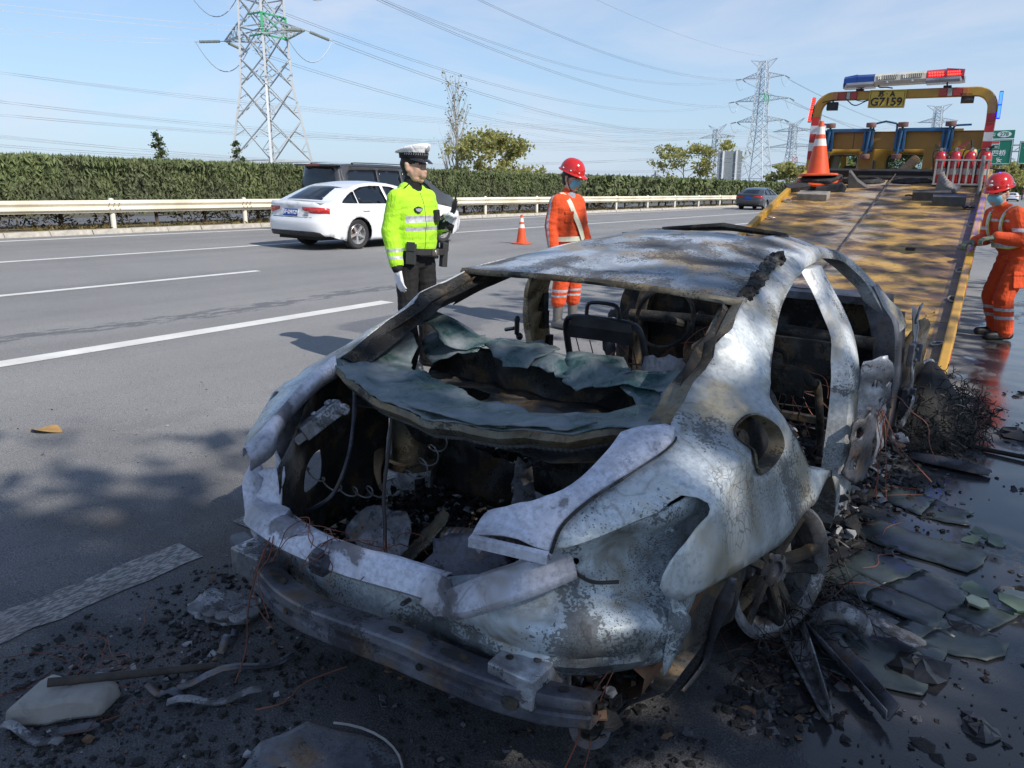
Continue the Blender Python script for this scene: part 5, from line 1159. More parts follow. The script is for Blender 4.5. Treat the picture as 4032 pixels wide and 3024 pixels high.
rag('burnt_panel', .12, .35, .72, .20, .16, B_LAV, R(20), R(-15), .04, 71); rag('burnt_panel', .34, .40, .66, .2, .14, B_OCHRE, R(50), R(-25), .05, 72); rag('burnt_panel', -.70, 1.45, .62, .12, .34, B_STEEL, R(80), 0, .03, 73, holes=[circ(0, .08, .02), circ(0, -.04, .02), circ(0, .02, .014)])
m = MB(); m.tube(smooth_line([(.42, .10, .42), (.50, .30, .46), (.56, .55, .42), (.54, .8, .40), (.48, 1.0, .38)], False, 5), .028, 8); m.tube(smooth_line([(.60, .2, .36), (.62, .5, .38), (.60, .8, .34)], False, 4), .018, 8); m.build('belt_duct', B_ALU, car, 60)
chips('seat_ash', 500, ((.05, .66), (-.15, .5), (.38, .50)), .035, [CHAR, GREYF, ASHM, CHAR, RUSTF], car, 15)
chips('sill_ash', 420, ((.70, .92), (.15, 1.9), (.10, .26)), .03, [CHAR, ASHM, GREYF, CHAR, RUSTF, ASHM], car, 16)
# ---- what is left of the front end
m = MB(); m.ball((0, 2.75, .36), (.42, .36, .30), 18, 10); m.box((-.1, 2.6, .5), (.5, .3, .16)); m.box((.15, 2.95, .45), (.3, .2, .2)); m.build('engine_block', B_DARK, car)
for s in (-1, 1): m = MB(); m.bar((s * .48, 2.0, .38), (s * .46, 3.45, .36), .09, .12); m.lathe([(.10, 0), (.09, .25), (.05, .28)], 14, Matrix.Translation((s * .56, 2.72, .48))); m.build('chassis_rail', B_DARK, car, 40)
m = MB(); m.bar((-.72, 3.45, .40), (.72, 3.45, .40), .06, .12); m.bar((-.6, 3.42, .62), (.6, 3.42, .62), .05, .05); m.build('radiator_support', B_DARK, car, bevel=.005)
rag('burnt_panel', .80, 2.50, .52, .34, .44, B_DARK, R(72), R(4), .03, 81); rag('burnt_panel', .76, 2.42, .50, .10, .40, B_STEEL, R(75), R(4), .03, 82)
def tangle(name, c, rad, n, ln, mat, parent, seed, r=.003, lift=.6):
    r_ = random.Random(seed); m = MB()
    for i in range(n):
        a = r_.uniform(0, 6.28); q = r_.random() ** .5; p = Vector((c[0] + rad[0] * q * math.cos(a), c[1] + rad[1] * q * math.sin(a), c[2] + rad[2] * r_.random() * (1 - q * .6))); d = Vector((r_.gauss(0, 1), r_.gauss(0, 1), r_.gauss(-.1, .5))).normalized(); pts = [p]
        for k in range(4): d = (d + Vector((r_.gauss(0, .5), r_.gauss(0, .5), r_.gauss(-.15, .4)))).normalized(); pts.append(pts[-1] + d * ln / 4)
        for p_ in pts: p_.z = max(p_.z, .01)
        m.tube(smooth_line(pts, False, 2), r, 3, False)
    return tag(m.build(name, mat, parent), kind='stuff')
m = MB(); rb = random.Random(3)
m.loft([[(.86 + (.30 * f) * math.cos(a) * rb.uniform(.85, 1.15), 2.75 + .50 * f * math.sin(a) * rb.uniform(.85, 1.15), z + rb.uniform(-.02, .02)) for a in [2 * math.pi * i / 18 for i in range(18)]] for f, z in ((1.05, -.02), (.98, .05), (.80, .16), (.55, .28), (.32, .37), (.12, .43))]); m.build('tyre_remains', CHAR, car, 60)
tangle('tyre_cord', (.90, 2.75, .02), (.36, .60, .44), 1400, .10, simple('tyre_wire', (.022, .02, .019), .55, .3, var=.4, scale=30), car, 5, .0028)
tangle('tyre_cord', (.84, -.05, .02), (.14, .40, .10), 240, .16, MATS['tyre_wire'], car, 6, .002)
# ================================================================ THE TOW TRUCK
YEL = simple('truck_yellow', (.50, .28, .035), .42, var=.12, scale=3, dirt=((.22, .13, .05), .45)); YELD = simple('truck_ochre', (.36, .185, .03), .5, var=.15, scale=3, dirt=((.13, .08, .04), .55))
BLU = simple('dolly_blue', (.02, .10, .22), .45, var=.2, scale=6, dirt=((.12, .09, .07), .5)); BLKM = simple('black_steel', (.018, .018, .02), .55, var=.3, scale=12, dirt=((.10, .07, .05), .35)); RUB = simple('rubber', (.028, .028, .03), .8, var=.3, scale=14, dirt=((.12, .11, .10), .5))
REDP = simple('red_plastic', (.42, .02, .015), .3, scale=5, coat=.3); WTAPE = simple('white_tape', (.72, .72, .72), .45, scale=4, var=.06, dirt=((.45, .43, .4), .4)); RTAPE = simple('red_tape', (.50, .03, .03), .4, scale=4); AMB = simple('amber_lens', (.45, .13, .02), .25, coat=.5); GREYL = simple('grey_lens', (.38, .39, .38), .3, coat=.5)
STEELW = simple('worn_steel', (.30, .29, .28), .5, .5, var=.25, scale=14, dirt=((.17, .10, .06), .5)); WOODG = simple('weathered_wood', (.24, .22, .19), .85, var=.3, scale=9, bump=.5)
BA = math.atan(.2289 / .9735)
truck = thing('tow_truck', 'yellow flatbed recovery truck with its rusty bed tilted down to the road', 'tow truck', (-.504, 6.264, .013), (0, TILT, R(3.03)))
W_ = 2.49
t = NT('bed_plate')
o_ = t.sep(); px, py = o_[0], o_[1]
p1_ = t.math('MULTIPLY', t.math('ADD', px, py), 105.0); p2_ = t.math('MULTIPLY', t.math('SUBTRACT', px, py), 105.0)
tread = t.math('MAXIMUM', t.math('MULTIPLY', t.math('POWER', t.math('ABSOLUTE', t.math('SINE', p1_)), 8.0), t.math('GREATER_THAN', t.math('SINE', t.math('MULTIPLY', p2_, .5)), .2)), t.math('MULTIPLY', t.math('POWER', t.math('ABSOLUTE', t.math('SINE', p2_)), 8.0), t.math('LESS_THAN', t.math('SINE', t.math('MULTIPLY', p1_, .5)), -.2)))
a = t.noise(1.0, 7, .68, t.map((1.3, 3.4, 1)), .5); b = t.noise(1.0, 6, .62, t.map((2.2, .8, 1), loc=(3, 1, 0))); c = t.noise(55, 4, .7)
yel = t.ramp(b, [(.3, (.42, .245, .065)), (.7, (.56, .35, .10))])
pale = t.ramp(c, [(.3, (.36, .31, .25)), (.7, (.50, .45, .38))])
lane = t.math('SUBTRACT', 1.0, t.math('MULTIPLY', t.math('ABSOLUTE', t.math('ADD', px, 1.42)), 1.6), clamp=True)
col = t.mix(t.ramp(t.math('ADD', a, t.math('MULTIPLY', lane, .20)), [(.57, 0.0), (.69, .85)]), yel, pale)
dk = t.ramp(t.noise(1.0, 8, .72, t.map((2.1, 4.2, 1), loc=(7, 2, 0)), .4), [(.44, 0.0), (.57, 1.0)])
col = t.mix(t.math('MULTIPLY', dk, .85), col, t.ramp(c, [(.3, (.065, .045, .055)), (.7, (.14, .095, .085))]))
rail_d = t.ramp(px, [(.0, 0.0), (.5, 1.0)]); edge = t.math('GREATER_THAN', px, -.17)
col = t.mix(t.math('MULTIPLY', edge, .75), col, (.13, .105, .085))
col = t.mix(t.math('MULTIPLY', t.math('MULTIPLY', tread, t.ramp(c, [(.4, 0.0), (.7, 1.0)])), .55), col, (.13, .08, .05))
t.set(color=col, rough=t.ramp(c, [(.3, .42), (.7, .75)]), metal=.1, spec=.4); t.bump(t.math('ADD', tread, t.math('MULTIPLY', c, .3)), .6, .004); BEDM = t.m

bed = bpy.data.objects.new('bed', None); del bed
m = MB(); n = 14
for i in range(n):
    k0, k1 = .03 + i * .5, .03 + (i + 1) * .5 - (.006 if i in (1,) else 0)
    if i == 1: k1 = 1.19
    if i == 2: k0 = 1.20
    m.box((-W_ / 2, (k0 + k1) / 2, -.03), (W_ - .04, k1 - k0, .06))
bed = m.build('bed', BEDM, truck, loc=(0, 0, .12), rot=(BA, 0, 0))
bed.name = 'bed'
for s, x in ((1, -.035), (-1, -W_ + .035)):
    m = MB(); m.box((x, 3.5, .012), (.07, 7.0, .12)); m.build('side_rail', YEL, bed, bevel=.012)
    m = MB()
    for i in range(9):
        m.box((x + s * .0365, .4 + i * .78, .03), (.004, .22, .045))
    tag(m.build('reflector', RTAPE if s > 0 else AMB, bed), kind='stuff')
m = MB(); m.loft([[(x, -.14, -.13), (x, .04, .0), (x, .04, -.06), (x, -.12, -.14)] for x in (-W_ + .02, -.02)]); m.build('tail_lip', STEELW, bed)
for x in (-.55, -1.95): m = MB(); m.box((x, 3.6, -.14), (.09, 6.8, .16)); m.build('bed_rail', BLKM, bed, bevel=.006)
m = MB()
for i in range(12): m.box((-W_ / 2, .5 + i * .56, -.085), (W_ - .1, .05, .05))
tag(m.build('cross_member', BLKM, bed), kind='stuff')
ringm = MB(); ringm.tube([(.052 * math.cos(a), .045 * math.sin(a), .014 + .010 * math.sin(a)) for a in [2 * math.pi * i / 16 for i in range(17)]], .009, 6, False); ringm.box((0, .05, .008), (.045, .03, .016)); rme = ringm.mesh('lashing_ring', STEELW, 50)
for x, k_ in ((-.112, .69), (-.075, 1.75), (-.075, 2.60), (-.11, 3.39), (-.075, 4.28), (-.09, .25), (-2.40, 3.47), (-2.33, 4.23), (-2.35, 5.12), (-2.40, 2.2), (-2.38, 1.2)):
    o = bpy.data.objects.new('lashing_ring', rme); COL.objects.link(o); o.parent = bed; o.location = (x, k_, .002); o.rotation_euler = (rng.uniform(-.05, .1), rng.uniform(-.15, .15), rng.uniform(0, 6.28))
# headboard floor gear: dark coiled ropes and strips at the top of the bed
m = MB(); m.box((-1.25, 6.72, .05), (2.3, .12, .12)); m.box((-1.2, 6.62, .02), (1.0, .14, .04)); m.build('headboard', BLKM, bed, bevel=.01)
for x, y, r_, q in ((-1.62, 6.38, .26, 1), (-1.02, 6.42, .16, 2), (-.82, 6.46, .12, 3)):
    m = MB()
    for j in range(3): m.tube([((r_ - j * .03) * math.cos(a) * 1.2, (r_ - j * .03) * math.sin(a) * .55, .018 + j * .012) for a in [2 * math.pi * i / 24 for i in range(25)]], .018, 6, False)
    tag(m.build('rope_coil', RUB, None, 60), 'black rope coil lying at the head of the truck bed, ' + ('the widest of three' if q == 1 else 'beside the winch roller' if q == 2 else 'next to the extinguisher rack'), 'rope', 'coils of rope on the bed').parent = None
    o = bpy.data.objects[bpy.data.objects.find('rope_coil' if q == 1 else 'rope_coil.%03d' % (q - 1))]; o['_bed'] = (x, y, 0.0)
MT = Matrix.Translation((-.504, 6.264, .013)) @ Matrix.Rotation(R(3.03), 4, 'Z') @ Matrix.Rotation(TILT, 4, 'Y'); MBED = MT @ Matrix.Translation((0, 0, .12)) @ Matrix.Rotation(BA, 4, 'X')
def on_bed(o, x, k_, z=0.0, rz=0.0, up=False):
    """stand a loose thing on the tilted bed"""
    M = MBED @ Matrix.Translation((x, k_, z)) @ Matrix.Rotation(rz, 4, 'Z')
    o.matrix_world = M; return o
for o in list(COL.objects):
    if '_bed' in o.keys(): on_bed(o, *o['_bed']); del o['_bed']

# ---- arch over the bed head
AY = 6.72
xl, xr, zt = -2.43, -.13, 2.755
path = [(xl - .02, AY, 1.30), (xl - .012, AY, 1.8), (xl, AY, 2.30)] + [(xl + .22 - .22 * math.cos(a), AY, zt - .065 - .24 + .24 * math.sin(a)) for a in [i * math.pi / 16 for i in range(0, 9)]] + [(xr - .22 + .22 * math.cos(a), AY, zt - .065 - .24 + .24 * math.sin(a)) for a in [i * math.pi / 16 for i in range(8, -1, -1)]] + [(xr, AY, 2.30), (xr - .01, AY, 1.8), (xr - .02, AY, 1.30)]
m = MB(); rings = []
for i, p in enumerate(path):
    p = Vector(p); a = Vector(path[max(0, i - 1)]); b = Vector(path[min(len(path) - 1, i + 1)]); d = (b - a).normalized(); nn = Vector((-d.z, 0, d.x)); w = .055 if i in (0, 1, 2, len(path) - 1, len(path) - 2, len(path) - 3) else .062
    rings.append([tuple(p + nn * w * s1 + Vector((0, .05 * s2, 0))) for s1, s2 in ((1, 1), (1, -1), (-1, -1), (-1, 1))])
m.loft(rings); m.build('arch', YEL, truck, 60, bevel=.012)
for side, xx, seq in ((-1, xl, 'rwrwr'), (1, xr, 'rrwrr')):
    z = 2.40
    for c_ in seq:
        m = MB(); x = xx + (-.004 - .008 * (2.3 - z)) * (1 if side < 0 else -.6) ; m.box((x, AY - .052, z - .062), (.108, .006, .118)); m.box((x + side * .057, AY, z - .062), (.004, .09, .118))
        m.build('reflective_band', RTAPE if c_ == 'r' else WTAPE, truck); z -= .125
# tail lamp clusters let into the arch
for x0, cols in ((-2.215, 'arga_r'), (-.815, 'rgraa')):
    x = x0
    for c_, w_ in zip(('a', 'r', 'g', 'r') if x0 < -1 else ('r', 'g', 'r', 'a'), (.07, .115, .055, .095) if x0 < -1 else (.105, .065, .12, .075)):
        m = MB(); m.box((x + w_ / 2, AY - .056, zt - .068), (w_ - .006, .03, .105)); m.build('lamp_lens', {'a': AMB, 'r': REDP, 'g': GREYL}[c_], truck, bevel=.006); x += w_
for x, z in ((-2.22, 2.55), (-.45, 2.60)):
    m = MB(); m.box((0, 0, 0), (.16, .08, .105)); m.box((0, -.042, 0), (.13, .004, .08)); m.tube([(0, 0, .05), (0, 0, .11)], .012, 6); m.build('work_lamp', BLKM, truck, bevel=.008, loc=(x, AY, z), rot=(R(-12), 0, R(4)))
def cab_cord(pts, r=.006): m = MB(); m.tube(smooth_line(pts, False, 6), r, 5); m.build('cable', BLKM, truck, 60)
cab_cord([(-2.05, AY - .06, 2.66), (-1.98, AY - .07, 2.60), (-1.93, AY - .07, 2.56), (-1.86, AY - .08, 2.55), (-1.76, AY - .07, 2.60), (-1.70, AY - .06, 2.62)], .008); cab_cord([(-1.93, AY - .06, 2.66), (-1.88, AY - .07, 2.62), (-1.78, AY - .07, 2.605), (-1.70, AY - .06, 2.63)]); cab_cord([(-2.36, AY - .06, 2.60), (-2.30, AY - .06, 2.62), (-2.1, AY - .06, 2.64)]); cab_cord([(-.6, AY - .06, 2.68), (-.5, AY - .07, 2.66), (-.4, AY - .06, 2.655)])
# number plate
m = MB(); m.box((0, 0, 0), (.49, .012, .25)); pl = m.build('number_plate', simple('plate_yellow', (.60, .42, .06), .45, scale=4, var=.05), truck, bevel=.006, loc=(-1.47, AY - .075, 2.625), rot=(0, R(1.2), 0))
m = MB()
for a, b in (((-.225, -.105), (.225, -.105)), ((.225, -.105), (.225, .105)), ((.225, .105), (-.225, .105)), ((-.225, .105), (-.225, -.105))): m.bar((a[0], -.0065, a[1]), (b[0], -.0065, b[1]), .006, .003)
m.build('plate_border', BLK, pl)
text('苏', .085, BLK, pl, (-.085, -.008, .062), bold=.002); text('·', .09, BLK, pl, (-.01, -.008, .062), bold=.002); text('A', .095, BLK, pl, (.065, -.008, .062), bold=.003); text('G7159', .155, BLK, pl, (-.005, -.008, -.045), bold=.003)
# light bar
EB = emis('red_led', (1.0, .010, .006), 10.0); EBB = emis('blue_led', (.001, .004, 1.0), 70.0)
BLENS = simple('blue_lens', (.012, .045, .22), .12, coat=.8, scale=3); RLENS = simple('red_lens', (.42, .025, .025), .12, coat=.8, scale=3); CLENS = simple('clear_base', (.34, .36, .38), .2, coat=.6, scale=5); CRM = simple('cream_plastic', (.58, .56, .48), .35, coat=.4, scale=4); CHR = simple('speaker_grey', (.20, .19, .18), .5, scale=30)
lb = bpy.data.objects.new('light_bar', None); del lb
def bar_sec(x, top=1.0): return [(x, AY - .12, -.075), (x, AY + .12, -.075), (x, AY + .145, -.03), (x, AY + .13, .045 * top), (x, AY + .07, .082 * top), (x, AY - .07, .082 * top), (x, AY - .13, .045 * top), (x, AY - .145, -.03)]
BZ = 2.925
def lb_part(nm, x0, x1, mat, t0=1.0, t1=1.0, parent=None):
    m = MB(); q = [[(x, y - AY, z) for x, y, z in bar_sec(x0, t0)], [(x, y - AY, z) for x, y, z in bar_sec(x1, t1)]]; m.loft(q); return m.build(nm, mat, parent, 30)
lbr = lb_part('light_bar', -1.665, -1.0, CRM); lbr.parent = truck; lbr.location = (0, AY, BZ); lbr.rotation_euler = (0, R(-1.2), 0)
lb_part('blue_dome', -1.90, -1.668, BLENS, 1.04, 1.0, lbr); lb_part('blue_dome', -2.08, -1.903, BLENS, .85, 1.14, lbr); lb_part('red_dome', -.997, -.76, RLENS, 1.0, 1.06, lbr); lb_part('red_dome', -.757, -.53, RLENS, 1.18, .85, lbr)
for a, b in ((-2.09, -1.668), (-.997, -.515)):
    m = MB(); m.loft([[(x, -.13 * q, -.095), (x, .13 * q, -.095), (x, .15 * q, -.06), (x, .148 * q, -.028), (x, -.148 * q, -.028), (x, -.15 * q, -.06)] for x, q in ((a, .7 if a < -2 else 1.01), (a + .06, 1.01), (b - .06, 1.01), (b, .7 if b > -.6 else 1.01))]); m.build('clear_base', CLENS, lbr, 30)
for x0 in (-1.645, -1.32):
    m = MB(); m.loft([[(x0 + .03, -.1455, -.01), (x0 + .27, -.1455, -.01), (x0 + .29, -.130, .05), (x0 + .01, -.130, .05)], [(x0 + .03, -.10, -.01), (x0 + .27, -.10, -.01), (x0 + .29, -.10, .05), (x0 + .01, -.10, .05)]]); m.build('speaker_mesh', CHR, lbr)
    for i in range(11): m = MB(); m.bar((x0 + .035 + i * .023, -.150, -.008), (x0 + .02 + i * .0255, -.134, .05), .006, .008); m.build('louvre', CRM, lbr)
    m = MB(); m.lathe([(.02, 0), (.02, .02), (.012, .03)], 10, Matrix.Translation((x0 + .15, -.13, -.055)) @ Matrix.Rotation(R(90), 4, 'X')); m.build('mount_knob', GREYL, lbr)
for x0, x1 in ((-.97, -.775), (-.735, -.575)):
    for r_ in range(2):
        for i in range(6):
            m = MB(); xx = x0 + (x1 - x0) * (i + .5) / 6 + r_ * -.006; m.ball((0, 0, 0), (.012, .004, .011), 8, 5); m.build('red_led', EB, lbr, 60, loc=(xx, -.1425 + .010 * r_, .003 + r_ * .034))
for x in (-1.86, -.72):
    m = MB(); m.tube([(x, AY, zt - .01), (x + (.03 if x < -1 else -.02), AY, BZ - .07)], .012, 6); m.box((x, AY, zt + .012), (.10, .10, .03)); m.build('bar_bracket', BLKM, truck, bevel=.004)
cab_cord([(-1.63, AY, BZ - .08), (-1.60, AY - .02, BZ - .13), (-1.50, AY - .02, BZ - .135), (-1.42, AY - .02, zt + .02)], .009)
# strobe strips on the uprights
for nm, x, mat, tl in (('red_strobe', xl - .075, EB, R(6)), ('blue_strobe', xr + .08, EBB, R(-1.5))):
    m = MB(); m.box((0, 0, 0), (.045, .05, .36)); st_ = m.build(nm, BLKM, truck, bevel=.006, loc=(x, AY - .05, 2.50), rot=(0, tl, 0))
    if mat is EB:
        for i in range(12):
            for q in (-1, 1): m = MB(); m.ball((0, 0, 0), (.008, .004, .010), 6, 4); m.build('red_led', EB, st_, 60, loc=(q * .010, -.027, -.155 + i * .0275 + (.012 if i > 5 else 0)))
    else:
        for q in (-1, 1): m = MB(); m.box((0, -.026, q * .087), (.034, .006, .160)); m.build('blue_led', EBB, st_, bevel=.004)
# beam across the arch, with its feet
m = MB(); m.box((-1.28, AY + .03, 2.05), (2.26, .06, .235)); m.box((-1.28, AY + .03, 2.172), (2.26, .10, .012)); bmn = m.build('cross_beam', YELD, truck, bevel=.005)
m = MB(); m.box((-1.86, AY - .002, 2.05), (.006, .004, .23)); m.build('weld_seam', BLKM, bmn)
for x in (-1.66, -.80):
    m = MB(); m.box((x, AY + .05, 1.72), (.19, .10, .46)); m.build('beam_foot', YELD, truck, bevel=.006); m = MB(); m.box((x, AY + .02, 1.62), (.23, .16, .05)); m.tube([(x + .12, AY - .04, 1.64), (x + .15, AY - .06, 1.72), (x + .14, AY - .02, 1.78)], .012, 6); m.build('foot_clamp', BLKM, truck, bevel=.006)
for x in (-1.80, -.50): m = MB(); m.box((x, AY - .005, 2.19), (.13, .03, .03)); m.build('clip', YEL, bmn, bevel=.003)
CASR = simple('caster_brown', (.20, .105, .085), .7, var=.2, scale=9, dirt=((.08, .06, .05), .5))
def dolly(x0, x1, lab, handles):
    d = thing('wheel_dolly', lab, 'dolly', (0, 0, 0), group='blue wheel dollies hung on the truck beam'); d.matrix_world = MT @ Matrix.Translation((0, 0, .133))
    m = MB(); m.box(((x0 + x1) / 2, AY - .045, 2.185), (x1 - x0, .05, .035)); m.box(((x0 + x1) / 2, AY - .02, 2.21), (x1 - x0 - .06, .02, .025)); m.build('top_rail', BLU, d, bevel=.004)
    for x in (x0 + .075, x1 - .075):
        m = MB()
        for q in (-1, 1): m.box((x + q * .055, AY - .06, 2.04), (.03, .05, .29))
        m.box((x, AY - .06, 1.91), (.14, .05, .03)); m.box((x, AY - .04, 2.04), (.09, .012, .27)); m.build('side_frame', BLU, d, bevel=.004)
        m = MB(); m.tube([(x + .018, AY - .10, 2.235), (x - .012, AY - .10, 1.845)], .017, 8); m.build('axle_rod', BLU, d, 50)
        for z, dx in ((2.265, .02), (1.825, -.015)):
            m = MB(); m.lathe([(.03, -.034), (.066, -.032), (.069, -.02), (.069, .02), (.066, .032), (.03, .034), (.028, .022), (.008, .022)], 18, Matrix.Translation((x + dx, AY - .10, z)) @ Matrix.Rotation(R(8), 4, 'X')); m.build('caster', CASR, d, 40)
    for pts in handles: m = MB(); m.tube(smooth_line(pts, False, 5), .014, 7); m.build('handle', BLU, d, 60)
dolly(-2.285, -1.575, 'blue wheel dolly with brown rollers, hung behind the large cone', [[(-1.60, AY - .05, 2.20), (-1.595, AY - .06, 2.27), (-1.57, AY - .07, 2.285), (-1.43, AY - .09, 2.315)], [(-2.23, AY - .05, 2.25), (-2.27, AY - .06, 2.285), (-2.36, AY - .08, 2.29)]])
dolly(-1.30, -.545, 'blue wheel dolly with brown rollers, hung on the beam above the extinguishers', [[(-1.285, AY - .05, 2.20), (-1.29, AY - .06, 2.27), (-1.31, AY - .07, 2.285), (-1.43, AY - .09, 2.31)], [(-.57, AY - .05, 2.19), (-.55, AY - .06, 2.235), (-.52, AY - .07, 2.245), (-.345, AY - .09, 2.25)]])
# winch roller, rope and cable
tan = simple('tan_webbing', (.40, .27, .15), .85, var=.12, scale=12, bump=.3)
m = MB(); p0, p1 = Vector((-1.20, 6.76, 1.70)), Vector((-1.02, 7.12, 1.93)); N_ = 26
m.tube([p0.lerp(p1, i / N_) for i in range(N_ + 1)], [.056 + (.006 if i % 4 < 2 else 0) + (.012 * (i / N_)) for i in range(N_ + 1)], 14); m.build('winch_roller', tan, truck, 50)
m = MB(); m.box((-1.22, 6.72, 1.70), (.30, .08, .10)); m.build('fairlead', BLKM, truck, bevel=.006)
m = MB(); cpts = [MBED @ Vector(p) for p in ((-1.195, 6.9, .06), (-1.23, 5.0, .045), (-1.275, 3.0, .035), (-1.31, 1.2, .03), (-1.335, .25, .03))]; cpts.append(Vector((-1.76, 6.12, .36)))
m.tube(cpts, .0085, 6); tag(m.build('winch_cable', simple('steel_rope', (.13, .115, .10), .5, .4, scale=20), None, 60), 'steel winch cable running down the truck bed to the wreck', 'cable')
# steel pole beside the extinguishers
m = MB(); m.tube([(-.098, 5.62, 1.39), (-.112, 5.66, 1.93)], .024, 10); m.box((-.10, 5.62, 1.40), (.20, .10, .02)); m.build('stake_pole', STEELW, truck, bevel=.003)
# cab
CABG = simple('cab_grey', (.22, .23, .25), .7, scale=4); t = NT('cab_glass'); t.set(color=(.02, .03, .03), rough=.03, spec=.5)
tr_ = t.n('ShaderNodeBsdfTransparent', {0: (.80, .90, .90, 1)}); fr_ = t.n('ShaderNodeFresnel', {0: 1.35}); mx_ = t.n('ShaderNodeMixShader', {0: t.math('ADD', fr_.outputs[0], .08), 1: tr_.outputs[0], 2: t.b.outputs[0]}); t.t.links.new(mx_.outputs[0], t.out.inputs[0]); CABGL = t.m
CYB = 7.36; X0, X1 = -2.38, -.24
def cabrear(x, z): return (x, CYB + .10 * max(0, z - 1.6) + .06 * ((x + 1.31) / 1.07) ** 2 * 0, z)
rnd = lambda x0, z0, x1, z1, r_: [p for cx, cz, a0 in ((x1 - r_, z1 - r_, 0), (x0 + r_, z1 - r_, 90), (x0 + r_, z0 + r_, 180), (x1 - r_, z0 + r_, 270)) for p in [(cx + r_ * math.cos(R(a0 + q)), cz + r_ * math.sin(R(a0 + q))) for q in (0, 30, 60, 90)]]
wl, wr = rnd(-2.31, 1.55, -1.87, 1.865, .06), rnd(-1.43, 1.55, -.50, 1.865, .06)
cab = sheet('cab', rnd(X0, .75, X1, 1.985, .09), cabrear, YEL, truck, [wl, wr], step=.08, thick=.03, smooth=40)
m = MB(); m.loft([[(X0, y, .75), (X0 - .01, y, 1.45), (X0 + .05, y, z - .10), (X0 + .14, y, z), (-1.31, y, z + .03), (X1 - .14, y, z), (X1 - .05, y, z - .10), (X1 + .01, y, 1.45), (X1, y, .75)] for y, z in ((CYB + .04, 1.965), (CYB + .6, 2.03), (CYB + 1.15, 1.99))], closed=False, cap=False)
o = m.build('cab_shell', YEL, cab, 50); o.modifiers.new('thickness', 'SOLIDIFY').thickness = .03
m = MB(); m.box((-1.31, CYB + 1.65, 1.05), (2.1, .12, .75)); m.loft([[(x, CYB + 1.25, 1.97), (x, CYB + 1.32, 1.97), (x, CYB + 1.68, 1.40), (x, CYB + 1.60, 1.40)] for x in (X0 + .05, X0 + .14)]); m.loft([[(x, CYB + 1.25, 1.97), (x, CYB + 1.32, 1.97), (x, CYB + 1.68, 1.40), (x, CYB + 1.60, 1.40)] for x in (X1 - .14, X1 - .05)]); m.box((-1.31, CYB + 1.24, 1.98), (2.0, .14, .05)); m.build('cab_front', YEL, cab)
m = MB(); m.add([(X0 + .1, CYB + 1.27, 1.95), (X1 - .1, CYB + 1.27, 1.95), (X1 - .1, CYB + 1.62, 1.42), (X0 + .1, CYB + 1.62, 1.42)], [(0, 1, 2, 3)]); m.build('windscreen', CABGL, cab)
for nm, w4 in (('rear_window', wl), ('rear_window', wr)):
    x0 = min(p[0] for p in w4); x1 = max(p[0] for p in w4)
    m = MB(); m.add([(x0, CYB + .0, 1.55), (x1, CYB + .0, 1.55), (x1, CYB + .027, 1.865), (x0, CYB + .027, 1.865)], [(0, 1, 2, 3)]); gl = m.build(nm, CABGL, cab)
    m = MB(); q = [(x, CYB - .015 + .10 * max(0, z - 1.6), z) for x, z in w4]; m.tube(q + [q[0]], .014, 6, False); m.build('window_seal', RUB, gl, 60)
for x in (-2.0, -.72): m = MB(); m.box((x, CYB + .45, 1.25), (.46, .14, .62)); m.box((x, CYB + .43, 1.64), (.26, .10, .16)); m.build('seat', CABG, cab, bevel=.05)
m = MB(); m.box((-1.31, CYB + 1.45, 1.32), (1.9, .28, .16)); m.tube([(-1.95 + .19 * math.cos(a), CYB + 1.15 + .08 * math.sin(a), 1.45 + .16 * math.sin(a)) for a in [2 * math.pi * i / 20 for i in range(21)]], .014, 6); m.build('dashboard', BLKM, cab)
m = MB(); m.tube(smooth_line([(-1.17, CYB - .04, 1.60), (-1.17, CYB - .04, 1.78), (-1.14, CYB - .05, 1.80), (-1.05, CYB - .05, 1.80)], False, 4), .012, 6); m.build('grab_rail', BLKM, cab, 60)
m = MB(); m.box((-1.62, 7.06, 1.70), (.10, .30, .16)); m.build('locker', BLKM, truck, bevel=.01, rot=(0, 0, 0))
m = MB(); m.tube(smooth_line([(X1, CYB + 1.2, 1.55), (X1 + .15, CYB + 1.22, 1.70), (X1 + .26, CYB + 1.22, 1.70)], False, 5), .014, 6); m.box((X1 + .32, CYB + 1.22, 1.60), (.14, .07, .22)); m.build('mirror', BLKM, cab, bevel=.02)
# running gear under the bed
for x in (-.6, -1.95): m = MB(); m.box((x, 5.7, .78), (.09, 5.2, .20)); m.build('chassis_rail', BLKM, truck)
TYRE = simple('tyre_rubber', (.030, .030, .032), .85, var=.2, scale=20, bump=.3)
for x in (-.36, -2.12):
    for y in (5.35, 8.0):
        m = MB(); m.lathe([(.22, -.12), (.36, -.13), (.40, -.10), (.41, 0), (.40, .10), (.36, .13), (.22, .12), (.20, .05), (.06, .05)], 24, Matrix.Translation((x, y, .41)) @ Matrix.Rotation(R(90), 4, 'Y')); m.build('truck_wheel', TYRE, truck, 40)

for o in list(truck.children):
    if o.name.split('.')[0] in ('arch', 'reflective_band', 'lamp_lens', 'work_lamp', 'cable', 'number_plate', 'light_bar', 'bar_bracket', 'red_strobe', 'blue_strobe', 'cross_beam', 'beam_foot', 'cab', 'locker'): o.location.z += .133
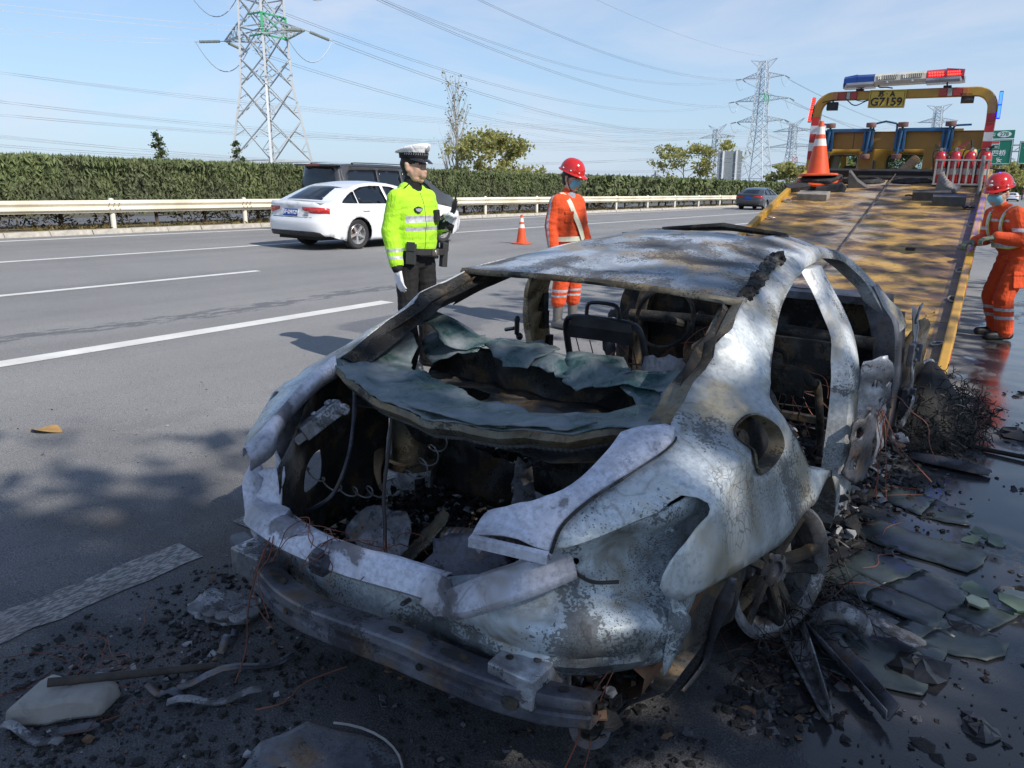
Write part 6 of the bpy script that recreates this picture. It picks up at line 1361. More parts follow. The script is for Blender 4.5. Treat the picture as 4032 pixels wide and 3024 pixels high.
# ---- loose gear on the bed
OR_ = simple('cone_orange', (.72, .09, .02), .5, var=.12, scale=5, dirt=((.42, .13, .07), .35)); WH_ = simple('cone_white', (.74, .70, .66), .5, scale=6, var=.06)
def cone(name, label, h, r0, group=None, base=OR_, bh=.03, bands=((.55, .68), (.76, .90))):
    c = thing(name, label, 'traffic cone', group=group); br = r0 * 1.55
    m = MB(); m.loft([[(br * q * math.copysign(abs(math.cos(a)) ** .45, math.cos(a)), br * q * math.copysign(abs(math.sin(a)) ** .45, math.sin(a)), z) for a in [2 * math.pi * (i + .5) / 24 for i in range(24)]] for q, z in ((.98, 0), (1.0, .008), (.98, bh), (.72, bh * 1.25), (.6, bh * 1.3))]); m.build('base', base, c, 50)
    rr = lambda f: r0 + (.030 * h / .75 - r0) * f
    cuts = [0.03] + [x for b_ in bands for x in b_] + [1.0]
    for i, (a, b) in enumerate(zip(cuts, cuts[1:])):
        m = MB(); m.lathe([(rr(a), a * h), (rr(b), b * h)] + ([(rr(1) * .7, h * 1.004)] if b == 1 else []), 24, cap=(b == 1)); m.build('white_band' if i % 2 else 'body', WH_ if i % 2 else OR_, c, 60)
    return c
bigc = cone('traffic_cone', 'large orange cone with two white bands on the stack of bases upon the truck bed', .76, .165); on_bed(bigc, -2.165, 6.12, .135); bigc.matrix_world = Matrix.Translation(bigc.matrix_world.translation) @ Matrix.Rotation(R(-1), 4, 'Y') @ Matrix.Rotation(R(25), 4, 'Z')
for i in range(3):
    m = MB(); r_ = .27 - .01 * i; m.loft([[(r_ * q * math.copysign(abs(math.cos(a)) ** .5, math.cos(a)), r_ * q * math.copysign(abs(math.sin(a)) ** .5, math.sin(a)), z) for a in [2 * math.pi * (k_ + .5) / 24 for k_ in range(24)]] for q, z in ((.9, 0), (1.0, .010), (1.0, .036), (.92, .046), (.5, .05))])
    o = m.build('cone_base', OR_ if i == 1 else RUB, None, 50); tag(o, ('lowest black rubber cone base in the stack under the big cone', 'orange cone base sandwiched in the stack under the big cone', 'top black rubber cone base right under the big cone')[i], 'cone base', 'stack of cone bases on the bed'); on_bed(o, -2.15 + .02 * i, 6.08 + .015 * i, .002 + .045 * i, .3 + .5 * i)
def gear(name, label, cat, mb, mat, x, k_, z=0, rz=0, rx=0, bevel=.006, group=None):
    o = mb.build(name, mat, None, bevel=bevel); tag(o, label, cat, group); on_bed(o, x, k_, z, rz)
    if rx: o.matrix_world = o.matrix_world @ Matrix.Rotation(rx, 4, 'X')
    return o
G2 = 'wooden and rubber blocks lying on the bed'
m = MB(); m.box((0, 0, .045), (.40, .20, .09)); gear('wood_block', 'grey wooden block lying flat before the cone stack', 'block', m, WOODG, -2.05, 5.32, 0, R(-2), group=G2)
m = MB(); m.box((0, 0, .035), (.42, .16, .07)); gear('rubber_pad', 'black rubber slab leaning under the left side of the cone stack', 'pad', m, RUB, -2.33, 5.80, .02, R(38), R(12), group=G2)
m = MB(); m.loft([[(-.2, -.08, 0), (.2, -.08, 0), (.22, -.07, .05), (.16, -.06, .10), (-.18, -.06, .06)], [(-.2, .1, 0), (.2, .1, 0), (.22, .1, .05), (.16, .1, .10), (-.18, .1, .06)]]); gear('rubber_pad', 'rounded dark rubber pad sticking out right of the cone stack', 'pad', m, RUB, -1.93, 5.80, 0, R(12), group=G2)
def chock(seed):
    m = MB(); pr = [(0, 0), (.26, 0), (.20, .04), (.12, .10), (.06, .18), (.03, .22), (0, .22)]; m.loft([[(x, y, z) for x, z in pr] for y in (-.09, .09)]); return m
gear('wheel_chock', 'dark triangular wheel chock standing in the middle of the bed head', 'chock', chock(1), simple('chock_grey', (.10, .095, .09), .8, var=.3, scale=12), -1.74, 6.08, 0, R(8), group='wheel chocks on the bed')
m = MB(); m.loft([[(x, y, z) for x, z in [(0, 0), (.25, 0)] + [(.25 - .25 * math.sin(a) * .9, .06 + .20 * (1 - math.cos(a))) for a in [i * .16 for i in range(10)]]] for y in (-.11, .11)])
for i in range(8): a = i * .17 + .1; m.box((.25 - .25 * math.sin(a) * .9, 0, .065 + .20 * (1 - math.cos(a))), (.012, .21, .012))
gear('wheel_chock', 'ribbed curved wheel chock standing before the extinguisher rack', 'chock', m, simple('chock_pale', (.22, .20, .18), .75, var=.2, scale=12), -.58, 5.72, .06, R(-12), group='wheel chocks on the bed')
m = MB(); m.box((0, 0, .055), (.44, .15, .11)); m.tube([(-.22, 0, .05), (-.27, -.01, .06), (-.30, 0, .05), (-.27, .02, .05)], .012, 6); gear('wood_beam', 'dark long block with an iron loop at its left end', 'block', m, simple('oiled_wood', (.075, .07, .065), .8, var=.35, scale=10, bump=.4), -.62, 5.46, 0, R(4), group=G2)
m = MB(); m.box((0, 0, .06), (.37, .16, .12)); gear('steel_box', 'black box-like block in front of the other blocks on the right of the bed', 'block', m, simple('box_dark', (.065, .07, .075), .7, var=.3, scale=9, dirt=((.15, .15, .16), .4)), -.40, 5.22, 0, R(3), group=G2)
m = MB(); m.box((0, 0, .03), (.16, .12, .06)); gear('wood_block', 'small block wedged between the curved chock and the pole', 'block', m, RUB, -.40, 5.52, 0, R(15), group=G2)
m = MB(); rj = random.Random(4)
for i in range(7): m.tube([(rj.uniform(-.07, .07), rj.uniform(-.05, .05), .02 + rj.random() * .03) for _ in range(3)], .014, 6)
o = m.build('chain', BLKM, None, 60); tag(o, 'small heap of black chain by the right bed rail', 'chain'); on_bed(o, -.17, 5.02, .0)
m = MB(); m.box((0, 0, .012), (.36, .03, .012)); gear('flat_bar', 'thin pale steel bar lying at the bed head', 'bar', m, STEELW, -1.12, 6.18, 0, R(2), bevel=0)
LEAFY = simple('dead_leaf', (.36, .21, .07), .7, var=.25, scale=20)
def leaf(label, l=.09, seed=1):
    m = MB(); r_ = random.Random(seed); pr = []
    for i in range(9): f = i / 8; w = .32 * math.sin(math.pi * f ** .8) * l; pr.append([(f * l - l / 2, w, .012 * math.sin(f * 5 + seed) + .008), (f * l - l / 2, 0, .006 * math.sin(f * 4)), (f * l - l / 2, -w, .014 * math.cos(f * 4 + seed) + .01)])
    m.loft(pr, closed=False, cap=False); m.tube([(-l / 2, 0, 0), (-l * .75, .01, .004)], .0015, 4); return tag(m.build('fallen_leaf', LEAFY, None, 60), label, 'leaf', 'dead leaves')
on_bed(leaf('dry leaf lying on the lower right part of the truck bed', .10, 3), -.22, 1.34, .004, 1.0)
# extinguisher rack
rk = thing('extinguisher_rack', 'pale slatted steel rack holding four fire extinguishers on the bed', 'rack'); on_bed(rk, -.36, 6.26, 0)
rk.matrix_world = Matrix.Translation(rk.matrix_world.translation) @ Matrix.Rotation(R(3), 4, 'Z') @ Matrix.Rotation(TILT, 4, 'Y')
RKM = simple('rack_paint', (.42, .40, .37), .6, .1, var=.2, scale=10, dirt=((.22, .15, .10), .4))
for z, d_ in ((.335, .09), (.02, .09)):
    m = MB()
    for a, b in (((-.315, -d_), (.315, -d_)), ((.315, -d_), (.315, d_)), ((.315, d_), (-.315, d_)), ((-.315, d_), (-.315, -d_))): m.bar((a[0], a[1], z), (b[0], b[1], z), .022)
    m.build('rail', RKM, rk)
for i in range(9):
    m = MB(); x = -.305 + i * .0763; m.box((x, -.095, .178), (.022, .008, .315)); m.build('slat', RKM, rk)
    if i % 2 == 0: m = MB(); m.box((x, .095, .178), (.022, .008, .315)); m.build('slat', RKM, rk)
for s in (-1, 1): m = MB(); m.box((s * .305, 0, .16), (.008, .022, .28)); m.build('slat', RKM, rk)
EXR = simple('extinguisher_red', (.46, .02, .025), .3, var=.08, scale=4, coat=.4, dirt=((.25, .05, .04), .3)); LABW = simple('label_white', (.45, .43, .40), .6, scale=6)
for i, lab in enumerate(('leftmost red fire extinguisher in the rack, its black lever pointing left', 'second red fire extinguisher in the rack, with a long raised red handle', 'third red fire extinguisher in the rack, with an upright black grip', 'rightmost red fire extinguisher in the rack, behind the steel pole')):
    e = thing('fire_extinguisher', lab, 'fire extinguisher', group='fire extinguishers in the rack'); e.matrix_world = rk.matrix_world @ Matrix.Scale(1.0, 4) @ Matrix.Translation((-.235 + i * .157, .0, .03)) @ Matrix.Rotation(R(-5 + 3 * i), 4, 'Y') @ Matrix.Scale(1.18, 4)
    m = MB(); m.lathe([(.058, 0), (.064, .01), (.065, .02), (.065, .27), (.062, .30), (.05, .335), (.028, .352), (.018, .36)], 20); m.build('cylinder', EXR, e, 50)
    m = MB(); m.lathe([(.0655, .10), (.0655, .165)], 20, cap=False); m.build('label_band', LABW, e, 60)
    m = MB(); m.lathe([(.018, .36), (.02, .385), (.012, .395)], 10); m.box((.01, -.005, .385), (.05, .02, .016)); m.lathe([(.016, 0), (.016, .008)], 10, Matrix.Translation((0, -.02, .372)) @ Matrix.Rotation(R(90), 4, 'X')); m.build('valve', STEELW, e)
    m = MB(); a = (R(150), R(28), R(100), R(20))[i]; l_ = (.08, .13, .09, .06)[i]; m.bar((0, 0, .39), (l_ * math.cos(a), -.02, .39 + l_ * math.sin(a)), .012, .022); m.bar((0, 0, .378), (l_ * .7 * math.cos(a), -.02, .372 + l_ * .4 * math.sin(a)), .01, .02); m.build('lever', EXR if i == 1 else BLKM, e)
    m = MB(); m.tube(smooth_line([(-.01, -.01, .375), (-.06, -.03, .37), (-.078, -.03, .32), (-.074, -.03, .2), (-.070, -.03, .1)], False, 4), .009, 6); m.build('hose', RUB, e, 60)
# ================================================================ PASSING VEHICLES
GLS = NT('tinted_glass'); GLS.set(color=(.012, .016, .022), rough=.06, spec=.6); TGL = GLS.m
TRIM = simple('black_trim', (.015, .015, .017), .45, scale=8); ALLOY = simple('alloy', (.52, .52, .53), .3, .6, var=.08, scale=6); LENSR = simple('tail_lens', (.50, .018, .02), .15, coat=.9, scale=9, var=.3)
LENSB = simple('tail_lens_painted_glow', (.75, .06, .04), .2, coat=.9, scale=9); PBLUE = simple('plate_blue', (.015, .06, .34), .45, scale=5, var=.05); UND = simple('underbody', (.012, .012, .013), .8, scale=6)
def auto(name, label, cat, P, paint, loc, rz, plate=None, group=None, detail=True):
    """a passenger car: P holds its side outline, window outlines and widths (u forward from the rear axle, w up)"""
    root = thing(name, label, cat, loc, (0, TILT, rz), group=group)
    Wd, belt, tum, wb, wr = P['W'], P['belt'], P['tum'], P['wb'], P['wr']; ue = P['ue']; rear = P['rear']; front = P['front']
    top = lambda u: clampi(u, [p[0] for p in P['top']], [p[1] for p in P['top']])
    def VV(u, w):
        v = Wd / 2 - .045 * ((w - .58) / .4) ** 2 if w < belt else Wd / 2 - .045 * ((belt - .58) / .4) ** 2 - (w - belt) * tum
        v += .012 * math.exp(-((w - (belt - .10)) / .03) ** 2) * P.get('crease', 1)
        for c_ in (0, wb): d = math.hypot(u - c_, w - wr); v += .014 * math.exp(-((d - wr - .055) / .04) ** 2) if w > .2 else 0
        if u > wb: v -= P['nose'] * ((u - wb) / (front - wb)) ** 2
        if u < -.5: v -= .03 * ((-.5 - u) / .5) ** 2
        return v
    ar = lambda c_: [(c_ + (wr + .045) * math.cos(a), wr + (wr + .045) * math.sin(a)) for a in [math.pi * (1.12 - i * 1.24 / 14) for i in range(15)]]
    tp = [(u, top(u)) for u in [ue + (P['nu'] - ue) * i / 40 for i in range(41)]]
    out = [(ue, P['rb'])] + ar(0) + [(wr + .10, .19), (wb - wr - .10, .19)] + ar(wb) + [(P['nu'], .24)] + list(reversed(tp))
    for s in (1, -1):
        sp = sheet('body_side', out, lambda u, w, s=s: (s * VV(u, w), u, w), paint, root, P['win'], step=.07 if detail else .14, thick=.012, smooth=40)
        for h_ in P['win']:
            sheet('side_window', h_, lambda u, w, s=s: (s * (VV(u, w) - .012), u, w), TGL, root, step=.12, thick=.004, smooth=60)
        if detail and s > 0:
            for x in P['seams']:
                m = MB(); m.tube([(s * (VV(x + .02 * math.sin(w * 5), w) + .001), x + P.get('seamk', 0) * max(0, .55 - w), w) for w in [.24 + i * (belt - .26) / 12 for i in range(13)]], .004, 4, False); m.build('door_gap', TRIM, sp)
            for x in P['handles']: m = MB(); w = belt - .13; m.tube(smooth_line([(VV(x, w) - .005, x - .10, w), (VV(x, w) + .03, x - .07, w), (VV(x, w) + .03, x + .07, w), (VV(x, w) - .005, x + .10, w)], False, 3), .013, 6); m.build('door_handle', paint, sp, 60)
            for h_ in P['win']:
                m = MB(); m.tube([(VV(u, w) + .002, u, w) for u, w in h_ + [h_[0]]], .008, 5, False); m.build('window_trim', TRIM, sp, 60)
            for x in P['bpost']:
                m = MB(); w0, w1 = P['bpw']; m.loft([[(VV(u, w) + .004, u, w), (VV(u + .05, w) + .004, u + .05, w)] for u, w in ((x, w0), (x + P.get('bpl', -.03), w1))], closed=False, cap=False); m.build('pillar_trim', TRIM, sp)
    # the top, strip by strip
    def strip_(nm, u0, u1, mat, n=10, inset=0.0, nv=13, dz=0.0):
        m = MB(); rings = []
        for i in range(n + 1):
            u = u0 + (u1 - u0) * i / n; z = top(u); e = VV(u, z) - inset
            cr = P.get('crown', .035) * (1.0 if z > belt + .1 else .7)
            rings.append([(e * q, u - P.get('bow', .10) * (1 - q * q) * (1 if u < P['roofr'] else -1 if u > P['rooff'] else 0) * (1 if mat is TGL or u in (u0, u1) or True else 0) * (0 if P['roofr'] + .05 < u < P['rooff'] - .05 else 1) * P.get('bowk', 1), z + cr * (1 - abs(q) ** 2.4) + dz) for q in [-1 + 2 * k_ / (nv - 1) for k_ in range(nv)]])
        m.loft(rings, closed=False, cap=False); return m.build(nm, mat, root, 50)
    for nm, a, b, mt, ins in P['strips']: strip_(nm, a, b, TGL if mt == 'g' else paint, inset=ins, dz=.004 if ins else 0)
    for nm, a, b, mt, ins in P['strips']:
        if ins: strip_(nm + '_surround', a, b, paint)
    # tail and nose, wrapped round the corners
    def wrap(pts): 
        q = smooth_line([(p[0], p[1]) for p in pts], False, 6); L_ = [0]
        for a, b in zip(q, q[1:]): L_.append(L_[-1] + math.dist(a, b))
        return q, L_
    def face(P_, sgn):
        q, L_ = wrap(P_)
        def f(s, w, off=0.0):
            k_ = abs(s); x = float(np.interp(k_, L_, [p[0] for p in q])); y = float(np.interp(k_, L_, [p[1] for p in q]))
            g = P['prof_r' if sgn < 0 else 'prof_f'](w); x *= VV(ue if sgn < 0 else P['nu'], min(w, top(ue if sgn < 0 else P['nu']))) / q[-1][0]
            return (math.copysign(1, s) * (x + off * (.7 if k_ > L_[-1] * .6 else .1)), y + sgn * (g + off) * (1 if k_ < L_[-1] * .75 else max(0, 1 - (k_ - L_[-1] * .75) / (L_[-1] * .25))), w)
        return f, L_[-1]
    fr, Lr = face(P['plan_r'], -1); ff, Lf = face(P['plan_f'], 1)
    wt = top(ue); 
    sheet('tail', [(-Lr, P['rb']), (Lr, P['rb']), (Lr, wt), (Lr * .7, wt + .012), (0, wt + P.get('crown', .035) * .7), (-Lr * .7, wt + .012), (-Lr, wt)], fr, paint, root, step=.06 if detail else .14, thick=.008, smooth=50)
    wf = top(P['nu']); sheet('nose', [(-Lf, .24), (Lf, .24), (Lf, wf), (0, wf + .02), (-Lf, wf)], ff, paint, root, step=.14, thick=.008, smooth=50)
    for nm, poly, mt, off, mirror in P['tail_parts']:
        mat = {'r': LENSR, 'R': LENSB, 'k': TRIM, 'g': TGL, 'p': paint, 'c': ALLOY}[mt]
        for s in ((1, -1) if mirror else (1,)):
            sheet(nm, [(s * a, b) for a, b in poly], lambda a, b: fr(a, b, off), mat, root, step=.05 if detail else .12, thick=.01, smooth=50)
    if plate:
        z = P['plate_z']; y = fr(0, z)[1]; m = MB(); m.box((0, 0, 0), (.44, .012, .14)); pl = m.build('number_plate', PBLUE, root, bevel=.004, loc=(0, y - .016, z), rot=(R(P.get('plate_tilt', -6)), 0, 0))
        if len(plate) > 1: text(plate, .115, SW, pl, (0, -.008, 0), bold=.002)
    # wheels
    ty = MB(); hw = P.get('tw', .11); Mx = Matrix.Rotation(R(90), 4, 'Y'); ty.lathe([(wr * .66, -hw * .8), (wr * .90, -hw), (wr * .98, -hw * .82), (wr, -hw * .4), (wr, hw * .4), (wr * .98, hw * .82), (wr * .90, hw), (wr * .68, hw * .86), (wr * .64, hw * .5)], 32, Mx, cap=False)
    tme = ty.mesh('tyre', TYRE, 40); rm_ = MB(); rm_.lathe([(wr * .69, hw * .80), (wr * .66, hw * .86), (wr * .62, hw * .62), (wr * .60, -.02), (wr * .2, -.03), (.02, -.03)], 32, Mx, cap=False); rme = rm_.mesh('rim', ALLOY, 40); dk = MB(); dk.lathe([(wr * .42, .0), (wr * .42, .012), (.03, .014)], 20, Mx); dme = dk.mesh('brake_disc', simple('disc_rust', (.20, .11, .08), .6, .3), 40)
    spm = MB()
    for k_ in range(5):
        a = k_ * 1.2566 + .2; rings = []
        for rr, h_, z in ((wr * .08, .030, hw * .62), (wr * .34, .026, hw * .70), (wr * .66, .036, hw * .74)):
            c_, s_ = math.cos(a), math.sin(a); rings.append([tuple(Mx @ Vector((rr * c_ - d * s_, rr * s_ + d * c_, z + e))) for d, e in ((-h_, -.03), (-h_ * .8, 0), (h_ * .8, 0), (h_, -.03))])
        spm.loft(rings)
    spm.lathe([(wr * .16, hw * .45), (wr * .15, hw * .68), (wr * .09, hw * .72)], 16, Mx); sme = spm.mesh('spokes', ALLOY, 40)
    for u in (0, wb):
        for s in (1, -1):
            wv = VV(u, wr) - hw - .005 + (.0); w_ = bpy.data.objects.new('wheel', tme); COL.objects.link(w_); w_.parent = root; w_.location = (s * (Wd / 2 - hw - .035), u, wr); w_.rotation_euler = (rng.uniform(0, 3), 0, 0 if s > 0 else math.pi)
            if detail:
                for nm, me_ in (('rim', rme), ('brake_disc', dme), ('spokes', sme)): o = bpy.data.objects.new(nm, me_); COL.objects.link(o); o.parent = w_
            else:
                o = bpy.data.objects.new('rim', rme); COL.objects.link(o); o.parent = w_
    m = MB()
    for u in (0, wb):
        for s in (1, -1): m.loft([[(s * x, u + (wr + .04) * math.cos(a), wr + (wr + .04) * math.sin(a)) for a in [math.pi * (-.1 + 1.2 * i / 14) for i in range(15)]] for x in (Wd / 2 - .05, Wd / 2 - .36)], closed=False, cap=False)
    m.box((0, (rear + front) / 2, .27), (Wd - .46, front - rear - .4, .12)); m.box((0, wb / 2, .32), (Wd - .12, wb - 2 * wr - .3, .22)); m.build('underbody', UND, root)
    return root
PAINTW = NT('car_white'); PAINTW.set(color=(.78, .79, .80), rough=.22, coat=1.0); PAINTW = PAINTW.m
PAINTG = simple('car_dark_grey', (.035, .037, .042), .3, coat=1.0, scale=3, var=.1); PAINTV = simple('van_bronze', (.045, .042, .040), .35, coat=1.0, scale=3, var=.1); PAINTVT = MATS['van_bronze']
SED = dict(W=1.81, belt=.945, tum=.62, wb=2.80, wr=.318, rear=-1.06, front=3.66, ue=-.80, nu=3.42, rb=.30, nose=.16, crown=.04, bow=.10, roofr=-.15, rooff=1.45, crease=.8,
    top=[(-1.1, .955), (-.95, .970), (-.80, .975), (-.70, .985), (-.55, 1.05), (-.3, 1.175), (-.12, 1.255), (.1, 1.325), (.4, 1.37), (.75, 1.388), (1.1, 1.375), (1.4, 1.325), (1.75, 1.20), (2.1, 1.04), (2.35, .945), (2.7, .895), (3.1, .83), (3.42, .73)],
    win=[[(-.43, .972), (-.385, 1.01), (-.22, 1.11), (-.05, 1.19), (.0, 1.20), (.0, .960)], [(.035, .960), (.035, 1.215), (.25, 1.285), (.55, 1.315), (.86, 1.318), (.90, .952)], [(.98, .952), (.95, 1.315), (1.2, 1.295), (1.5, 1.195), (1.8, 1.03), (1.93, .955)]],
    seams=[-.02 + .05, .94, 2.02], seamk=.5, handles=[.22, 1.18], bpost=[.905], bpw=(.955, 1.31), strips=[('boot_lid', -.96, -.66, 'p', 0), ('rear_window', -.66, -.10, 'g', .045), ('roof', -.10, 1.42, 'p', 0), ('windscreen', 1.42, 2.33, 'g', .05), ('bonnet', 2.33, 3.42, 'p', 0)],
    plan_r=[(0, -1.085), (.35, -1.075), (.60, -1.045), (.76, -.985), (.85, -.90), (.888, -.80)], plan_f=[(0, 3.70), (.4, 3.68), (.62, 3.60), (.72, 3.42)],
    prof_r=lambda w: clampi(w, [.24, .34, .45, .56, .62, .68, .80, .90, .955, .99], [-.05, .0, .035, .045, .035, -.005, -.02, -.02, .015, -.03]), prof_f=lambda w: clampi(w, [.24, .5, .75], [-.03, .02, -.1]),
    tail_parts=[('tail_lamp', [(.36, .885), (.36, .83), (.58, .765), (1.02, .755), (1.045, .80), (1.03, .865), (.90, .875), (.6, .885)], 'r', .006, True), ('lamp_lens', [(.62, .80), (.98, .795), (1.0, .845), (.66, .835)], 'R', .012, True), ('rear_diffuser', [(-.90, .29), (.90, .29), (.80, .375), (.66, .395), (0, .40), (-.66, .395), (-.80, .375)], 'k', .006, False), ('boot_gap', [(-.62, .672), (.62, .672), (.60, .682), (-.60, .682)], 'k', .004, False)],  # brighter red on the inner lens paints in a lamp glow; nothing emits
    plate_z=.77, plate_tilt=-8)
A = auto('sedan', 'white saloon car passing on the second lane with blue number plate', 'car', SED, PAINTW, (-13.12, 11.93, gz(-13.12)), R(-.8), '苏F·D912N')
def rings_badge(parent, y, z, n=4, r=.030, d=.044):
    for i in range(n): m = MB(); m.tube([(r * math.cos(a), 0, r * math.sin(a)) for a in [2 * math.pi * k_ / 20 for k_ in range(21)]], .005, 5, False); m.build('badge_ring', ALLOY, parent, 60, loc=((i - 1.5) * d, y, z))
rings_badge(A, -1.078, .895); text('A4L', .045, ALLOY, A, (-.50, -1.062, .735), bold=.002, rot=(R(90), 0, R(-8))); text('35 TFSI', .040, ALLOY, A, (.47, -1.066, .720), bold=.002, rot=(R(90), 0, R(8))); text('一汽奥迪', .034, ALLOY, A, (.46, -1.068, .765), bold=.0015, rot=(R(90), 0, R(8)))
m = MB(); m.loft([[(.88, 2.10, .99), (.96, 2.06, 1.01), (1.06, 2.08, 1.00), (1.06, 2.12, .92), (.95, 2.14, .90)], [(.88, 2.18, .97), (.96, 2.17, .99), (1.04, 2.18, .98), (1.04, 2.18, .93), (.95, 2.18, .92)]]); m.build('mirror', PAINTW, A, 50, bevel=.01)
VAN = dict(W=1.88, belt=1.04, tum=.26, wb=3.05, wr=.34, rear=-1.05, front=4.0, ue=-.86, nu=3.75, rb=.32, nose=.2, crown=.03, bow=.03, roofr=-.85, rooff=2.2, crease=.3,
    top=[(-1.0, 1.80), (-.86, 1.815), (-.6, 1.835), (0, 1.85), (1.0, 1.85), (1.7, 1.82), (2.1, 1.73), (2.6, 1.42), (3.05, 1.13), (3.4, 1.03), (3.75, .90)],
    win=[[(-.72, 1.06), (-.68, 1.60), (-.55, 1.68), (.42, 1.70), (.42, 1.05)], [(.50, 1.05), (.50, 1.70), (1.35, 1.69), (1.38, 1.05)], [(1.46, 1.05), (1.46, 1.68), (1.95, 1.62), (2.45, 1.33), (2.72, 1.08)]],
    seams=[.46, 1.42, 2.75], handles=[.62, 1.6], bpost=[], bpw=(1, 1.6), strips=[('roof', -1.0, 2.05, 'p', 0), ('windscreen', 2.05, 3.05, 'g', .05), ('bonnet', 3.05, 3.75, 'p', 0)],
    plan_r=[(0, -1.06), (.45, -1.05), (.75, -1.01), (.87, -.94), (.915, -.86)], plan_f=[(0, 4.0), (.4, 3.98), (.65, 3.88), (.74, 3.75)],
    prof_r=lambda w: clampi(w, [.24, .4, .6, .75, 1.05, 1.5, 1.8, 1.84], [-.03, .02, .06, .03, .02, -.04, -.10, -.14]), prof_f=lambda w: 0.0,
    tail_parts=[('rear_window', [(-.70, 1.14), (.70, 1.14), (.78, 1.20), (.76, 1.66), (.66, 1.74), (-.66, 1.74), (-.76, 1.66), (-.78, 1.20)], 'g', .004, False), ('tail_lamp', [(.78, .86), (1.02, .84), (1.06, 1.16), (.86, 1.12)], 'r', .008, True), ('lower_trim', [(-1.0, .31), (1.0, .31), (.9, .45), (-.9, .45)], 'k', .006, False), ('chrome_strip', [(-.60, 1.03), (.60, 1.03), (.60, 1.06), (-.60, 1.06)], 'c', .010, False)], plate_z=.9)
VN = auto('van', 'dark bronze people carrier overtaking behind the white saloon', 'van', VAN, PAINTV, (-16.45, 15.6, gz(-16.45)), R(-.6), None)
m = MB(); m.box((0, -1.0, 1.80), (1.56, .34, .035)); m.box((0, -1.10, 1.795), (1.5, .10, .05)); m.build('roof_spoiler', PAINTV, VN, bevel=.012); m = MB(); m.box((0, -1.175, 1.79), (.5, .01, .025)); m.build('brake_lamp', LENSR, VN)
m = MB(); m.bar((.05, -1.08, 1.13), (.52, -1.06, 1.24), .018, .03); m.bar((-.1, -1.09, 1.10), (.08, -1.09, 1.14), .035); m.build('wiper', TRIM, VN)
m = MB()
for s in (-1, 1): m.tube(smooth_line([(s * .80, -.5, 1.835), (s * .80, -.4, 1.87), (s * .80, 1.4, 1.87), (s * .80, 1.5, 1.83)], False, 4), .014, 6)
m.build('roof_rails', TRIM, VN, 60)
S2 = auto('sedan', 'dark grey saloon far ahead in the fast lane beside the guardrail', 'car', SED, PAINTG, (-16.55, 51.8, gz(-16.55)), 0, ' ', detail=True)
for i, (x, y, lab) in enumerate(((-6.2, 150, 'small white car far down the road left of its twin'), (-2.6, 152, 'small white car far down the road, rightmost'), (-9.3, 190, 'tiny white car furthest down the road, half behind the hard hat'))):
    auto('sedan', lab, 'car', SED, PAINTW, (x, y, gz(x)), 0, None, 'cars far down the carriageway', detail=False)
# ================================================================ PEOPLE
SKIN = NT('skin'); SKIN.set(color=SKIN.ramp(SKIN.noise(30, 4), [(.3, (.52, .31, .22)), (.7, (.60, .38, .28))]), rough=.5, spec=.4); SKIN.b.inputs['Subsurface Weight'].default_value = .08; SKIN = SKIN.m
HAIR = simple('hair_black', (.012, .010, .009), .6, scale=60); EYE = simple('eye_dark', (.02, .015, .012), .2); EYEW = simple('eye_white', (.6, .58, .55), .3); LIP = simple('lips', (.36, .15, .12), .5)
def cloth(name, col, rough=.8, var=.15):
    t = NT(name); c = Vector(col); f = t.noise(7, 5, .6, dist=.6)
    t.set(color=t.ramp(f, [(.3, tuple(c * (1 - var))), (.7, tuple(min(1, x) for x in c * (1 + var)))]), rough=rough, spec=.25); t.b.inputs['Sheen Weight'].default_value = .12 if max(col) > .1 else 0
    fold = t.noise(11, 4, .6, t.map((1, 1, .55)), 1.2); t.bump(t.math('ADD', fold, t.math('MULTIPLY', t.noise(90, 2), .12)), .55, .03); return t.m
HIVIS = cloth('hi_vis_fabric', (.42, .80, .03), .7, .06); BLKC = cloth('black_cloth', (.020, .020, .022)); BLKP = cloth('black_trousers', (.018, .017, .018)); ORC = cloth('orange_overall', (.70, .085, .022), .8, .12); GLW = cloth('white_glove', (.74, .74, .78), .75, .05); GLG = cloth('grey_green_glove', (.16, .18, .13)); BOOT = simple('rubber_boot', (.16, .15, .14), .5, scale=8); SHOE = simple('black_shoe', (.018, .018, .02), .5, scale=10)
REFL = NT('reflective_tape'); REFL.set(color=REFL.ramp(REFL.noise(25, 4), [(.35, (.42, .43, .46)), (.65, (.68, .69, .72))]), rough=.35, metal=.2); REFL = REFL.m
LIME = simple('lime_webbing', (.50, .66, .16), .6, scale=12); PALE = simple('pale_webbing', (.62, .62, .48), .6, scale=9, var=.15); MASK = cloth('mask_blue', (.22, .52, .68), .8, .06); SHIRT = simple('grey_shirt', (.30, .32, .38), .8, scale=9)
HELM = NT('helmet_red'); HELM.set(color=(.56, .018, .015), rough=.16, coat=.6); HELM = HELM.m

